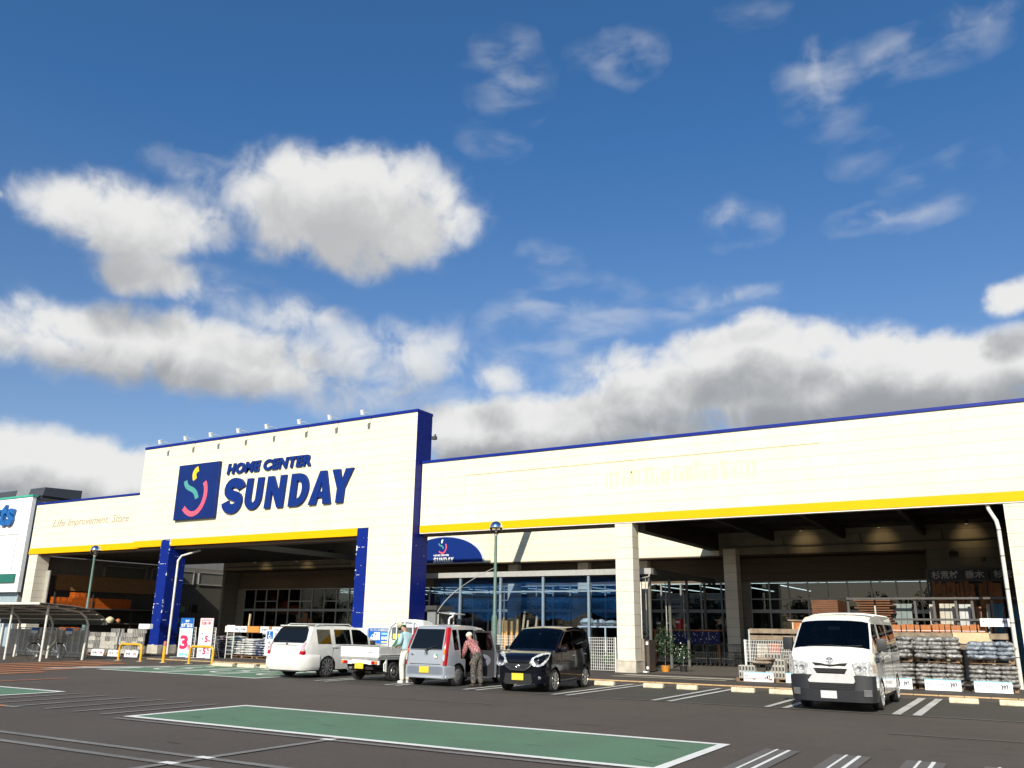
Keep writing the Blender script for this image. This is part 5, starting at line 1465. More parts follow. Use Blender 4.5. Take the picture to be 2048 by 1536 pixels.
# ------------------------------------------------------------------ white estate car (rear view)
def make_suv():
    L, W = 4.48, 1.735
    t = thing('estate_car', 'pearl white tall estate car seen from behind in front of the tower', 'car', (-19.80, 19.93 + L, 0), math.radians(180 - 1.0))
    wp = paint('suv_white', (0.70, 0.69, 0.64))
    top = [(0, 0.72), (0.1, 0.86), (0.9, 1.0), (1.15, 1.03), (1.5, 1.26), (1.85, 1.46), (2.05, 1.52), (2.6, 1.565), (3.4, 1.56), (3.95, 1.53), (4.06, 1.50), (4.30, 1.06), (4.38, 0.95), (L, 0.60)]
    plan = [(0, 0.74), (0.15, 0.9), (0.5, 0.98), (1.0, 1.0), (3.9, 1.0), (4.2, 0.97), (4.35, 0.92), (L, 0.84)]
    belt = [(0, 0.7), (1.15, 0.95), (2.5, 0.985), (4.30, 1.01), (4.38, 0.88), (L, 0.5)]
    tumble = [(0, 0.95), (0.4, 1.0), (0.8, 1.0), (1.0, 0.975), (1.45, 0.83), (1.6, 0.78)]
    car = Car(L, W, top, plan, belt, 1.44, tumble, [(0.92, 0.37), (3.45, 0.37)], 0.24, cuts=(1.15, 1.55, 2.30, 2.38, 3.12, 3.22, 3.30, 3.90, 4.06), rise=0.03)
    def cl(y, j, side):
        if j >= 5 and 1.15 < y < 1.95: return 'windshield'
        if j == 3 and in_any(y, [(1.55, 2.30), (2.38, 3.12)]): return 'window:f'
        if j == 3 and 3.30 < y < 3.92: return 'window:r'
        return 'body'
    mats = {'body': wp, 'windshield': car_glass_clear, 'window:f': car_glass_clear, 'window:r': car_glass_clear}
    car.shell(t, cl, lambda j: 'body', lambda j: 'body', mats)
    def ty(z): return lerp_prof([(0.60, L), (0.95, 4.38), (1.06, 4.30), (1.50, 4.06)], z)
    P = [(-0.66, 1.035), (0.66, 1.035), (0.70, 1.12), (0.60, 1.44), (0.52, 1.485), (-0.52, 1.485), (-0.60, 1.44), (-0.70, 1.12)]
    nP = len(P)
    b = MB(); b.add([(x, ty(z) + 0.035, z + 0.012) for x, z in P] + [(x, ty(z) + 0.0, z + 0.01) for x, z in P], [tuple(range(nP))] + [(i, (i + 1) % nP, (i + 1) % nP + nP, i + nP) for i in range(nP)])
    b.build('rear_window', mat('rear_glass', (0.008, 0.010, 0.012), 0.05), t)
    b = MB(); b.obox((0, 4.07, 1.535), (1.12, 0.26, 0.035), rx=0.10); b.build('roof_spoiler', wp, t, bevel=0.012)
    for s in (-1, 1):
        # slanting clear-over-red lamp
        def lamp(zz, nm, M, par):
            b = MB(); vs = []
            for z in zz:
                inner = 0.63 + 0.10 * (z - 0.70); outer = car.wat(4.30, z) + 0.006
                vs += [(s * inner, ty(z) + 0.03, z), (s * (outer - 0.05), ty(z) - 0.0 + 0.01, z), (s * (outer + 0.012), 4.21, z), (s * (outer + 0.022), 4.10 + (z - .7) * 0.1, z), (s * (outer - .05), 4.08, z)]
            fs = []
            for k in range(len(zz) - 1):
                for q in range(4): fs.append((k * 5 + q, k * 5 + q + 1, k * 5 + q + 6, k * 5 + q + 5))
            b.add(vs, fs); return b.build(nm, M, par, smooth=40)
        tl = lamp([0.70, 0.76, 0.80], 'tail_light', red_lens, t)
        lamp([0.80, 0.88, 0.96, 1.06], 'clear_lens', mat('pinkish_lens', (0.62, 0.42, 0.42), 0.1, 0.2, coat=1, var=0.4, scale=25), tl)
        mirror_ear(t, s * 0.80, 1.42, 1.03, s, trim_blk, (0.18, 0.10, 0.14))
        handle(car, 2.15, 0.90, s, t, chrome); handle(car, 3.02, 0.91, s, t, wp)
        b = MB()
        for yc in (1.5, 2.34, 3.24): strip_on(car, yc, yc + 0.01, 0.62, s, 0.30, 0.001, b, 1)
        b.build('door_gap', mat('gap_grey', (0.12, 0.12, 0.11), 0.8), t)
        b = MB(); b.tube([(s * 0.60, 2.2, 1.56), (s * 0.60, 2.3, 1.60), (s * 0.62, 3.7, 1.60), (s * 0.62, 3.85, 1.55)], 0.018, 6); b.build('roof_rail', wp, t)
        b = MB(); b.lathe([(0.05, 0.0), (0.045, 0.05)], (s * 0.5, 4.44, 0.25), 12, axis='Y'); b.build('exhaust', chrome, t)
    # bumper
    b = MB()
    prof = [(-0.905, 3.83), (-0.905, 4.12), (-0.865, 4.36), (-0.72, 4.52), (-0.5, 4.555), (0.5, 4.555), (0.72, 4.52), (0.865, 4.36), (0.905, 4.12), (0.905, 3.83)]
    n = len(prof)
    for (z0, z1, k0, k1) in ((0.24, 0.30, 0.955, 0.985), (0.30, 0.36, 0.985, 0.998), (0.36, 0.52, 0.998, 1.0), (0.52, 0.60, 1.0, 0.992), (0.60, 0.66, 0.992, 0.975), (0.66, 0.70, 0.975, 0.95)):
        lo = [(x * k0, 3.8 + (y - 3.8) * k0, z0) for x, y in prof]; hi = [(x * k1, 3.8 + (y - 3.8) * k1, z1) for x, y in prof]
        b.add(lo + hi, [(i, i + 1, i + 1 + n, i + n) for i in range(n - 1)])
    b.build('bumper', wp, t, smooth=38)
    b = MB(); b.box(-0.55, 0.55, 4.30, 4.50, 0.20, 0.27); b.build('bumper_valance', trim_blk, t)
    b = MB(); b.tube([(-0.66, ty(.69) + .02, .69), (0.66, ty(.69) + .02, .69)], 0.006, 5); b.build('tailgate_gap', mat('gap_grey', (0, 0, 0)), t)
    b = MB(); b.box(-0.45, 0.45, 4.36, 4.40, 0.955, 0.985); b.build('garnish', mat('garnish_silver', (0.55, 0.55, 0.5), 0.3, 0.3), t, bevel=0.006)
    b = MB(); b.tube([(0.045 * math.cos(a), 4.395, 0.995 + 0.03 * math.sin(a)) for a in [2 * PI * k / 14 for k in range(15)]], 0.007, 5); b.obox((0, 4.39, 0.995), (0.07, 0.01, 0.04)); b.build('badge', mat('badge_blue', (0.02, 0.03, 0.08), 0.3), t)
    b = MB(); b.tube([(0.0, 4.335, 1.06), (0.05, 4.33, 1.09), (0.45, 4.33, 1.075)], 0.009, 5); b.build('wiper', trim_blk, t)
    b = MB(); b.box(-0.17, 0.17, 4.41, 4.425, 0.78, 0.92); b.build('number_plate', mat('plate_pale', (0.62, 0.62, 0.6), 0.5), t, bevel=0.004)
    grey_in = mat('cabin_grey', (0, 0, 0)); tan_in = mat('cabin_beige', (0.16, 0.13, 0.10), 0.8)
    b = MB(); b.box(-0.78, 0.78, 1.1, 4.2, 0.4, 0.5); b.box(-0.76, 0.76, 1.15, 1.5, 0.5, 0.94); b.build('cabin_floor', grey_in, t)
    seats(t, (1.95, 2.85), W, z=0.58, h=0.55, M=tan_in)
    b = MB(); b.tube([(0.36 + 0.17 * math.cos(a), 1.65 + 0.08 * math.sin(a), 1.0 + 0.14 * math.sin(a)) for a in [2 * PI * k / 18 for k in range(19)]], 0.013, 5); b.build('steering_wheel', trim_blk, t)
    underbody(t, L, W, 0.4, 4.15, 0.4)
    wheels(t, W, (0.92, 3.45), 0.325, 0.21, alloy, style='spoke', spokes=10, rimr=0.74)
    return t
make_suv()

# ------------------------------------------------------------------ kei pickup (rear view)
def make_truck():
    L, W = 3.30, 1.475
    t = thing('kei_truck', 'small white open-bed pickup truck seen from behind', 'pickup truck', (-17.0, 20.15 + L, 0), math.radians(180 - 1.0))
    wp = paint('truck_white', (0.78, 0.78, 0.75))
    # cab 0..1.12, bed 1.2..3.3 (local)
    top = [(0, 1.0), (0.06, 1.10), (0.5, 1.62), (0.62, 1.70), (0.8, 1.76), (1.05, 1.77), (1.14, 1.73), (1.16, 1.6)]
    plan = [(0, 0.85), (0.1, 0.95), (0.3, 1.0), (1.1, 0.99), (1.16, 0.96)]
    belt = [(0, 0.95), (0.3, 1.08), (1.16, 1.08)]
    tumble = [(0, 0.97), (0.4, 1.0), (1.0, 1.0), (1.1, 0.99), (1.65, 0.88), (1.8, 0.80)]
    car = Car(1.16, W, top, plan, belt, 1.60, tumble, [(0.45, 0.30)], 0.30, cuts=(0.06, 0.5, 0.55, 1.02), rise=0.035)
    def cl(y, j, side):
        if j >= 5 and 0.06 < y < 0.5: return 'windshield'
        if j == 3 and 0.22 < y < 1.0: return 'window'
        return 'body'
    # rear wall of the cab with a framed window
    car.shell(t, cl, lambda j: 'body', lambda j: 'body', {'body': wp, 'windshield': car_glass_clear, 'window': car_glass_clear})
    def rr(x0, x1, z0, z1, r, n=5):
        o = []
        for cx, cz, a0 in ((x1 - r, z1 - r, 0), (x0 + r, z1 - r, 90), (x0 + r, z0 + r, 180), (x1 - r, z0 + r, 270)):
            for k in range(n + 1):
                a = math.radians(a0 + 90 * k / n); o.append((cx + r * math.cos(a), cz + r * math.sin(a)))
        return o
    for (a, c) in ((0.06, 0.56), (-0.56, 0.02)):
        b = MB(); b.prism(rr(a, c, 1.14, 1.54, 0.07), 1.155, 1.172, 'Y'); f = b.build('rear_window', trim_blk, t)
        b = MB(); b.prism(rr(a + .02, c - .02, 1.16, 1.52, 0.055), 1.1725, 1.176, 'Y'); b.build('pane', mat('rear_glass_light', (0.10, 0.12, 0.12), 0.06), f)
    b = MB(); b.box(0.22, 0.50, 1.177, 1.180, 1.17, 1.34); b.build('cab_sticker', mat('sticker_yellow', (0.65, 0.62, 0.12), 0.5), t)
    # guard frame behind the cab
    b = MB()
    for x in (0.30, -0.02, -0.35): b.box(x - 0.017, x + 0.017, 1.23, 1.26, 0.72, 1.70)
    b.tube([(0.66, 1.245, 0.95), (0.64, 1.245, 1.35), (0.56, 1.245, 1.60), (0.42, 1.245, 1.71), (0.0, 1.245, 1.74), (-0.42, 1.245, 1.71), (-0.56, 1.245, 1.60), (-0.64, 1.245, 1.35), (-0.66, 1.245, 0.95)], 0.022, 8)
    b.build('headboard_frame', wp, t, smooth=50)
    b = MB(); b.lathe([(0.10, 0.0), (0.10, 0.02), (0.05, 0.06)], (0.18, 1.27, 1.62), 14, axis='Y'); b.build('work_lamp', mat('lamp_beige', (0.5, 0.45, 0.3), 0.4), t)
    # bed
    b = MB(); b.box(-0.72, 0.72, 1.21, 3.29, 0.62, 0.68); b.build('bed_floor', mat('bed_grey', (0.30, 0.30, 0.28), 0.6), t)
    grey_bed = mat('bed_gate_white', (0.62, 0.62, 0.58), 0.45)
    b = MB(); b.box(-0.735, 0.735, 3.26, 3.295, 0.685, 0.985)
    b.box(-0.70, -0.56, 3.2955, 3.305, 0.90, 0.93); b.box(0.56, 0.70, 3.2955, 3.305, 0.90, 0.93); b.box(-0.70, 0.70, 3.2955, 3.302, 0.715, 0.73); b.box(-0.70, 0.70, 3.2955, 3.302, 0.955, 0.965)
    g_ = b.build('tailgate', wp, t, bevel=0.006)
    b = MB(); add_text(b, 'CARRY', -0.55, -0.28, 0.80, 0.85, 0.0, 0.003, plane='Z', bold=0.01)
    o = b.build('gate_lettering', mat('letter_grey', (0.2, 0.2, 0.2), 0.5), t); 
    for v in o.data.vertices: v.co = Vector((-(v.co.x) - 0.83 + 0.0, 3.297 + v.co.z, v.co.y))
    b = MB(); b.box(-0.735, 0.735, 3.258, 3.298, 0.9855, 1.0); b.build('gate_cap', trim_blk, t)
    for s in (-1, 1):
        b = MB(); b.box(s * 0.70 if s > 0 else -0.735, 0.735 if s > 0 else -0.70, 1.25, 3.255, 0.70, 0.985)
        for y in (1.7, 2.2, 2.7): b.box(s * 0.7355 if s > 0 else -0.745, 0.745 if s > 0 else -0.7355, y, y + 0.03, 0.90, 0.98)
        b.box(s * 0.7355 if s > 0 else -0.75, 0.75 if s > 0 else -0.7355, 1.25, 3.25, 0.74, 0.77)
        b.build('side_gate', grey_bed, t, bevel=0.005)
        b = MB(); b.box(s * 0.30 if s > 0 else -0.72, 0.72 if s > 0 else -0.30, 3.20, 3.27, 0.48, 0.60); b.build('rear_bracket', wp, t, bevel=0.008)
        b = MB(); b.box(s * 0.46 if s > 0 else -0.68, 0.68 if s > 0 else -0.46, 3.271, 3.30, 0.50, 0.585); tl = b.build('tail_light', red_lens, t, bevel=0.006)
        b = MB(); b.box(s * 0.60 if s > 0 else -0.68, 0.68 if s > 0 else -0.60, 3.3005, 3.306, 0.505, 0.58); b.build('turn_lens', amber_lens, tl)
        b = MB(); b.tube([(s * 0.70, 2.98, 0.30), (s * 0.70, 3.0, 0.5), (s * 0.70, 2.9, 0.60)], 0.02, 5); b.box(s * 0.72 if s > 0 else -0.735, 0.735 if s > 0 else -0.72, 2.90, 2.96, 0.28, 0.62); b.build('mudguard', wp, t)
        mirror_ear(t, s * 0.70, 0.35, 1.25, s, trim_blk)
    b = MB(); b.box(-0.30, 0.30, 3.22, 3.28, 0.50, 0.62); b.build('crossmember', wp, t)
    b = MB(); b.box(-0.165, 0.165, 3.285, 3.297, 0.36, 0.525); b.build('number_plate', plate_y, t, bevel=0.004)
    b = MB(); b.box(-0.4, 0.4, 0.9, 3.15, 0.34, 0.61); b.box(-0.55, 0.55, 2.5, 2.6, 0.25, 0.33); b.box(-0.62, 0.62, 3.0, 3.1, 0.4, 0.6); b.build('chassis', black_in, t)
    b = MB(); b.tube([(0.2, 2.2, 0.25), (0.28, 2.9, 0.3), (0.28, 3.25, 0.27)], 0.03, 8); b.build('exhaust', steel_dark, t)
    wheels(t, W, (0.45, 2.55), 0.27, 0.15, steelrim, style='steel', rimr=0.66)
    return t
make_truck()
# green tarpaulin standing on the truck bed
b = MB()
n = 14
pk = Vector((-17.0 + 0.18, 21.9, 1.38))
base = [(-17.35, 22.15), (-17.42, 21.85), (-17.25, 21.6), (-16.95, 21.45), (-16.6, 21.5), (-16.42, 21.8), (-16.5, 22.15), (-16.9, 22.25)]
vs = [tuple(pk)]
for k, (x, y) in enumerate(base):
    vs.append((pk.x * .55 + x * .45, pk.y * .55 + y * .45, 1.08 + (0.06 if k % 2 else -0.04)))
for x, y in base: vs.append((x, y, 0.69))
fs = [(0, 1 + k, 1 + (k + 1) % 8) for k in range(8)] + [(1 + k, 9 + k, 9 + (k + 1) % 8, 1 + (k + 1) % 8) for k in range(8)] + [tuple(range(9, 17))]
b.add(vs, fs); o = b.build('tarpaulin', mat('green_tarp', (0.03, 0.14, 0.05), 0.6, var=0.2), merge=False); tag(o, 'peaked green tarpaulin covering a load on the small truck bed', 'tarpaulin')

# ================================================================== things in the yard
sign_w = mat('sign_board_white', (0.78, 0.79, 0.80), 0.5, var=0.03)
ink = mat('black_ink', (0.015, 0.015, 0.02), 0.6)
ink_red = mat('pink_red_ink', (0.62, 0.03, 0.10), 0.5)
ink_blue = mat('blue_ink', (0.01, 0.12, 0.42), 0.5)
ink_lt = mat('light_blue_ink', (0.25, 0.55, 0.72), 0.5)
ink_yel = mat('orange_ink', (0.72, 0.42, 0.03), 0.5)
rail_y = mat('safety_yellow', (0.68, 0.36, 0.02), 0.45, var=0.15)
rust_or = mat('faded_orange_paint', (0.62, 0.22, 0.03), 0.5, var=0.2)
wood_a = mat('weathered_timber', (0.24, 0.18, 0.12), 0.8, var=0.45, scale=4)
wood_b = mat('cedar', (0.42, 0.15, 0.045), 0.7, var=0.35, scale=5)
ply = mat('plywood', (0.62, 0.46, 0.26), 0.7, var=0.15)
gal = mat('galvanised_steel', (0.50, 0.49, 0.44), 0.5, 0.3)
white_wire = mat('white_wire', (0.68, 0.67, 0.62), 0.5)

# ---- lamp posts
post_g = mat('lamp_post_green', (0.085, 0.15, 0.12), 0.5)
glob = mat_glass('globe_glass', (0.85, 0.85, 0.82), base=0.10)
mirror_cap = mat('globe_mirror_cap', (0.75, 0.77, 0.80), 0.08, 1.0, var=0.0)
def lamp_post(x, y, H, label, first=True):
    t = thing('lamp_post', label, 'lamp post', (x, y, 0), group='globe lamp posts')
    b = MB(); b.lathe([(0.10, 0), (0.10, 1.9), (0.075, 1.98), (0.06, 2.0), (0.05, H - 0.5)], (0, 0, 0), 14); b.lathe([(0.15, 0), (0.15, 0.03), (0.09, 0.05)], (0, 0, 0), 14); b.build('pole', post_g, t, smooth=40)
    b = MB(); b.lathe([(0.055, H - 0.52), (0.07, H - 0.46), (0.12, H - 0.43), (0.03, H - 0.42)], (0, 0, 0), 14); b.build('collar', gal, t, smooth=40)
    R = 0.23; zc = H - R
    pr = [(R * math.cos(math.radians(a)), zc + R * math.sin(math.radians(a))) for a in range(-72, 1, 12)]
    b = MB(); b.lathe(pr, (0, 0, 0), 24); g_ = b.build('globe', glob, t, smooth=80)
    pr = [(R * 1.01 * math.cos(math.radians(a)), zc + R * 1.01 * math.sin(math.radians(a))) for a in range(0, 91, 10)]
    pr[-1] = (0.002, zc + R * 1.01)
    b = MB(); b.lathe(pr, (0, 0, 0), 24); b.build('mirror_cap', mirror_cap, t, smooth=80)
    b = MB(); b.lathe([(0.02, zc - 0.19), (0.03, zc - 0.06), (0.06, zc - 0.02)], (0, 0, 0), 10); b.build('bulb', mat('bulb', (0.8, 0.6, 0.4), 0.4), t)
lamp_post(-15.85, 25.75, 5.22, 'green lamp post with clear globe in front of the blue netting')
lamp_post(-37.65, 24.9, 5.06, 'green lamp post with clear globe rising behind the cycle shelter')

# ---- bars and bollard
def rail(x0, x1, y, lab):
    t = thing('barrier_rail', lab, 'barrier', ((x0 + x1) / 2, y, 0), group='yellow hoop barriers')
    h = (x1 - x0) / 2; r = 0.18; zt = 0.68
    pts = [(-h, 0, 0), (-h, 0, zt - r)] + [(-h + r - r * math.cos(a), 0, zt - r + r * math.sin(a)) for a in [PI / 8 * k for k in range(1, 4)]] + [(-h + r, 0, zt), (h - r, 0, zt)] + [(h - r + r * math.sin(a), 0, zt - r + r * math.cos(a)) for a in [PI / 8 * k for k in range(1, 4)]] + [(h, 0, zt - r), (h, 0, 0)]
    b = MB(); b.tube(pts, 0.05, 10); b.build('hoop', rail_y, t, smooth=50)
    b = MB()
    for x in (-h, h): b.lathe([(0.14, 0.0), (0.14, 0.012)], (x, 0, 0.008), 14)
    b.build('foot_plate', conc, t)
rail(-33.45, -32.0, 23.9, 'yellow hoop barrier by the cycle shelter, left of the bollard')
rail(-29.0, -27.65, 23.9, 'yellow hoop barrier in front of the white sale signs')
t = thing('bollard', 'single orange and yellow bollard before the blue pillar', 'bollard', (-30.55, 23.9, 0))
b = MB(); b.lathe([(0.065, 0), (0.065, 0.66)], (0, 0, 0), 14); b.build('post', rail_y, t, smooth=40)
b = MB(); b.lathe([(0.066, 0.66), (0.066, 0.80), (0.05, 0.84), (0.01, 0.855)], (0, 0, 0), 14); b.build('cap', mat('dull_orange_cap', (0.45, 0.14, 0.08), 0.6), t, smooth=40)
b = MB(); b.lathe([(0.14, 0.0), (0.14, 0.012)], (0, 0, 0.008), 14); b.build('foot_plate', conc, t)

# ---- wheel stops
stop_m = mat('wheel_stop_concrete', (0.56, 0.50, 0.36), 0.85, var=0.25, scale=8, bump=0.3)
stops = [(-26.6, 1.1, 'in the green bay nearest the hoop barrier'), (-25.35, 0.9, 'in the green bay beside its longer neighbour'), (-24.3, 0.6, 'in the green bay just left of the white estate car'),
         (-10.72, 0.62, 'just behind the rear wheel of the black car'), (-9.22, 0.58, 'left one in the empty bay right of the black car'), (-8.24, 0.58, 'right one in the empty bay right of the black car'),
         (-6.70, 0.62, 'left one in the empty bay left of the van'), (-5.68, 0.66, 'right one in the empty bay left of the van'),
         (-1.49, 0.62, 'left one in the bay at the right edge of the photo'), (-0.45, 0.62, 'right one in the bay at the right edge of the photo')]
for x, wd, lab in stops:
    b = MB(); b.prism([(-0.085, 0), (0.085, 0), (0.065, 0.125), (-0.065, 0.125)], -wd / 2, wd / 2, 'X')
    o = b.build('wheel_stop', stop_m, bevel=0.015); o.location = (x, 23.55, 0.005)
    tag(o, 'cream concrete wheel stop, ' + lab, 'wheel stop', 'concrete wheel stops in the bays')

# ---- cycle shelter
SH = thing('cycle_shelter', 'curved tan corrugated cycle shelter on white posts by the left shop', 'shelter', (-37.5, 22, 0))
shw = mat('shelter_white', (0.62, 0.61, 0.55), 0.5, var=0.12)
for (x, y, z) in ((-37.2, 21.2, 2.22), (-34.65, 21.2, 2.22), (-39.7, 21.2, 2.22)):
    b = MB(); b.tube([(x, y, 0), (x, y, z)], 0.045, 8); b.build('post', shw, SH, world=True, smooth=50)
for x in (-40.0, -37.46, -34.9):
    pts = [(x, 23.2, 0), (x, 23.25, 1.45), (x, 23.1, 1.75), (x, 22.8, 1.97), (x, 22.0, 2.10), (x, 20.75, 2.22)]
    b = MB(); b.tube(pts, 0.05, 8); b.build('rear_post', shw, SH, world=True, smooth=50)
prof = [(20.55, 2.28), (21.3, 2.24), (22.2, 2.17), (22.8, 2.08), (23.2, 1.93), (23.5, 1.74), (23.65, 1.55), (23.68, 1.45)]
b = MB()
nx = 120; xs_ = [-42.3 + 8.1 * k / nx for k in range(nx + 1)]
vs = []
for k, x in enumerate(xs_):
    dz = 0.018 if k % 2 else -0.0
    for (y, z) in prof: vs.append((x, y, z + dz))
fs = [(k * 8 + j, (k + 1) * 8 + j, (k + 1) * 8 + j + 1, k * 8 + j + 1) for k in range(nx) for j in range(7)]
b.add(vs, fs); ro = b.build('roof', mat('tan_corrugated_sheet', (0.16, 0.15, 0.13), 0.5, var=0.15), SH, world=True)
md = ro.modifiers.new('s', 'SOLIDIFY'); md.thickness = 0.006
b = MB(); b.box(-42.3, -34.2, 20.52, 20.56, 2.22, 2.31); b.build('front_gutter', shw, SH, world=True)
b = MB(); b.box(-42.3, -34.3, 23.60, 23.66, 1.44, 1.56); b.build('rear_rail', mat('dark_rail', (0.04, 0.04, 0.04), 0.5), SH, world=True)
b = MB()
for y, z in ((21.3, 2.20), (22.1, 2.13), (22.75, 2.03), (23.15, 1.9), (23.45, 1.7)): b.box(-42.2, -34.25, y, y + 0.05, z - 0.045, z - 0.01)
b.build('roof_batten', shw, SH, world=True)
# mesh pens behind (trolley bay)
def fence_panel(name, label, x0, x1, y, z0, z1, px, pz, rw, M, group=None, posts=True, cat='fence', frame=0.02):
    t = thing(name, label, cat, (x0, y, 0), group=group)
    b = MB(); n = int((x1 - x0) / px)
    for k in range(1, n): x = (x1 - x0) * k / n; b.box(x - rw, x + rw, -rw, rw, z0, z1)
    m_ = int((z1 - z0) / pz)
    for k in range(m_ + 1): z = z0 + (z1 - z0) * k / m_; b.box(0, x1 - x0, -rw * 1.01 - 0.004, -rw * 1.01 + 0.004, z - rw, z + rw)
    b.build('mesh', M, t, merge=False)
    if posts:
        for x in (0, x1 - x0):
            b = MB(); b.box(x - frame, x + frame, -frame, frame, 0, z1 + 0.02); b.build('post', M, t)
    return t
for k, (xa, xb) in enumerate(((-41.0, -39.4), (-39.35, -37.75), (-37.7, -35.9))):
    fence_panel('trolley_pen_panel', 'cream tubular pen panel behind the cycle shelter, %s from the left' % ORD[k], xa, xb, 23.9, 0.24, 1.27, 0.38, 1.03, 0.018, shw, 'pen panels behind the shelter')
for x, lab in ((-39.75, 'left'), (-37.1, 'right')):
    t = thing('pen_notice', 'small blue and white notice on the pen behind the shelter, %s one' % lab, 'sign', (x, 23.85, 1.03), group='notices on the pen')
    b = MB(); b.box(-0.24, 0.24, -0.02, 0.0, 0.0, 0.12); b.box(-0.20, 0.20, -0.0205, 0.0, -0.0, 0.0); b.build('notice_lower', sign_w, t)
    b = MB(); b.box(-0.24, 0.24, -0.02, 0.0, 0.121, 0.25); b.build('notice_upper', ink_blue, t)
b = MB(); b.box(-42, -35.9, 24.0, 24.04, 0.05, 1.2)
for z in (0.25, 0.45, 0.65, 0.85, 1.05): b.box(-42, -35.9, 23.975, 23.999, z, z + 0.06)
o = b.build('slatted_screen', mat('screen_tan', (0.42, 0.38, 0.30), 0.7, var=0.2)); tag(o, 'low ribbed tan screen standing behind the cycle shelter pens', 'screen')

# ---- bicycle
def bicycle(x, y, rz, label):
    t = thing('bicycle', label, 'bicycle', (x, y, 0), rz)
    dk = mat('bike_dark', (0.05, 0.045, 0.04), 0.4, 0.3)
    for xx, nm in ((-0.54, 'rear_wheel'), (0.54, 'front_wheel')):
        b = MB(); R = 0.33
        b.tube([(xx + R * math.cos(a), 0, R + 0.0 + R * math.sin(a)) for a in [2 * PI * k / 28 for k in range(29)]], 0.018, 6, cap=False); w_ = b.build('wheel', tyre_m, t, smooth=60)
        b = MB()
        for k in range(14):
            a = PI * 2 * k / 14; b.tube([(xx, 0, R), (xx + R * math.cos(a), 0, R + R * math.sin(a))], 0.002, 3)
        b.tube([(xx, -0.04, R), (xx, 0.04, R)], 0.02, 8); b.build('spokes', chrome, w_)
        b = MB(); b.tube([(xx + 0.36 * math.cos(math.radians(a)), 0, R + 0.36 * math.sin(math.radians(a))) for a in range(10, 171, 16)], 0.012, 5); b.build('mudguard', chrome, t, smooth=60)
    b = MB()
    b.tube([(-0.54, 0, 0.33), (-0.12, 0, 0.30), (0.02, 0, 0.32), (0.38, 0, 0.78), (0.36, 0, 0.85)], 0.018, 6)
    b.tube([(-0.12, 0, 0.30), (-0.24, 0, 0.80)], 0.016, 6); b.tube([(-0.54, 0, 0.33), (-0.20, 0, 0.62)], 0.010, 6)
    b.tube([(0.54, 0, 0.33), (0.40, 0, 0.78), (0.36, 0, 1.0)], 0.016, 6); b.build('frame', mat('bike_silver', (0.35, 0.34, 0.30), 0.35, 0.6), t, smooth=50)
    b = MB(); b.tube([(0.30, -0.28, 0.98), (0.22, -0.25, 1.02), (0.36, -0.05, 1.03), (0.36, 0.05, 1.03), (0.22, 0.25, 1.02), (0.08, 0.27, 0.98)], 0.012, 6); b.build('handlebar', chrome, t, smooth=50)
    b = MB(); b.obox((-0.27, 0, 0.84), (0.26, 0.18, 0.07)); b.build('saddle', dk, t, bevel=0.03)
    for cx, z0 in ((0.60, 0.72), (-0.56, 0.70)):
        b = MB()
        for z, k in ((z0, 0.85), (z0 + 0.12, 0.93), (z0 + 0.25, 1.0)):
            hx, hy = 0.19 * k, 0.16 * k
            b.tube([(cx - hx, -hy, z), (cx + hx, -hy, z), (cx + hx, hy, z), (cx - hx, hy, z), (cx - hx, -hy, z)], 0.006, 4)
        for q in range(9):
            u = -1 + 2 * q / 8
            for sy in (-1, 1): b.tube([(cx + u * 0.16, sy * 0.136, z0), (cx + u * 0.19, sy * 0.16, z0 + 0.25)], 0.005, 3)
            for sx in (-1, 1): b.tube([(cx + sx * 0.16, u * 0.136, z0), (cx + sx * 0.19, u * 0.16, z0 + 0.25)], 0.005, 3)
        b.box(cx - 0.16, cx + 0.16, -0.136, 0.136, z0 - 0.005, z0)
        b.build('basket', dk, t, merge=False)
    b = MB(); b.tube([(-0.12, 0.0, 0.30), (-0.02, 0.12, 0.20)], 0.01, 5); b.tube([(-0.54, 0.05, 0.33), (-0.45, 0.10, 0.0)], 0.008, 5); b.lathe([(0.09, 0.02), (0.09, 0.03)], (-0.12, 0, 0.30), 14, axis='Y'); b.build('crank_and_stand', chrome, t)
bicycle(-35.85, 22.1, math.radians(28), 'city bicycle with front and rear baskets parked under the shelter')

# ---- concrete blocks, left
blk = mat('concrete_block', (0.30, 0.29, 0.265), 0.9, var=0.2, scale=9, bump=0.3)
blk2 = mat('concrete_block_pale', (0.42, 0.40, 0.35), 0.9, var=0.2, scale=9, bump=0.3)
hole = mat('block_hollow', (0.06, 0.058, 0.055), 0.95)
def block_mesh(kind):
    b = MB()
    if kind == 0:      # long face
        b.box(-0.195, 0.195, -0.05, 0.05, 0, 0.188)
    elif kind == 1:    # five standing on end, seen as ribs: hollow face
        b.box(-0.195, 0.195, -0.0, 0.05, 0, 0.188)
        for x0, x1 in ((-0.195, -0.165), (-0.085, -0.04), (0.04, 0.085), (0.165, 0.195)): b.box(x0, x1, -0.05, -0.001, 0, 0.188)
        for x0, x1 in ((-0.165, -0.085), (-0.04, 0.04), (0.085, 0.165)): b.box(x0, x1, -0.012, -0.001, 0.001, 0.187, 1)
    else:              # end grain
        b.box(-0.047, 0.047, -0.19, 0.19, 0, 0.188); b.box(-0.03, 0.03, -0.193, -0.1901, 0.03, 0.16, 1)
    return b
blk_src = {}
def place_block(kind, m_, x, y, z, label, group, rz=0):
    key = (kind, m_.name)
    if key not in blk_src:
        o = block_mesh(kind).build('concrete_block', [m_, hole], bevel=0.0 if kind == 1 else 0.004); blk_src[key] = o
    else:
        o = blk_src[key].copy(); C.objects.link(o)
    o.location = (x, y, z); o.rotation_euler = (0, 0, rz)
    tag(o, label, 'concrete block', group)
random.seed(11)
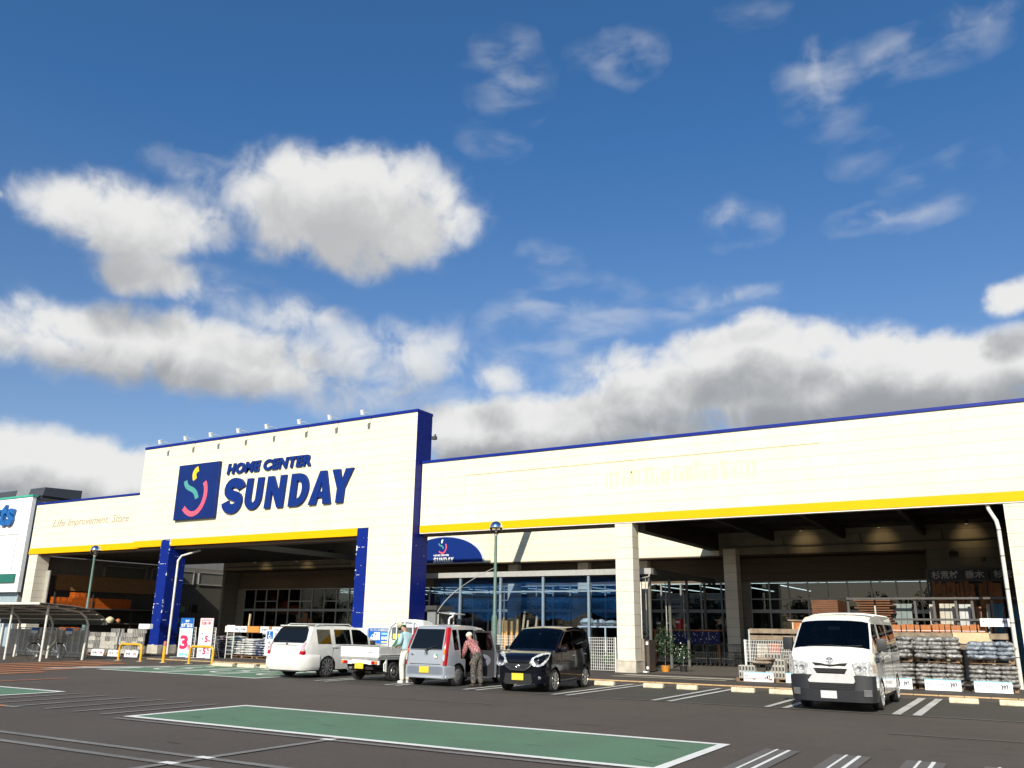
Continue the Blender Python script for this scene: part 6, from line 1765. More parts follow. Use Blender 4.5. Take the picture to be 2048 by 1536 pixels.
pal_m = mat('pallet_wood', (0.22, 0.14, 0.08), 0.85, var=0.4)
def pallet(x, y, z, label, wd=1.15, dp=1.0):
    t = thing('pallet', label, 'pallet', (x, y, z), group='wooden pallets')
    for k in range(3):
        b = MB(); xx = -wd / 2 + k * (wd - 0.1) / 2; b.box(xx, xx + 0.1, -dp / 2, dp / 2, 0.02, 0.10); b.build('bearer', pal_m, t)
    b = MB()
    for k in range(7): yy = -dp / 2 + k * (dp - 0.09) / 6; b.box(-wd / 2, wd / 2, yy, yy + 0.09, 0.101, 0.12)
    b.build('top_boards', pal_m, t, merge=False)
    b = MB(); b.box(-wd / 2, wd / 2, -dp / 2, -dp / 2 + 0.09, 0, 0.019); b.box(-wd / 2, wd / 2, dp / 2 - 0.09, dp / 2, 0, 0.019); b.build('bottom_boards', pal_m, t, merge=False)
cols = [(-42.5, 5), (-42.08, 5), (-41.66, 5), (-41.24, 5), (-40.82, 5), (-40.40, 5), (-39.98, 5), (-39.56, 5), (-39.14, 5), (-38.72, 6), (-38.30, 6), (-37.88, 5), (-37.46, 6), (-37.04, 6), (-36.62, 6)]
for k in range(4): pallet(-42.0 + k * 1.5, 27.6, 0, 'wooden pallet under the concrete blocks, %s from the left' % ORD[k])
for ci, (cx, n) in enumerate(cols):
    for r in range(n):
        z = 0.122 + r * 0.19
        kind = random.choice([0, 1, 1, 0, 1])
        m_ = blk2 if random.random() < 0.55 else blk
        place_block(kind, m_, cx + random.uniform(-.01, .01), 27.25 + random.choice([0, 0, 0.06]), z,
                    'grey concrete block, %s course up, %s column from the left by the pillar' % (ORD[r], ORD[ci]), 'concrete blocks left of the blue pillar')
def price_sign(name, x, y, z0, wd, h, label, texts, stripe=True, group='white price signs on the ground', tilt=-0.12, M=None):
    t = thing(name, label, 'price sign', (x, y, z0), group=group)
    b = MB(); b.box(-wd / 2, wd / 2, -0.006, 0.006, 0, h); o = b.build('board', M or sign_w, t)
    if stripe:
        b = MB(); b.box(-wd / 2, wd / 2, -0.009, -0.0061, h * 0.90, h); b.build('stripe', ink_lt, t)
    for (s_, x0, x1, a, c, bold, m_) in texts:
        b = MB(); add_text(b, s_, -wd / 2 + x0 * wd, -wd / 2 + x1 * wd, a * h, c * h, -0.0065, 0.002, bold=bold, res=2); b.build('lettering', m_, t)
    t.rotation_euler = (tilt, 0, 0)
    return t
for k, (x, tx) in enumerate(((-40.1, 'ブロック'), (-38.68, '軽量'), (-37.4, '基本'), (-36.15, '重量'))):
    price_sign('price_sign', x, 26.45, 0.01, 0.95, 0.29, 'small white price sign under the left concrete blocks, %s from the left' % ORD[k], [(tx, 0.08, 0.45, 0.35, 0.65, 0.01, ink), ('98', 0.66, 0.88, 0.3, 0.7, 0.03, ink_red)], stripe=False)
b = MB(); b.box(-37.0, -36.2, 27.3, 27.5, 1.27, 1.5); o = b.build('white_carton', sign_w, bevel=0.01); tag(o, 'white carton lying on top of the left concrete blocks beside the pillar', 'carton')

# ---- orange crates and shelving along the end wall
crate_m = mat('orange_plastic', (0.50, 0.11, 0.012), 0.45, var=0.15)
def crate_mesh():
    b = MB(); w2, d2, h = 0.19, 0.26, 0.31
    b.box(-d2, d2, -w2, w2, 0, 0.012)
    for z in (0.0, 0.10, 0.20, 0.285):
        for s in (-1, 1):
            b.box(-d2, d2, s * w2 - 0.008, s * w2 + 0.008, z, z + 0.025); b.box(s * d2 - 0.008, s * d2 + 0.008, -w2 + .009, w2 - .009, z, z + 0.025)
    for k in range(7):
        u = -1 + 2 * k / 6
        for s in (-1, 1):
            b.box(u * d2 * .97 - 0.012, u * d2 * .97 + 0.012, s * w2 - 0.006, s * w2 + 0.006, 0.012, 0.30)
            b.box(s * d2 - 0.006, s * d2 + 0.006, u * w2 * .9 - 0.012, u * w2 * .9 + 0.012, 0.012, 0.30)
    return b.build('plastic_crate', crate_m, merge=False)
cr0 = None
def put_crate(x, y, z, lab, grp='orange crates on the yard shelf'):
    global cr0
    if cr0 is None: cr0 = crate_mesh(); o = cr0
    else: o = cr0.copy(); C.objects.link(o)
    o.location = (x, y, z); tag(o, lab, 'crate', grp)
rackm = mat('rack_dark', (0.035, 0.033, 0.03), 0.6)
t = thing('shelving', 'long dark steel shelving along the left end wall of the yard', 'shelving', (-52, 36, 0))
for y in (31.8, 34.4, 37.35, 40.2):
    for x in (-52.6, -51.6):
        b = MB(); b.box(x, x + 0.06, y, y + 0.06, 0, 3.3); b.build('upright', rackm, t, world=True)
for z in (1.42, 2.32):
    b = MB(); b.box(-52.6, -51.5, 31.8, 40.3, z, z + 0.07); b.build('shelf', mat('shelf_edge', (0.12, 0.11, 0.10), 0.6), t, world=True)
b = MB(); b.box(-52.62, -52.60, 31.8, 40.3, 0.3, 2.3); b.build('back_sheet', rackm, t, world=True)
for k in range(13):
    y = 32.1 + k * 0.412
    for r in range(2): put_crate(-51.85, y, 2.392 + r * 0.312, 'orange plastic crate, %s along in the %s tier on the upper yard shelf' % (ORD[k], 'top' if r else 'bottom'))
for k, y in enumerate((33.35, 33.77)): put_crate(-51.85, y, 2.392 + 0.624, 'orange plastic crate on the third tier of the yard shelf, %s one' % ('nearer', 'farther')[k])
for k, y in enumerate((33.2, 33.75)): put_crate(-49.0, y - 2.0, 0.92, 'orange crate seen through the shelter pens, %s one' % ('left', 'right')[k], 'crates behind the pens')
t = thing('low_bench', 'low bench behind the pens carrying two orange crates', 'bench', (-49, 31.5, 0))
b = MB(); b.box(-49.5, -48.4, 30.9, 32.2, 0.86, 0.92); b.build('top', wood_a, t, world=True)
b = MB(); b.box(-49.45, -49.38, 31, 32.1, 0, 0.86); b.box(-48.5, -48.43, 31, 32.1, 0, 0.86); b.build('leg', wood_a, t, world=True)
for k, (y, r, h, c, lab) in enumerate(((34.83, 0.14, 0.21, (0.6, 0.55, 0.42), 'small cream'), (35.15, 0.2, 0.37, (0.22, 0.20, 0.17), 'grey-brown'), (35.8, 0.27, 0.40, (0.62, 0.56, 0.38), 'large cream'), (36.4, 0.17, 0.28, (0.42, 0.17, 0.07), 'terracotta'))):
    b = MB(); b.lathe([(r * .55, 0), (r * .95, h * .35), (r, h * .6), (r * .75, h * .8), (r * .3, h * .97), (r * .28, h)], (0, 0, 0), 18)
    o = b.build('garden_pot', mat('pot_%d' % k, c, 0.6), smooth=50); o.location = (-51.5, y, 1.492); tag(o, '%s domed garden pot on the lower yard shelf' % lab, 'pot', 'pots on the lower yard shelf')
# plywood sheets fixed above the shelving
b = MB(); b.box(-53.04, -52.9, 32.6, 40.0, 3.47, 4.46); o = b.build('plywood_sheet', mat('brown_ply_board', (0.30, 0.16, 0.06), 0.7, var=0.2)); tag(o, 'long brown plywood board fixed high on the left end wall', 'board')
b = MB(); b.box(-52.8, -52.0, 31.55, 31.62, 2.4, 4.6); b.box(-52.75, -52.6, 31.5, 31.55, 2.4, 4.6); o = b.build('clear_sheet', mat('translucent_sheet', (0.35, 0.34, 0.30), 0.35)); tag(o, 'upright translucent grey plastic sheets beside the orange crates', 'plastic sheet')
# tool racks beyond the pillar
t = thing('tool_rack', 'dark rack with blue and green goods behind the blue pillar', 'shelving', (-49, 39, 0))
for x in (-51.3, -49.3, -47.5):
    b = MB(); b.box(x, x + 0.06, 38.8, 38.86, 0, 2.9); b.build('upright', rackm, t, world=True)
for z in (0.7, 1.5, 2.2):
    b = MB(); b.box(-51.3, -47.4, 38.8, 39.8, z, z + 0.05); b.build('shelf', rackm, t, world=True)
random.seed(4)
bb = [mat('tub_' + n, c, 0.5) for n, c in (('blue', (0.01, 0.06, 0.16)), ('green', (0.03, 0.09, 0.04)), ('dark', (0.02, 0.02, 0.02)), ('grey', (0.10, 0.10, 0.09)))]
for z in (0.76, 1.56, 2.26):
    x = -51.2
    while x < -47.8:
        wv = random.uniform(0.3, 0.55); b = MB(); b.box(x, x + wv, 38.85, 39.6, z, z + random.uniform(0.2, 0.5)); b.build('stored_tub', random.choice(bb), t, world=True, bevel=0.02); x += wv + 0.06
# fence panels / boards leaning at the inner corner
for k, (x, h, c) in enumerate(((-40.3, 2.0, wood_b), (-39.9, 2.3, wood_a), (-39.5, 1.9, wood_b))):
    b = MB(); b.obox((x, 41.6, h / 2), (0.32, 0.03, h), ry=0.08 * (k - 1)); o = b.build('leaning_board', mat('dim_board_%d' % (k % 2), (0.20, 0.09, 0.035), 0.7, var=0.3)); tag(o, 'brown board leaning by the shop window in the yard, %s of three' % ORD[k], 'board', 'boards leaning by the window')
b = MB(); b.obox((-33.4, 30.9, 1.05), (0.07, 0.07, 2.0), ry=0.05); o = b.build('timber_post', ply); tag(o, 'pale square timber post standing among the soil bags', 'post')

# ---- sale boards on white wire stands
def sale_board(x, y, kind, label):
    t = thing('sale_board', label, 'sign', (x, y, 0), group='tall sale boards in front of the yard')
    b = MB()
    for sx in (-0.56, 0.56):
        b.tube([(sx, 0.12, 0.02), (sx, 0.10, 1.38)], 0.022, 6); b.tube([(sx, 0.12, 0.02), (sx, -0.3, 0.02)], 0.018, 6); b.tube([(sx * .8, 0.55, 0.02), (sx, 0.10, 1.1)], 0.018, 6)
    for z in [0.1 + 0.16 * k for k in range(9)]: b.tube([(-0.56, 0.11, z), (0.56, 0.11, z)], 0.009, 4)
    for xx in (-0.35, -0.15, 0.05, 0.25, 0.45): b.tube([(xx, 0.11, 0.1), (xx, 0.11, 1.38)], 0.006, 4)
    b.build('wire_stand', white_wire, t, merge=False)
    w2 = 0.44
    b = MB(); b.box(-w2, w2, 0.0, 0.03, 0.03, 1.80); bd = b.build('board', sign_w if kind else mat('pale_blue_board', (0.60, 0.75, 0.82), 0.5), t)
    def tx(s_, x0, x1, z0, z1, m_, bold=0.02):
        b = MB(); add_text(b, s_, x0, x1, z0, z1, -0.001, 0.004, bold=bold, res=2); b.build('lettering', m_, t)
    if kind == 0:
        b = MB(); b.box(-w2, w2, -0.004, -0.0005, 1.34, 1.80); b.build('blue_header', ink_blue, t)
        tx('毎週', -0.12, 0.18, 1.60, 1.72, white_s, 0.03)
        def tb(s_, x0, x1, z0, z1, m_, bold):
            b = MB(); add_text(b, s_, x0, x1, z0, z1, -0.0045, 0.004, bold=bold, res=2); b.build('lettering', m_, t)
        tb('水曜日は', -0.40, 0.41, 1.37, 1.57, white_s, 0.03)
        tx('3', -0.36, 0.22, 0.38, 1.02, ink_red, 0.05)
        tx('倍', 0.20, 0.40, 0.36, 0.60, ink_red, 0.02)
        tx('ポイント', -0.38, -0.02, 1.14, 1.26, ink_lt, 0.02)
        tx('デー', 0.05, 0.3, 1.16, 1.26, ink_lt, 0.02)
        b = MB(); b.box(-0.34, 0.02, -0.004, -0.0005, 0.10, 0.22); b.box(0.06, 0.34, -0.004, -0.0005, 0.10, 0.2); b.build('pale_patch', ink_lt, t, merge=False)
    else:
        b = MB(); b.box(-w2, w2, -0.003, -0.0005, 1.42, 1.80); b.build('pink_header', mat('pale_pink', (0.80, 0.60, 0.60), 0.5), t)
        def tb(s_, x0, x1, z0, z1, m_, bold):
            b = MB(); add_text(b, s_, x0, x1, z0, z1, -0.0035, 0.004, bold=bold, res=2); b.build('lettering', m_, t)
        tb('会員様限定', -0.36, 0.36, 1.68, 1.74, ink_red, 0.0)
        tb('お買い得', -0.32, 0.28, 1.50, 1.64, ink_red, 0.02)
        tx('わくわく', -0.34, 0.34, 1.24, 1.38, ink_yel, 0.04)
        tx('5', -0.02, 0.20, 0.72, 1.02, ink_red, 0.05); tx('倍', 0.22, 0.36, 0.72, 0.86, ink_red, 0.02)
        tx('ポイント', -0.30, 0.30, 1.08, 1.13, ink, 0.02)
        tx('日・祝', -0.38, -0.12, 0.82, 0.92, ink, 0.01)
        tx('5', -0.08, 0.14, 0.18, 0.48, ink_red, 0.05); tx('%', 0.17, 0.36, 0.34, 0.48, ink_red, 0.03); tx('OFF', 0.16, 0.38, 0.20, 0.28, ink_red, 0.02)
        tx('全品', -0.38, -0.14, 0.30, 0.42, ink, 0.01)
        b = MB(); b.box(-0.40, 0.40, -0.003, -0.0005, 0.60, 0.61); b.build('rule', ink, t)
sale_board(-34.28, 27.9, 0, 'tall pale blue sale board with big pink 3 beside the blue pillar')
sale_board(-32.98, 27.95, 1, 'tall white sale board with two red 5s behind the right hoop barrier')
# barrow of price cards
t = thing('price_card_stand', 'white wire frame with price cards right of the sale boards', 'display rack', (-32.4, 29, 0))
b = MB()
for x in (-32.6, -32.15): b.tube([(x, 28.9, 0), (x, 28.9, 1.45)], 0.02, 6)
for z in [0.2 + 0.18 * k for k in range(7)]: b.tube([(-32.6, 28.9, z), (-32.15, 28.9, z)], 0.01, 4)
b.build('wire', white_wire, t, world=True, merge=False)
b = MB(); b.box(-32.62, -32.1, 28.86, 28.885, 1.2, 1.5); b.build('card', sign_w, t, world=True)

# ---- header strip with cards above the soil bags
t = thing('card_rail', 'row of price cards on a wooden rail above the soil bags', 'sign rail', (-32, 30.45, 0))
b = MB(); b.box(-34.6, -28.0, 30.5, 30.54, 1.15, 1.46); b.build('rail', mat('rail_brown', (0.32, 0.17, 0.07), 0.7), t, world=True)
random.seed(9)
for k, (xa, xb, m_) in enumerate(((-34.55, -34.2, sign_w), (-34.0, -33.55, sign_w), (-33.5, -33.05, sign_w), (-33.0, -32.2, mat('card_orange', (0.62, 0.24, 0.05), 0.6)), (-32.1, -31.55, sign_w), (-31.3, -30.6, sign_w), (-30.4, -29.9, sign_w), (-29.7, -29.1, sign_w))):
    b = MB(); b.box(xa, xb, 30.47, 30.495, 1.17, 1.45); c_ = b.build('card', m_, t, world=True)
    if m_ is sign_w:
        b = MB(); add_text(b, random.choice(['培養土', '298', '398', '堆肥', '498']), xa + .06, xb - .06, 1.24, 1.36, 30.4695, 0.002, bold=0.02, res=2)
        o = b.build('lettering', ink_blue if k % 2 else ink, c_); o.data.transform(Matrix.Translation((32, -30.45, 0)))
# ---- soil bags
def bag_mesh(sx, sy, sz, seed):
    rnd = random.Random(seed)
    b = MB(); nu, nv = 18, 9
    def sp(v, e): return math.copysign(abs(v)**e, v)
    ph = [rnd.uniform(0, 6) for _ in range(6)]
    vs = []
    for j in range(nv + 1):
        et = -PI / 2 + PI * j / nv
        for i in range(nu):
            om = 2 * PI * i / nu
            x = sp(math.cos(et), 0.55) * sp(math.cos(om), 0.38); y = sp(math.cos(et), 0.55) * sp(math.sin(om), 0.38); z = sp(math.sin(et), 0.8)
            wob = 1 + 0.06 * math.sin(5 * om + ph[0]) * math.cos(et) + 0.05 * math.sin(9 * om + ph[1])
            zz = z * (1 + 0.18 * math.sin(3 * x + ph[2]) * math.cos(4 * y + ph[3])) * (1 - 0.35 * abs(x)**3) + 0.10 * math.sin(4 * x + ph[4])
            vs.append((x * sx * wob, y * sy * wob, zz * sz))
    fs = [(j * nu + i, j * nu + (i + 1) % nu, (j + 1) * nu + (i + 1) % nu, (j + 1) * nu + i) for j in range(nv) for i in range(nu)]
    b.add(vs, fs); return b
def bagmat(name, c, c2, sc=9.0, rough=0.28):
    M = bpy.data.materials.new(name); M.use_nodes = True
    t = M.node_tree; p = t.nodes['Principled BSDF']
    tc = t.nodes.new('ShaderNodeTexCoord'); oi = t.nodes.new('ShaderNodeObjectInfo')
    ad = N(t, 'ShaderNodeVectorMath', operation='ADD'); t.links.new(tc.outputs['Object'], ad.inputs[0]); t.links.new(oi.outputs['Location'], ad.inputs[1])
    n = N(t, 'ShaderNodeTexNoise', inp={'Scale': sc, 'Detail': 6.0, 'Roughness': 0.7}); t.links.new(ad.outputs[0], n.inputs['Vector'])
    mp = N(t, 'ShaderNodeMapRange', inp={'From Min': 0.42, 'From Max': 0.60}); t.links.new(n.outputs['Fac'], mp.inputs['Value'])
    mi = t.nodes.new('ShaderNodeMix'); mi.data_type = 'RGBA'; mi.inputs[6].default_value = (*c, 1); mi.inputs[7].default_value = (*c2, 1)
    t.links.new(mp.outputs[0], mi.inputs[0]); t.links.new(mi.outputs[2], p.inputs['Base Color']); p.inputs['Roughness'].default_value = rough
    n2 = N(t, 'ShaderNodeTexNoise', inp={'Scale': 14.0, 'Detail': 4.0}); t.links.new(ad.outputs[0], n2.inputs['Vector'])
    bm_ = N(t, 'ShaderNodeBump', inp={'Strength': 0.9, 'Distance': 0.03}); t.links.new(n2.outputs['Fac'], bm_.inputs['Height']); t.links.new(bm_.outputs[0], p.inputs['Normal'])
    return M
gravel = bagmat('gravel_bag', (0.10, 0.095, 0.085), (0.38, 0.37, 0.35), 13)
gravel_b = bagmat('gravel_bag_blue', (0.09, 0.11, 0.14), (0.34, 0.37, 0.40), 10)
soil_k = bagmat('dark_soil_bag', (0.012, 0.012, 0.016), (0.10, 0.10, 0.11), 5, 0.35)
soil_p = bagmat('plum_soil_bag', (0.03, 0.012, 0.02), (0.35, 0.30, 0.32), 4, 0.35)
soil_g = bagmat('green_white_soil_bag', (0.16, 0.24, 0.20), (0.62, 0.62, 0.58), 4, 0.4)
soil_w = bagmat('white_soil_bag', (0.62, 0.62, 0.60), (0.40, 0.42, 0.42), 4, 0.4)
soil_n = bagmat('navy_soil_bag', (0.02, 0.03, 0.08), (0.40, 0.42, 0.48), 4, 0.4)
bag_src = {}
def bag(kind, m_, x, y, z, label, group, dims=(0.22, 0.32, 0.066), rz=0.0):
    key = (kind, m_.name, dims)
    if key not in bag_src:
        o = bag_mesh(*dims, seed=kind).build('bag', m_, smooth=80); bag_src[key] = o
    else:
        o = bag_src[key].copy(); C.objects.link(o)
    o.location = (x, y, z); o.rotation_euler = (random.uniform(-.04, .04), random.uniform(-.04, .04), rz)
    tag(o, label, 'bag', group)
random.seed(21)
lst = [(-34.15, soil_k, 8, 'dark'), (-33.6, soil_p, 8, 'plum and white'), (-33.0, soil_g, 8, 'green and white'), (-32.4, soil_w, 7, 'white'), (-31.8, soil_w, 7, 'white'), (-31.2, soil_n, 6, 'navy'), (-30.6, soil_w, 8, 'white'), (-30.0, soil_n, 7, 'navy')]
for ci, (x, m_, n, nm) in enumerate(lst):
    for r in range(n):
        bag(r % 3, m_, x + random.uniform(-.03, .03), 29.9, 0.2 + r * 0.105, '%s soil bag, %s up in the %s heap right of the sale boards' % (nm, ORD[r], ORD[ci]), 'soil bags left of the estate car', (0.30, 0.38, 0.062))
for k in range(3): pallet(-33.8 + k * 1.7, 29.95, 0.0, 'wooden pallet under the soil bag heaps, %s from the left' % ORD[k], 1.5)
bag(1, soil_w, -30.7, 29.9, 1.12, 'white soil bag slumped on the very top of the heaps by the wheelchair sign', 'soil bags left of the estate car', (0.36, 0.38, 0.08), 0.5)
# gravel pallets on the right
def gravel_stack(sx, nm, m_up, m_lo, nl_up, cols_, yb=28.75, hide=False):
    pallet(sx, yb + 0.35, 0, 'lower pallet of the gravel stack %s' % nm)
    for r in range(5):
        for c in range(cols_):
            x = sx - 0.39 + c * 0.39 + random.uniform(-.02, .02)
            bag(c + r * 3 % 5, m_lo, x, yb + random.uniform(-.03, .03), 0.185 + r * 0.118, 'gravel bag, %s from left, %s layer, lower load %s' % (ORD[c], ORD[r], nm), 'gravel bags on the right pallets', (0.225, 0.36, 0.074))
    pallet(sx, yb + 0.35, 0.76, 'raised pallet between the two loads of the gravel stack %s' % nm)
    for r in range(nl_up):
        for c in range(cols_):
            x = sx - 0.39 + c * 0.39 + random.uniform(-.03, .03)
            bag(c + r * 2 % 5, m_up, x, yb + random.uniform(-.05, .05), 0.945 + r * 0.115, 'gravel bag, %s from left, %s layer, upper load %s' % (ORD[c], ORD[r], nm), 'gravel bags on the right pallets', (0.23, 0.36, 0.080), random.uniform(-.15, .15))
gravel_stack(-3.62, 'half hidden by the van', gravel, gravel, 5, 3)
gravel_stack(-2.36, 'above the 13mm sign', gravel, gravel, 5, 3)
gravel_stack(-0.98, 'above the 20mm sign', gravel_b, gravel, 4, 3)
T13 = [('砕石', 0.05, 0.22, 0.48, 0.70, 0.0, ink), ('13mm', 0.29, 0.56, 0.42, 0.70, 0.0, ink), ('397', 0.70, 0.90, 0.30, 0.72, 0.045, ink), ('円', 0.92, 0.97, 0.35, 0.48, 0.0, ink), ('税込436.70', 0.74, 0.97, 0.10, 0.20, 0.0, ink)]
T20 = [(a if a != '13mm' else '20mm', *r) for a, *r in T13]
price_sign('price_sign', -2.25, 27.95, 0.02, 0.93, 0.30, 'white price sign reading 13mm 397 at the foot of the gravel stack', T13)
price_sign('price_sign', -1.0, 27.95, 0.02, 0.93, 0.30, 'white price sign reading 20mm 397 nearest the right downpipe', T20)
price_sign('price_sign', -3.42, 27.95, 0.02, 0.75, 0.30, 'white price sign just right of the van, mostly hidden', T13)
price_sign('price_sign', -7.58, 28.45, 0.02, 0.95, 0.29, 'white price sign reading 147 at the foot of the grey blocks', [('重量ブロック10cm', 0.03, 0.52, 0.45, 0.66, 0.0, ink), ('147', 0.71, 0.90, 0.26, 0.70, 0.045, ink), ('円', 0.92, 0.97, 0.32, 0.45, 0.0, ink), ('税込161', 0.74, 0.94, 0.08, 0.17, 0.0, ink)])
price_sign('price_sign', -6.3, 28.45, 0.02, 0.85, 0.30, 'white price sign cut off by the left side of the van', [('ミニ', 0.12, 0.4, 0.45, 0.66, 0.0, ink)])
price_sign('price_sign', -0.83, 31.3, 1.80, 0.82, 0.25, 'hanging white price sign reading 797 above the timber', [('石膏ボード', 0.03, 0.34, 0.5, 0.7, 0.0, ink), ('12.5mm', 0.38, 0.62, 0.48, 0.7, 0.0, ink), ('797', 0.72, 0.92, 0.32, 0.75, 0.045, ink), ('円', 0.93, 0.98, 0.35, 0.5, 0.0, ink)], stripe=False, M=mat('shaded_card', (0.72, 0.72, 0.74), 0.5))
# timber store behind the gravel
t = thing('timber_rail_fence', 'weathered timber rail fence behind the gravel stacks', 'fence', (-2, 31, 0))
for z in (1.42, 1.10):
    b = MB(); b.box(-4.4, -0.5, 31.0, 31.06, z, z + 0.17); b.build('rail', wood_a, t, world=True)
for x in (-4.4, -2.3, -0.6):
    b = MB(); b.box(x, x + 0.09, 31.07, 31.15, 0, 1.6); b.build('post', wood_a, t, world=True)
b = MB(); b.box(-2.03, -1.03, 30.94, 30.965, 1.28, 1.61)
o = b.build('plywood_sheet', ply); tag(o, 'pale plywood board fixed to the timber rails above the gravel', 'board')
random.seed(5)
x = -4.6; k = 0
while x < -1.2:
    wv = random.uniform(0.13, 0.30); h = random.uniform(0.22, 0.27)
    tt = thing('timber_bundle', 'bundle of orange cedar battens, %s from the left on the rail' % ORD[min(15, k)], 'timber bundle', (x + wv / 2, 31.5, 1.6), group='cedar batten bundles')
    n = max(2, int(wv / 0.045))
    b = MB()
    for q in range(n): b.box(-wv / 2 + q * wv / n, -wv / 2 + (q + 1) * wv / n - 0.004, 0, 1.8, random.uniform(0, .01), h + random.uniform(-.01, .01))
    b.build('battens', wood_b, tt, merge=False)
    b = MB(); b.box(-wv / 2 - .004, wv / 2 + .004, -0.004, 0.03, 0.05, 0.065); b.build('strap', sign_w, tt)
    x += wv + random.uniform(0.015, 0.05); k += 1
t = thing('timber_table', 'dark steel table carrying the cedar bundles', 'table', (-3, 32.3, 0))
b = MB(); b.box(-4.7, -1.1, 31.5, 33.3, 1.53, 1.595); b.build('top', rackm, t, world=True)
for x in (-4.6, -2.9, -1.2):
    b = MB(); b.box(x, x + 0.06, 31.55, 31.61, 0, 1.53); b.box(x, x + 0.06, 33.2, 33.26, 0, 1.53); b.build('leg', rackm, t, world=True)
# upright lumber rack
t = thing('lumber_rack', 'tall dark steel rack of upright boards under the black timber sign', 'rack', (-2, 34.5, 0))
for x in (-5.6, -4.55, -3.35, -2.75, -2.05, -1.55, -0.95, 0.2, 1.4):
    b = MB(); b.box(x, x + 0.08, 33.9, 33.98, 0, 2.80); b.build('upright', steel_dark, t, world=True)
for z in (2.72, 2.0):
    b = MB(); b.box(-5.6, 1.5, 33.82, 33.895, z, z + 0.07); b.build('crossbar', steel_dark, t, world=True)
random.seed(8)
pb = [mat('board_' + n, c, 0.6, var=0.2) for n, c in (('cream', (0.42, 0.40, 0.33)), ('white', (0.44, 0.45, 0.44)), ('blue', (0.05, 0.17, 0.25)), ('brown', (0.20, 0.08, 0.03)), ('greygreen', (0.16, 0.20, 0.19)))]
spec = [(-4.45, -3.5, 4, 2.6, 'grey-green'), (-2.95, -2.80, 0, 2.58, 'cream'), (-2.62, -2.12, 0, 2.60, 'cream'), (-2.0, -1.62, 1, 2.58, 'off-white'), (-1.46, -1.3, 3, 2.5, 'brown'), (-1.15, -1.03, 0, 2.58, 'cream'), (-0.98, -0.62, 2, 2.60, 'blue'), (-0.50, 0.12, 2, 2.56, 'blue')]
for k, (xa, xb, mi, h, nm) in enumerate(spec):
    n = max(1, round((xb - xa) / 0.19)); wd = (xb - xa) / n
    for q in range(n):
        b = MB(); b.obox((xa + wd * (q + .5), 34.35, h / 2 + 0.02), (wd - 0.015, 0.02, h - 0.05), rx=-0.10, ry=0.03)
        o = b.build('upright_board', pb[mi]); tag(o, '%s board, %s in the %s group from the left in the lumber rack' % (nm, ORD[q], ORD[k]), 'board', 'boards standing in the lumber rack')
# tall cedar planks behind
k = 0
x = -3.2
while x < 1.5:
    wv = random.uniform(0.10, 0.2)
    if k < 16:
        b = MB(); b.obox((x + wv / 2, 40.3, 1.86), (wv - .012, 0.03, random.uniform(3.4, 3.72)), rx=-0.08)
        o = b.build('cedar_plank', mat('cedar_dim', (0.36, 0.14, 0.045), 0.7, var=0.5, scale=3)); tag(o, 'tall red-brown cedar plank, %s from the left under the black sign' % ORD[k], 'plank', 'tall cedar planks against the wall')
    x += wv + random.choice([0.0, 0.02, 0.14]); k += 1
k = 0
while x < 3.5:
    x += 1
# black timber signs
blk_s = mat('sign_black', (0.012, 0.012, 0.014), 0.5)
for (xa, xb, tx_, lab) in ((-3.3, -1.06, ('杉荒材', '垂木'), 'black sign with white characters for rough cedar and rafters'), (-1.0, 1.2, ('杉荒材', ''), 'black sign with one white group of characters behind the downpipe')):
    t = thing('timber_sign', lab, 'sign', ((xa + xb) / 2, 40.4, 3.9))
    b = MB(); b.box(xa, xb, 40.38, 40.42, 3.71, 4.15); b.build('board', blk_s, t, world=True)
    for s_, u0, u1 in ((tx_[0], 0.06, 0.50), (tx_[1], 0.62, 0.93)):
        if s_:
            b = MB(); add_text(b, s_, xa + u0 * (xb - xa), xa + u1 * (xb - xa), 3.77, 4.10, 40.379, 0.004, bold=0.02, res=2); b.build('lettering', mat('sign_grey_white', (0.62, 0.60, 0.52), 0.6), t, world=True)
t = thing('sign_hanger', 'thin dark frame carrying the black timber signs', 'frame', (-1, 40.5, 0))
b = MB(); b.box(-3.35, 1.3, 40.43, 40.48, 3.66, 3.70); b.box(-3.35, 1.3, 40.43, 40.48, 4.16, 4.2); b.build('bar', steel_dark, t, world=True, merge=False)
b = MB(); b.box(-3.4, -3.32, 40.43, 40.48, 0, 4.2); b.build('leg', steel_dark, t, world=True)
# brown board piles on a rack behind the van
t = thing('board_stack', 'solid stack of brown boards behind the van roof, left one', 'board stack', (-6.3, 33.6, 0))
b = MB()
for r in range(14): b.box(-6.78, -5.86, 33.5, 35.3, 1.62 + r * 0.078, 1.69 + r * 0.078)
b.build('boards', mat('brown_board', (0.13, 0.05, 0.018), 0.7, var=0.25), t, world=True, merge=False)
b = MB(); b.box(-6.8, -5.8, 33.5, 35.3, 0, 1.61); b.build('plinth', rackm, t, world=True)
t = thing('board_stack', 'loosely stepped stack of brown boards behind the van roof, right one', 'board stack', (-4.6, 33.6, 0))
b = MB(); random.seed(14)
for r in range(12):
    a = random.uniform(0, .25); b.box(-5.35 + a, -4.62, 33.5, 35.3, 1.72 + r * 0.085, 1.765 + r * 0.085); b.box(-4.55, -3.95 - random.uniform(0, .2), 33.5, 35.3, 1.72 + r * 0.085, 1.765 + r * 0.085)
b.build('boards', mat('brown_board', (0, 0, 0)), t, world=True, merge=False)
b = MB(); b.box(-4.61, -4.56, 33.45, 33.5, 0, 2.5); b.build('upright', gal, t, world=True)
b = MB(); b.box(-5.4, -3.9, 33.5, 35.3, 0, 1.71); b.build('plinth', rackm, t, world=True)

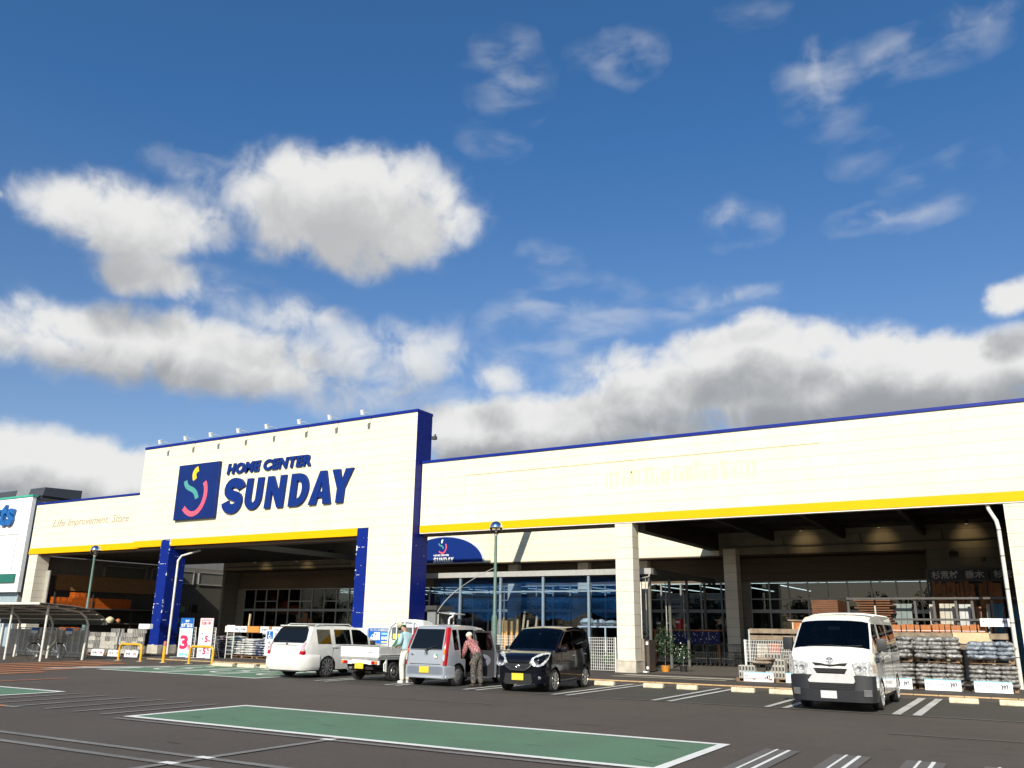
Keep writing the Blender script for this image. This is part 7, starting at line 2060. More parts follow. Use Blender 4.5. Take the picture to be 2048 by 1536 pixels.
# ---- blocks and racks left of the van
for r, row in enumerate([[-8.2, -8.1, -8.0, -7.9, -7.8, -7.7, -7.4, -7.15], [-8.15, -8.05, -7.95, -7.85, -7.75, -7.65]]):
    pass
k = 0
pallet(-7.72, 28.95, 0, 'wooden pallet under the grey blocks left of the van')
pallet(-6.5, 29.1, 0, 'wooden pallet under the grey blocks nearest the van')
for r in range(2):
    for q in range(7 if r == 0 else 5):
        place_block(2, blk2, -8.18 + q * 0.104, 28.75, 0.122 + r * 0.19, 'grey block on end, %s from left in %s row left of the van' % (ORD[q], ('bottom', 'second')[r]), 'concrete blocks left of the van')
for r in range(4):
    for q in range(6):
        if r == 3 and q in (5,): continue
        place_block(2, blk2, -7.40 + q * 0.104, 29.05, 0.122 + r * 0.19, 'grey block on end, %s from left, %s row of the taller pile' % (ORD[q], ORD[r]), 'concrete blocks left of the van')
for r in range(4):
    place_block(0, blk, -6.55, 29.15, 0.122 + r * 0.19, 'grey block lying lengthwise, %s from ground beside the van' % ORD[r], 'concrete blocks left of the van')
tanbag = bagmat('tan_sand_bag', (0.22, 0.17, 0.12), (0.34, 0.28, 0.21), 6, 0.6)
bag(1, tanbag, -7.45, 28.66, 0.60, 'brown sand bag, lower of two on the grey blocks', 'sand bags on the blocks', (0.28, 0.2, 0.06))
bag(2, tanbag, -7.40, 28.66, 0.70, 'brown sand bag, upper of two on the grey blocks', 'sand bags on the blocks', (0.29, 0.2, 0.06))
t = fence_panel('mesh_fence', 'short white mesh fence behind the grey blocks left of the van', -8.22, -6.2, 29.45, 0.60, 1.27, 0.055, 0.10, 0.0055, white_wire, frame=0.03)
t = thing('timber_planter_frame', 'weathered timber frame behind the white mesh left of the van', 'frame', (-7.3, 30.2, 0))
for z in (1.50, 1.28):
    b = MB(); b.box(-8.25, -6.0, 30.2, 30.26, z, z + 0.15); b.build('rail', wood_a, t, world=True)
b = MB(); b.box(-8.3, -8.25, 30.2, 30.26, 0, 1.62); b.build('post', mat('pale_post', (0.4, 0.45, 0.42), 0.6), t, world=True)
b = MB(); b.box(-6.2, -6.1, 30.27, 30.33, 0, 1.62); b.build('post', wood_a, t, world=True)
brick_m = [mat('paver_' + n, c, 0.85, var=0.2) for n, c in (('pale', (0.42, 0.36, 0.28)), ('red', (0.45, 0.13, 0.07)), ('orange', (0.55, 0.22, 0.07)), ('dark', (0.05, 0.045, 0.04)))]
for k, (xa, xb, z0, z1, mi, nm) in enumerate(((-8.1, -7.95, .7, 1.1, 3, 'dark'), (-7.9, -7.55, .7, 1.16, 0, 'pale'), (-7.5, -7.15, .85, 1.18, 1, 'red'), (-7.1, -6.8, .9, 1.16, 3, 'dark'), (-6.76, -6.3, .85, 1.10, 2, 'orange'))):
    tt = thing('paver_stack', '%s paver stack behind the white mesh, %s from the left' % (nm, ORD[k]), 'pavers', ((xa + xb) / 2, 29.8, 0.6), group='paver stacks behind the mesh')
    b = MB(); n = max(1, int((xb - xa) / 0.07))
    for q in range(n): b.box(xa + q * (xb - xa) / n, xa + (q + 1) * (xb - xa) / n - .008, 29.7, 29.95, 0.62, z1)
    b.build('pavers', brick_m[mi], tt, world=True, merge=False)
t = thing('paver_shelf', 'low shelf holding the paver stacks behind the white mesh', 'shelf', (-7.2, 29.8, 0))
b = MB(); b.box(-8.15, -6.2, 29.66, 30.0, 0.55, 0.615); b.box(-8.15, -8.08, 29.7, 29.95, 0, 0.55); b.box(-6.3, -6.22, 29.7, 29.95, 0, 0.55); b.build('board', wood_a, t, world=True, merge=False)
t = thing('bird_house', 'small wooden house shaped display on a pale post left of the van', 'wooden box', (-6.65, 30.4, 0))
b = MB(); b.box(-6.80, -6.45, 30.45, 30.7, 1.55, 1.90); b.build('box_body', wood_b, t, world=True)
b = MB(); b.obox((-6.67, 30.55, 1.93), (0.62, 0.34, 0.04), ry=0.03); b.build('box_roof', wood_a, t, world=True)
b = MB(); b.box(-6.86, -6.81, 30.45, 30.5, 0, 1.9); b.build('post', ply, t, world=True)
b = MB()
for z in (0.1, 0.2, 0.3, 0.42, 0.52, 0.62): b.obox((-6.20, 28.7, z), (0.1, 0.2, 0.07), ry=0.1)
o = b.build('brick_pile', brick_m[2], merge=False); tag(o, 'narrow pile of orange bricks at the left side of the van', 'bricks')

# ---- wheelchair sign
t = thing('disabled_parking_sign', 'white post sign with blue wheelchair symbol left of the estate car', 'sign', (-25.55, 24.8, 0))
b = MB(); b.box(-0.24, 0.24, 0, 0.02, 0.40, 1.36); b.build('board', sign_w, t)
b = MB(); b.box(-0.19, 0.15, -0.006, -0.0005, 1.02, 1.31); b.build('blue_panel', ink_blue, t)
b = MB(); yy = -0.0065
ring = [( -0.02 + 0.075 * math.cos(a), 1.11 + 0.065 * math.sin(a)) for a in [math.radians(k) for k in range(130, 400, 20)]]
stroke_mesh(b, ring, 0.025, yy, 0.003); b.box(-0.055, -0.025, yy - .003, yy, 1.13, 1.24); b.box(-0.03, 0.05, yy - .003, yy, 1.12, 1.14); b.box(0.04, 0.065, yy - .003, yy, 1.05, 1.14); b.box(0.06, 0.09, yy - .003, yy, 1.05, 1.07)
b.lathe([(0.024, -0.003), (0.024, 0)], (-0.045, yy, 1.268), 12, axis='Y'); b.build('symbol', white_s, t, merge=False)
b = MB(); add_text(b, '優先', -0.07, 0.05, 0.82, 0.94, -0.001, 0.003, bold=0.01); add_text(b, '駐車', -0.07, 0.05, 0.66, 0.78, -0.001, 0.003, bold=0.01); add_text(b, '場', -0.05, 0.03, 0.54, 0.62, -0.001, 0.003, bold=0.01); b.build('lettering', ink, t, merge=False)
b = MB(); b.box(-0.03, 0.03, 0.021, 0.05, 0, 1.3); b.box(-0.2, 0.2, -0.1, 0.15, 0, 0.05); b.build('stand', gal, t, merge=False)

# ---- posters at the foot of the tower
t = thing('blue_poster', 'blue poster with a white lorry picture and yellow lettering on the tower leg', 'poster', (-24.4, 30.27, 1.1))
b = MB(); b.box(-25.17, -23.9, 30.24, 30.27, 0.72, 1.46); b.build('board', mat('poster_blue', (0.01, 0.13, 0.50), 0.4), t, world=True)
y = 30.239
b = MB(); add_text(b, '軽トラックの無料貸出し', -25.05, -23.95, 1.33, 1.43, y, 0.003, bold=0.02, res=2); b.build('lettering', mat('poster_yellow', (0.8, 0.72, 0.3), 0.5), t, world=True)
b = MB(); b.box(-24.83, -24.50, y - .003, y, 1.06, 1.29); b.prism([(-25.02, 0.96), (-24.5, 0.96), (-24.5, 1.055), (-24.84, 1.055), (-24.84, 1.20), (-24.93, 1.20), (-25.02, 1.08)], y - .003, y, 'Y'); b.build('lorry_picture', white_s, t, world=True, merge=False)
b = MB(); b.prism([(-24.98, 1.08), (-24.87, 1.08), (-24.87, 1.17), (-24.92, 1.17)], y - .005, y - .0031, 'Y'); b.box(-24.78, -24.72, y - .005, y - .0031, 1.16, 1.25); b.lathe([(0.04, -0.005), (0.04, -0.0031)], (-24.93, y, 0.96), 10, axis='Y'); b.lathe([(0.04, -0.005), (0.04, -0.0031)], (-24.60, y, 0.96), 10, axis='Y'); b.build('lorry_detail', ink_blue, t, world=True, merge=False)
b = MB(); add_text(b, 'SUNDAY', -24.42, -23.93, 0.98, 1.12, y, 0.003, bold=0.05, res=2); b.build('lettering', white_s, t, world=True)
b = MB(); b.box(-24.42, -24.1, y - .003, y, 1.18, 1.28); b.build('lettering_patch', ink_lt, t, world=True)
b = MB(); b.box(-24.42, -23.93, y - .003, y, 0.86, 0.92); b.box(-24.42, -23.93, y - .003, y, 0.76, 0.81); b.build('yellow_line', mat('poster_yellow', (0, 0, 0)), t, world=True, merge=False)
t = thing('white_poster', 'white poster beside the blue poster on the tower leg', 'poster', (-25.7, 30.25, 1.1))
b = MB(); b.box(-26.24, -25.22, 30.235, 30.26, 0.70, 1.46); b.build('board', sign_w, t, world=True)
b = MB(); b.box(-26.2, -25.26, 30.231, 30.2345, 1.42, 1.43); b.box(-25.28, -25.27, 30.231, 30.2345, 0.72, 1.42); b.build('border', mat('pink_line', (0.6, 0.35, 0.33), 0.5), t, world=True, merge=False)
b = MB(); add_text(b, 'お客様駐車場', -26.1, -25.4, 1.15, 1.3, 30.2345, 0.003); b.build('lettering', mat('pink_line', (0, 0, 0)), t, world=True)

# ================================================================== planted court behind the netting
bluegrey = mat('blue_grey_post', (0.20, 0.27, 0.33), 0.5, 0.2)
CO = thing('garden_court_canopy', 'flat grey gutter canopy with slim posts and blue netting between tower and column', 'canopy', (-18, 33, 0))
b = MB(); b.box(-24.6, -12.86, 32.95, 33.15, 3.74, 3.97); b.build('gutter', mat('gutter_grey', (0.36, 0.36, 0.34), 0.5), CO, world=True)
b = MB(); b.box(-24.6, -12.90, 33.16, 41.4, 3.90, 3.96); b.build('roof_sheet', mat('roof_underside', (0.10, 0.095, 0.09), 0.6), CO, world=True)
b = MB(); b.box(-12.895, -12.83, 33.16, 41.4, 3.72, 3.97); b.build('side_beam', steel_dark, CO, world=True)
for x in (-24.35, -22.2, -20.04, -17.88, -15.7):
    b = MB(); b.box(x - 0.05, x + 0.05, 33.0, 33.1, 0, 3.735); b.build('post', bluegrey, CO, world=True)
for (xa, xb) in ((-24.3, -22.26), (-22.14, -20.10), (-19.98, -17.94), (-17.82, -15.76), (-15.64, -13.3)):
    b = MB(); b.box(xa, xb, 33.02, 33.08, 3.06, 3.12); b.build('rail', bluegrey, CO, world=True)
pm = mat('post_olive', (0.11, 0.11, 0.095), 0.5)
for k, y in enumerate((33.2, 35.5, 37.75, 40.3)):
    b = MB(); b.box(-13.11, -13.01, y, y + 0.1, 0, 3.72); b.build('post', pm, CO, world=True)
    b = MB(); b.tube([(-13.22, y + 0.02, 1.3), (-13.22, y + 0.02, 3.6)], 0.022, 6); b.build('tube', gal, CO, world=True)
b = MB(); b.tube([(-12.92, 32.98, 3.80), (-12.92, 32.85, 3.62), (-13.06, 32.2, 3.5), (-12.86, 31.6, 3.42), (-12.76, 31.55, 3.3), (-12.76, 31.55, 0.9)], 0.035, 8); b.build('downpipe', gal, CO, world=True, smooth=50)
# blue net: translucent, sagging, wavy hem
def netmat():
    M = bpy.data.materials.new('blue_net'); M.use_nodes = True
    t = M.node_tree; t.nodes.clear()
    o = t.nodes.new('ShaderNodeOutputMaterial'); tr = t.nodes.new('ShaderNodeBsdfTransparent'); tr.inputs[0].default_value = (0.42, 0.58, 0.82, 1)
    d = t.nodes.new('ShaderNodeBsdfDiffuse'); d.inputs[0].default_value = (0.008, 0.045, 0.14, 1)
    mx_ = t.nodes.new('ShaderNodeMixShader')
    g = t.nodes.new('ShaderNodeNewGeometry'); n = N(t, 'ShaderNodeTexNoise', inp={'Scale': 1.1, 'Detail': 4.0})
    vm = N(t, 'ShaderNodeVectorMath', operation='MULTIPLY'); vm.inputs[1].default_value = (0.45, 1, 2.2)
    t.links.new(g.outputs['Position'], vm.inputs[0]); t.links.new(vm.outputs[0], n.inputs['Vector'])
    mp = N(t, 'ShaderNodeMapRange', inp={'From Min': 0.35, 'From Max': 0.7, 'To Min': 0.14, 'To Max': 0.50}); t.links.new(n.outputs['Fac'], mp.inputs['Value'])
    t.links.new(mp.outputs[0], mx_.inputs[0]); t.links.new(tr.outputs[0], mx_.inputs[1]); t.links.new(d.outputs[0], mx_.inputs[2]); t.links.new(mx_.outputs[0], o.inputs[0])
    return M
nm_ = netmat()
b = MB(); nx, nz = 80, 14
vs = []
for i in range(nx + 1):
    x = -23.9 + (23.9 - 13.4) * i / nx
    hem = 2.02 + 0.14 * math.sin(x * 1.9) + 0.09 * math.sin(x * 4.3 + 1)
    for j in range(nz + 1):
        z = hem + (3.70 - hem) * j / nz
        y = 33.35 + 0.05 * math.sin(x * 1.3 + z * 1.2) + 0.012 * math.sin(x * 5 + z * 3)
        vs.append((x, y, z))
fs = [(i * (nz + 1) + j, (i + 1) * (nz + 1) + j, (i + 1) * (nz + 1) + j + 1, i * (nz + 1) + j + 1) for i in range(nx) for j in range(nz)]
b.add(vs, fs); o = b.build('blue_net', nm_, smooth=80); tag(o, 'sagging translucent blue shade netting hung under the grey gutter', 'netting')
# white mesh fence
for k, (xa, xb) in enumerate(((-22.9, -20.95), (-20.9, -18.95), (-18.9, -16.95), (-16.9, -15.25), (-15.2, -13.58))):
    fence_panel('mesh_fence', 'white mesh fence panel along the court, %s from the left' % ORD[k], xa, xb, 30.9, 0.06, 1.24, 0.085, 0.105, 0.006, white_wire, 'white mesh fence panels along the court', frame=0.025)
# gate post right of the column
t = thing('sliding_gate', 'folded brown metal gate post on a white foot right of the front column', 'gate', (-12.7, 31.6, 0))
gmx = mat('gate_brown', (0.24, 0.19, 0.15), 0.5)
b = MB(); b.box(-12.80, -12.66, 31.5, 31.6, 0.05, 1.22); b.build('gate_post', gmx, t, world=True)
b = MB(); b.box(-12.62, -12.50, 31.6, 32.2, 0.05, 1.18); b.build('gate_leaf', mat('gate_dark', (0.07, 0.055, 0.045), 0.5), t, world=True)
b = MB(); b.box(-12.86, -12.55, 31.45, 31.65, 0.0, 0.05); b.box(-12.6, -12.52, 31.52, 31.6, 0.12, 0.22); b.box(-12.6, -12.52, 31.52, 31.6, 1.0, 1.12); b.build('hardware', white_s, t, world=True, merge=False)
# grey cabinet and small roof
t = thing('grey_kiosk', 'grey kiosk with dark flat roof at the foot of the tower', 'kiosk', (-23.1, 31.9, 0))
b = MB(); b.box(-22.97, -22.53, 31.6, 32.6, 0, 2.28); b.build('wall', mat('kiosk_grey', (0.20, 0.21, 0.21), 0.6), t, world=True)
b = MB(); b.box(-22.97, -22.38, 31.45, 32.8, 2.28, 2.46); b.build('roof', mat('kiosk_roof', (0.05, 0.05, 0.045), 0.6), t, world=True)
t = thing('lean_to', 'small lean-to with pale sheet roof beside the grey kiosk', 'shelter', (-22.1, 31.9, 0))
b = MB(); b.add([(-22.5, 31.7, 2.16), (-21.6, 31.7, 2.06), (-21.6, 32.6, 2.08), (-22.5, 32.6, 2.2), (-22.5, 31.7, 2.19), (-21.6, 31.7, 2.09), (-21.6, 32.6, 2.11), (-22.5, 32.6, 2.23)], [(0, 1, 2, 3), (4, 7, 6, 5), (0, 4, 5, 1), (1, 5, 6, 2), (2, 6, 7, 3), (3, 7, 4, 0)]); b.build('roof', grey_light, t, world=True)
for x in (-22.48, -21.65):
    b = MB(); b.tube([(x, 31.75, 0), (x, 31.75, 2.1)], 0.03, 6); b.build('post', gal, t, world=True)
b = MB(); b.tube([(-21.72, 31.5, 0), (-21.72, 31.5, 1.85), (-21.66, 31.5, 1.95), (-21.52, 31.5, 2.0), (-21.5, 31.5, 2.1)], 0.05, 8); b.box(-21.66, -21.36, 31.42, 31.58, 2.1, 2.14)
o = b.build('vent_pipe', lamp_w, smooth=50, merge=False); tag(o, 'white bent vent pipe rising behind the silver car', 'pipe')
b = MB(); pts = bez((-22.35, 31.5, 2.2), (-21.9, 31.5, 2.85), (-21.0, 31.5, 3.45), (-19.4, 31.5, 4.05), 16)
b.tube(pts, [0.022] * 9 + [0.014] * 8, 6); o = b.build('bent_rod', gal); tag(o, 'long thin pale rod bowing up from the lean-to roof', 'rod')
# rolls of matting and planks behind the fence
roll_m = mat('reed_roll', (0.55, 0.33, 0.13), 0.8, var=0.3, scale=10)
random.seed(2)
for k in range(9):
    x = -21.05 + k * 0.135; h = random.uniform(1.15, 1.35)
    b = MB(); b.lathe([(0.06, 0), (0.065, 0.4), (0.06, h), (0.02, h + .01)], (0, 0, 0), 10)
    o = b.build('reed_roll', roll_m, smooth=60); o.location = (x, 34.4 + 0.1 * (k % 2), 0.6); o.rotation_euler = (0, random.uniform(-.06, .10), 0)
    tag(o, 'tan upright reed roll behind the white fence, %s from the left' % ORD[k], 'reed roll', 'reed rolls behind the fence')
for k, (x, h) in enumerate(((-19.75, 2.3), (-19.55, 1.9), (-19.1, 2.1))):
    b = MB(); b.obox((x, 34.5, h / 2), (0.09, 0.05, h), ry=0.12); o = b.build('leaning_plank', ply); tag(o, 'pale plank leaning beside the reed rolls, %s of three' % ORD[k], 'plank', 'planks by the reed rolls')
b = MB(); b.box(-21.2, -19.8, 34.2, 34.7, 0.0, 0.58); o = b.build('timber_crate', wood_a); tag(o, 'low timber crate under the reed rolls', 'crate')
t = thing('plant_bench', 'white bench with wrapped bundles behind the fence near the column', 'bench', (-16.2, 35.2, 0))
b = MB(); b.box(-17.2, -14.6, 35.0, 35.8, 1.62, 1.68); b.build('top', white_s, t, world=True)
for x in (-17.1, -15.9, -14.7):
    b = MB(); b.box(x, x + 0.05, 35.02, 35.07, 0, 1.62); b.build('leg', white_s, t, world=True)
for k, (x, wd, h, c) in enumerate(((-16.9, .5, .34, (0.6, 0.6, 0.55)), (-16.3, .5, .30, (0.58, 0.58, 0.55)), (-15.7, .45, .26, (0.5, 0.52, 0.48)), (-15.1, .5, .22, (0.6, 0.58, 0.5)))):
    b = bag_mesh(wd / 2, 0.3, h / 2, 30 + k); o = b.build('wrapped_bundle', mat('bundle_%d' % k, c, 0.7, var=0.2), smooth=80); o.location = (x, 35.4, 1.68 + h / 2 - .01); tag(o, 'pale wrapped bundle on the white bench, %s from the left' % ORD[k], 'bundle', 'wrapped bundles on the bench')

# ---- plants
leafm = {}
def leaf_mat(name, c, c2):
    M = bpy.data.materials.new(name); M.use_nodes = True
    t = M.node_tree; p = t.nodes['Principled BSDF']
    g = t.nodes.new('ShaderNodeNewGeometry')
    mi = t.nodes.new('ShaderNodeMix'); mi.data_type = 'RGBA'; mi.inputs[6].default_value = (*c, 1); mi.inputs[7].default_value = (*c2, 1)
    t.links.new(g.outputs['Random Per Island'], mi.inputs[0]); t.links.new(mi.outputs[2], p.inputs['Base Color']); p.inputs['Roughness'].default_value = 0.6
    return M
lm1 = leaf_mat('leaf_green', (0.035, 0.085, 0.02), (0.10, 0.15, 0.04)); lm2 = leaf_mat('leaf_dark', (0.012, 0.035, 0.012), (0.04, 0.075, 0.025))
flw = mat('flower_white', (0.7, 0.7, 0.66), 0.6)
def leaves(mb, c, r, n, s, rnd, m=0, flat=1.0):
    for _ in range(n):
        while True:
            p = Vector((rnd.uniform(-1, 1), rnd.uniform(-1, 1), rnd.uniform(-1, 1)))
            if p.length < 1: break
        p = Vector((c[0] + p.x * r[0], c[1] + p.y * r[1], c[2] + p.z * r[2]))
        a = Vector((rnd.uniform(-1, 1), rnd.uniform(-1, 1), rnd.uniform(-.5, 1))).normalized(); u = a.orthogonal().normalized(); sz = s * rnd.uniform(.6, 1.3)
        u2 = a.cross(u)
        mb.add([p, p + a * sz * .5 + u * sz * .3, p + a * sz, p + a * sz * .5 - u * sz * .3], [(0, 1, 2, 3)], m)
def potted(x, y, h, r, label, m_, flowers=0, pot_c=(0.02, 0.02, 0.02), seed=0, z=0.0, group='potted plants in the court', potn='dark'):
    rnd = random.Random(seed)
    t = thing('potted_plant', label, 'potted plant', (x, y, z), group=group)
    b = MB(); b.lathe([(r * .32, 0), (r * .42, 0.22), (r * .40, 0.23)], (0, 0, 0), 12); b.build('pot', mat('pot_' + potn, pot_c, 0.5), t)
    b = MB(); b.tube([(0, 0, 0.2), (0.02, 0, h * .7)], 0.012, 5); b.build('stem', wood_a, t)
    b = MB(); leaves(b, (0, 0, h * .62), (r, r, h * .36), int(150 * h / 0.8), 0.10, rnd); b.build('foliage', m_, t, merge=False)
    if flowers:
        b = MB(); leaves(b, (0, -r * .3, h * .7), (r, r * .8, h * .3), flowers, 0.06, rnd); b.build('flowers', flw, t, merge=False)
k = 0
x = -22.5
while x < -13.7:
    potted(x, 31.75 + 0.3 * (k % 2), random.uniform(.6, 1.0), 0.3, 'green bedding plant behind the white fence, %s from the left' % (ORD[k] if k < 16 else 'last'), lm1, flowers=(14 if k % 2 == 0 else 4), seed=k)
    x += 0.62; k += 1
potted(-12.25, 32.6, 1.75, 0.42, 'tall dark shrub in an orange pot right of the gate', lm2, 6, (0.55, 0.22, 0.03), 77, potn='orange')
potted(-11.7, 33.1, 1.05, 0.38, 'low dark plant with white wrapping right of the gate', lm2, 40, seed=78)
potted(-13.9, 33.6, 1.5, 0.4, 'dark shrub in the shade behind the front column', lm2, 0, seed=79)
potted(-14.2, 34.9, 1.9, 0.5, 'bushy dark shrub by the rear canopy posts', lm2, 0, seed=80)

# ---- entry goods: coloured baskets, navy boxes
for k, (x, z0, h, wd, c, nm) in enumerate(((-15.2, 1.60, 0.36, 0.45, (0.07, 0.10, 0.05), 'olive'), (-14.75, 1.60, .38, .3, (0.01, 0.03, 0.12), 'navy'), (-14.25, 1.60, 0.46, 0.42, (0.45, 0.02, 0.03), 'red'))):
    t = thing('goods_basket', '%s plastic basket with white label inside the entrance passage' % nm, 'basket', (x, 40, z0), group='plastic baskets in the passage')
    b = MB(); n = 16; b.lathe([(wd * .35, 0), (wd * .5, h), (wd * .47, h), (wd * .33, 0.02)], (0, 0, 0), n); b.build('tub', mat('tub_col_%d' % k, c, 0.45), t, smooth=40)
    b = MB(); b.box(-wd * .22, wd * .22, -wd * .5 - .02, -wd * .5, h * .6, h * .8); b.build('label_card', sign_w, t)
t = thing('display_table', 'long table with navy skirting inside the entrance passage', 'table', (-13.5, 40.2, 0))
b = MB(); b.box(-15.6, -12.3, 39.9, 40.8, 1.52, 1.58); b.build('top', wood_b, t, world=True)
b = MB(); b.box(-14.6, -12.3, 39.88, 39.9, 0.95, 1.5); b.build('skirt', mat('navy_cloth', (0.006, 0.012, 0.09), 0.7), t, world=True)
b = MB(); random.seed(6)
for q in range(60):
    xx = random.uniform(-14.5, -12.4); zz = random.uniform(1.0, 1.46); b.box(xx, xx + 0.03, 39.872, 39.879, zz, zz + 0.03)
b.build('white_dots', white_s, t, world=True, merge=False)
b = MB(); b.box(-15.55, -15.45, 40, 40.1, 0, 1.5); b.box(-12.45, -12.35, 40, 40.1, 0, 1.5); b.build('leg', wood_b, t, world=True, merge=False)
random.seed(16)
for k in range(6):
    x = -11.4 + 0.62 * (k % 3) - (0.0 if k < 3 else 1.4)
    t = thing('garden_cart', 'dark shopping trolley in the shade of the passage, %s from the front' % ORD[k], 'trolley', (x, 39.6 - 0.6 * (k // 3), 0), group='trolleys in the passage')
    b = MB()
    for z in (0.35, 0.6, 0.95):
        b.tube([(-.25, -.4, z), (.25, -.4, z), (.25, .4, z), (-.25, .4, z), (-.25, -.4, z)], 0.012, 5)
    for u in range(6):
        for s in (-.4, .4): b.tube([(-.25 + u * .1, s, .35), (-.25 + u * .1, s, .95)], 0.005, 4)
    b.build('cage', steel_dark, t, merge=False)
    for sx in (-.22, .22):
        for sy in (-.35, .35):
            b = MB(); b.lathe([(0.06, -.015), (0.06, .015)], (sx, sy, 0.06), 12, axis='X'); b.tube([(sx, sy, .06), (sx, sy, .35)], 0.01, 5); b.build('castor', rackm, t, merge=False)

# ---- dark tree belt across the road behind the viewer (seen mirrored in the shop glass)
rnd = random.Random(99)
b = MB()
for k in range(46):
    x = -165 + k * 4.4 + rnd.uniform(-1.5, 1.5); h = rnd.uniform(5.5, 9.5); y = -64 + rnd.uniform(-4, 4)
    b.tube([(x, y, 0), (x + .2, y, h * .6)], [0.2, 0.08], 6, m=1)
    for q in range(4):
        leaves(b, (x + rnd.uniform(-1.6, 1.6), y + rnd.uniform(-1, 1), h * rnd.uniform(.4, .78)), (2.0, 1.8, h * .25), 190, 0.5, rnd, 0)
    leaves(b, (x, y, 1.4), (2.6, 1.0, 1.5), 200, 0.55, rnd, 0)
o = b.build('distant_wood', [lm2, wood_a], merge=False); tag(o, 'dark belt of bushy trees across the road, mirrored in the shop glass', 'woodland', kind='stuff')
t = thing('utility_pole', 'concrete utility pole with crossarms mirrored in the right shop windows', 'utility pole', (3, -60, 0))
b = MB(); b.tube([(0, 0, 0), (0, 0, 14)], [0.2, 0.12], 10); b.build('pole', conc, t, smooth=50)
for z in (12.8, 11.6):
    b = MB(); b.box(-1.1, 1.1, -.06, .06, z, z + .1); b.build('crossarm', steel_dark, t)

# ================================================================== people
def skin_mesh(name, verts, edges, rad, M, parent, root=0, sub=2):
    me = bpy.data.meshes.new(name)
    me.from_pydata(verts, edges, [])
    ob = bpy.data.objects.new(name, me); C.objects.link(ob)
    sk = ob.modifiers.new('s', 'SKIN'); sk.branch_smoothing = 0.6; sk.use_smooth_shade = True
    lay = me.skin_vertices[0].data
    for i, r in enumerate(rad):
        lay[i].radius = r if isinstance(r, tuple) else (r, r)
        lay[i].use_root = (i == root)
    ss = ob.modifiers.new('u', 'SUBSURF'); ss.levels = sub; ss.render_levels = sub
    dg = bpy.context.evaluated_depsgraph_get()
    new = bpy.data.meshes.new_from_object(ob.evaluated_get(dg))
    bpy.data.objects.remove(ob)
    new.name = name
    new.materials.clear(); new.materials.append(M)
    new.polygons.foreach_set('use_smooth', [True] * len(new.polygons))
    o = bpy.data.objects.new(name, new); C.objects.link(o); o.parent = parent
    return o

skin_c = mat('skin', (0.42, 0.24, 0.16), 0.55, var=0.05)
hair_c = mat('dark_hair', (0.012, 0.010, 0.009), 0.6)
def hand_chain(V_, E_, R_, wrist_i, wrist, d, palm_n, curl=0.5):
    """palm and five separate curled fingers grown from the wrist vertex"""
    d = Vector(d).normalized(); pn = Vector(palm_n).normalized(); s = d.cross(pn).normalized()
    base = Vector(wrist)
    pc = base + d * 0.05
    V_.append(tuple(pc)); R_.append((0.034, 0.016)); E_.append((wrist_i, len(V_) - 1)); pi_ = len(V_) - 1
    V_.append(tuple(base + d * 0.085)); R_.append((0.034, 0.014)); E_.append((pi_, len(V_) - 1)); ki = len(V_) - 1
    for k, (off, L) in enumerate(((-0.030, 0.060), (-0.010, 0.072), (0.010, 0.068), (0.029, 0.052))):
        p0 = base + d * 0.098 + s * off
        d1 = (d + pn * curl).normalized(); d2 = (d + pn * curl * 2.6).normalized()
        p1 = p0 + d1 * L * .5; p2 = p1 + d2 * L * .5
        i0 = len(V_); V_.extend([tuple(p0), tuple(p1), tuple(p2)]); R_.extend([0.0095, 0.0085, 0.007]); E_.extend([(ki, i0), (i0, i0 + 1), (i0 + 1, i0 + 2)])
    t0 = base + d * 0.035 - s * 0.036; t1 = t0 + (d - s * .6 + pn * .4).normalized() * 0.035; t2 = t1 + (d + pn * .6).normalized() * 0.03
    i0 = len(V_); V_.extend([tuple(t0), tuple(t1), tuple(t2)]); R_.extend([0.012, 0.010, 0.008]); E_.extend([(pi_, i0), (i0, i0 + 1), (i0 + 1, i0 + 2)])

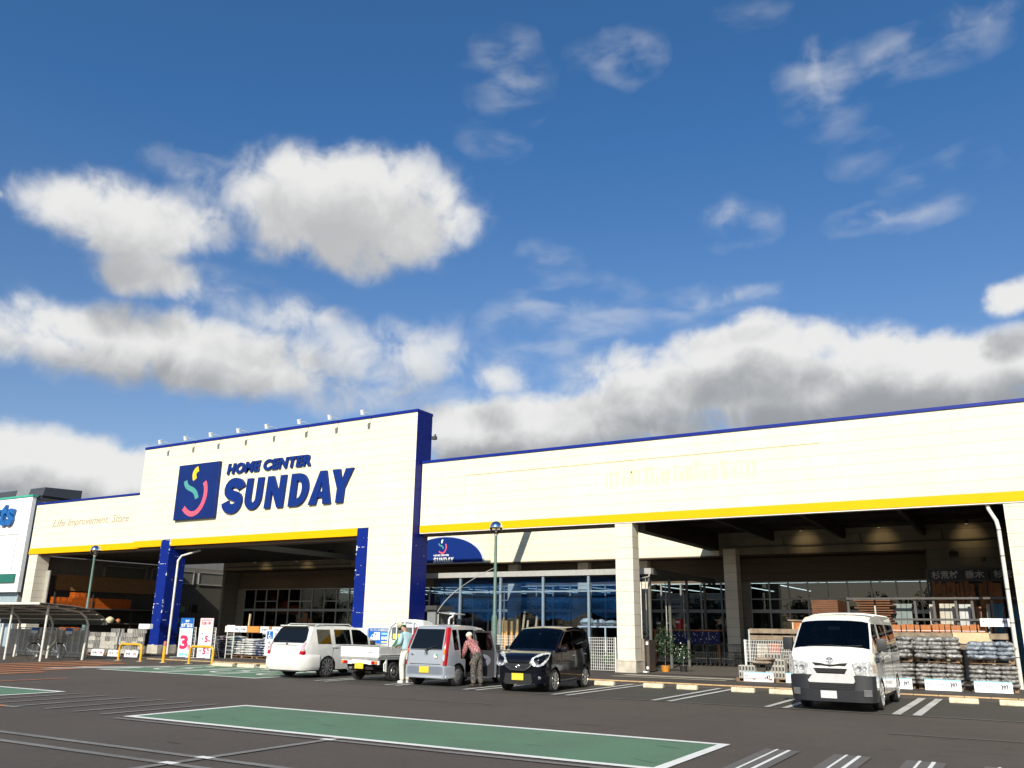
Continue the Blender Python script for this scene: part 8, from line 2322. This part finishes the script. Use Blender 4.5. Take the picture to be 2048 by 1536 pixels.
def person(loc, rz, J, label, shirt, trousers, shoes, hat, sleeve=1.0):
    """J: joints in local coordinates, facing +x, z up"""
    t = thing('person', label, 'person', loc, rz)
    g = lambda k: Vector(J[k])
    V_, E_, R_ = [], [], []
    def add(p, r, prev=None):
        V_.append(tuple(p)); R_.append(r)
        if prev is not None: E_.append((prev, len(V_) - 1))
        return len(V_) - 1
    pel = add(g('pelvis'), (0.055, 0.06))
    w_ = add(g('waist'), (0.055, 0.065), pel); ch = add(g('chest'), (0.06, 0.07), w_); nk = add(g('neck'), 0.045, ch)
    hb = add(g('neck') + (g('head') - g('neck')) * 0.45, (0.062, 0.060), nk); hd = add(g('head'), (0.105, 0.086), hb); top_ = add(g('head') + (g('head') - g('neck')).normalized() * 0.075, (0.075, 0.066), hd)
    f = Vector(J['look']).normalized()
    for s in ('l', 'r'):
        sh = add(g('sh_' + s), 0.036, ch); el = add(g('el_' + s), 0.038, sh); wr = add(g('wr_' + s), 0.028, el)
        hand_chain(V_, E_, R_, wr, J['wr_' + s], g('wr_' + s) - g('el_' + s), J.get('palm', (0, 0, -1)))
        hp_ = add(g('hip_' + s), 0.042, pel); kn = add(g('kn_' + s), 0.045, hp_); an = add(g('an_' + s), 0.034, kn); add(g('toe_' + s) * 0.5 + g('an_' + s) * 0.5 + Vector((0, 0, -0.01)), (0.025, 0.022), an)
    body = skin_mesh('body', V_, E_, R_, skin_c, t)
    # face
    hc_ = g('head') + (g('head') - g('neck')).normalized() * 0.01
    up = (g('head') - g('neck')).normalized(); side = up.cross(f).normalized(); f = side.cross(up).normalized()
    b = MB(); b.tube([hc_ + f * 0.085 + up * 0.03, hc_ + f * 0.115 - up * 0.015, hc_ + f * 0.09 - up * 0.02], [0.008, 0.013, 0.01], 6); b.build('nose', skin_c, t, smooth=80)
    b = MB(); b.tube([hc_ + f * 0.092 - up * 0.045 + side * 0.022, hc_ + f * 0.098 - up * 0.047, hc_ + f * 0.092 - up * 0.045 - side * 0.022], 0.005, 5); b.build('mouth', mat('lip', (0.35, 0.10, 0.08), 0.5), t)
    for s in (-1, 1):
        b = MB(); b.tube([hc_ + f * 0.083 + up * 0.022 + side * s * 0.03, hc_ + f * 0.092 + up * 0.022 + side * s * 0.03], 0.010, 8); b.build('eye', hair_c, t)
        b = MB(); b.tube([hc_ + side * s * 0.070 - up * 0.02, hc_ + side * s * 0.088 + up * 0.0 - f * .01, hc_ + side * s * 0.074 + up * 0.03], [0.01, 0.014, 0.008], 6); b.build('ear', skin_c, t, smooth=80)
    # hair cap at the back of the head
    hv = [hc_ - f * 0.055 - up * 0.03, hc_ - f * 0.035 + up * 0.05]
    skin_mesh('hair', [tuple(p) for p in hv], [(0, 1)], [(0.062, 0.072), (0.080, 0.078)], hair_c, t)
    # shirt
    V_, E_, R_ = [], [], []
    pel = add(g('pelvis') - (g('waist') - g('pelvis')) * 0.25, (0.155, 0.170)); w_ = add(g('waist'), (0.150, 0.165), pel); ch = add(g('chest'), (0.155, 0.180), w_); cn = add(g('chest') + (g('neck') - g('chest')) * .98, (0.070, 0.078), ch)
    for s in ('l', 'r'):
        sh = add(g('sh_' + s), 0.098, ch); el = add(g('el_' + s), 0.070, sh)
        if sleeve > 0.6: add(g('el_' + s) + (g('wr_' + s) - g('el_' + s)) * 0.85, 0.045, el)
    skin_mesh('shirt', V_, E_, R_, shirt, t)
    V_, E_, R_ = [], [], []
    pel = add(g('pelvis'), (0.145, 0.160)); add(g('pelvis') + (g('waist') - g('pelvis')) * .7, (0.130, 0.145), pel)
    for s in ('l', 'r'):
        hp_ = add(g('hip_' + s), 0.115, pel); kn = add(g('kn_' + s), 0.084, hp_); add(g('an_' + s) + Vector((0, 0, -0.03)), 0.074, kn)
    skin_mesh('trousers', V_, E_, R_, trousers, t)
    for s in ('l', 'r'):
        a = g('an_' + s); toe = g('toe_' + s)
        d = (toe - a); d.z = 0; d.normalize()
        skin_mesh('shoe', [tuple(a + Vector((0, 0, -0.045)) - d * 0.03), tuple(Vector((a.x, a.y, 0.04)) + d * 0.09), tuple(Vector((a.x, a.y, 0.034)) + d * 0.18)], [(0, 1), (1, 2)], [(0.058, 0.055), (0.056, 0.048), (0.050, 0.038)], shoes, t)
    if hat[0] == 'cap':
        skin_mesh('cap', [tuple(hc_ + up * 0.045), tuple(hc_ + up * 0.09 + f * 0.01)], [(0, 1)], [(0.102, 0.090), (0.085, 0.075)], hat[1], t)
        b = MB()
        n = 9; pts = []
        for k in range(n):
            a = -1.1 + 2.2 * k / (n - 1)
            pts.append(hc_ + up * (0.055 - 0.02 * math.cos(a)) + f * (0.09 + 0.075 * math.cos(a)) + side * 0.085 * math.sin(a))
        inn = [hc_ + up * 0.062 + f * (0.085 * math.cos(-1.1 + 2.2 * k / (n - 1))) + side * 0.085 * math.sin(-1.1 + 2.2 * k / (n - 1)) for k in range(n)]
        up2 = up * 0.006
        vs = pts + inn + [p + up2 for p in pts] + [p + up2 for p in inn]
        fs = []
        for k in range(n - 1): fs += [(k, k + 1, n + k + 1, n + k), (2 * n + k, 3 * n + k, 3 * n + k + 1, 2 * n + k + 1), (k, 2 * n + k, 2 * n + k + 1, k + 1)]
        b.add(vs, fs); b.build('cap_brim', hat[1], t)
    else:
        skin_mesh('hood', [tuple(hc_ - up * 0.06 - f * 0.03), tuple(hc_ + up * 0.02 - f * .02), tuple(hc_ + up * 0.075)], [(0, 1), (1, 2)], [(0.092, 0.090), (0.108, 0.100), (0.088, 0.082)], hat[1], t)
    return t

def cloth_pattern(name, a, b_, sc, lo=0.5, hi=0.56):
    M = bpy.data.materials.new(name); M.use_nodes = True
    t = M.node_tree; p = t.nodes['Principled BSDF']; tc = t.nodes.new('ShaderNodeTexCoord')
    n = N(t, 'ShaderNodeTexNoise', inp={'Scale': sc, 'Detail': 2.0}); t.links.new(tc.outputs['Object'], n.inputs['Vector'])
    mp = N(t, 'ShaderNodeMapRange', inp={'From Min': lo, 'From Max': hi}); t.links.new(n.outputs['Fac'], mp.inputs['Value'])
    mi = t.nodes.new('ShaderNodeMix'); mi.data_type = 'RGBA'; mi.inputs[6].default_value = (*a, 1); mi.inputs[7].default_value = (*b_, 1)
    t.links.new(mp.outputs[0], mi.inputs[0]); t.links.new(mi.outputs[2], p.inputs['Base Color']); p.inputs['Roughness'].default_value = 0.85
    return M
# standing figure, facing left and looking down at the things in the hands
J1 = {'pelvis': (0, 0, 0.90), 'waist': (-0.01, 0, 1.05), 'chest': (0.0, 0, 1.24), 'neck': (0.045, 0, 1.42), 'head': (0.105, 0, 1.51), 'look': (1, 0, -0.9),
      'sh_l': (0.0, 0.17, 1.34), 'sh_r': (0.0, -0.17, 1.34), 'el_l': (0.02, 0.23, 1.09), 'el_r': (0.0, -0.23, 1.09), 'wr_l': (0.22, 0.12, 1.03), 'wr_r': (0.22, -0.12, 1.02),
      'hip_l': (0, 0.085, 0.86), 'hip_r': (0, -0.085, 0.86), 'kn_l': (0.03, 0.09, 0.47), 'kn_r': (0.03, -0.10, 0.47), 'an_l': (-0.02, 0.09, 0.09), 'an_r': (-0.02, -0.11, 0.09), 'toe_l': (0.12, 0.10, 0.04), 'toe_r': (0.12, -0.13, 0.04)}
person((-15.60, 20.45, 0), math.radians(172), J1, 'person in green cap, pale blue shirt and white trousers standing between truck and silver car',
       mat('shirt_pale_blue', (0.36, 0.52, 0.56), 0.85, var=0.12, bump=0.5, bscale=12), mat('trousers_white', (0.66, 0.62, 0.54), 0.85, bump=0.5, bscale=10), mat('shoe_white', (0.7, 0.68, 0.62), 0.6), ('cap', mat('cap_green', (0.01, 0.17, 0.07), 0.8)))
# bending figure leaning into the open car door
J2 = {'pelvis': (0.0, 0, 0.84), 'waist': (0.10, 0, 0.96), 'chest': (0.26, 0, 1.10), 'neck': (0.36, 0, 1.24), 'head': (0.42, 0, 1.33), 'look': (1, 0, -0.3),
      'sh_l': (0.30, 0.16, 1.17), 'sh_r': (0.30, -0.16, 1.17), 'el_l': (0.36, 0.19, 0.90), 'el_r': (0.34, -0.20, 0.90), 'wr_l': (0.50, 0.13, 0.74), 'wr_r': (0.44, -0.15, 0.70),
      'hip_l': (-0.01, 0.09, 0.80), 'hip_r': (-0.01, -0.09, 0.80), 'kn_l': (0.06, 0.10, 0.45), 'kn_r': (0.02, -0.10, 0.45), 'an_l': (0.02, 0.10, 0.09), 'an_r': (-0.04, -0.11, 0.09), 'toe_l': (0.16, 0.11, 0.04), 'toe_r': (0.10, -0.13, 0.04)}
person((-13.22, 20.62, 0), math.radians(160), J2, 'person in pale hood, speckled red blouse and dark patterned trousers leaning into the silver car',
       cloth_pattern('blouse_red_speckle', (0.24, 0.05, 0.055), (0.50, 0.36, 0.33), 38, 0.52, 0.60), cloth_pattern('trousers_dark_pattern', (0.035, 0.03, 0.028), (0.17, 0.15, 0.13), 40), mat('shoe_dark', (0.04, 0.03, 0.025), 0.6), ('hood', mat('hood_cream', (0.72, 0.66, 0.54), 0.85, bump=0.4, bscale=14)))
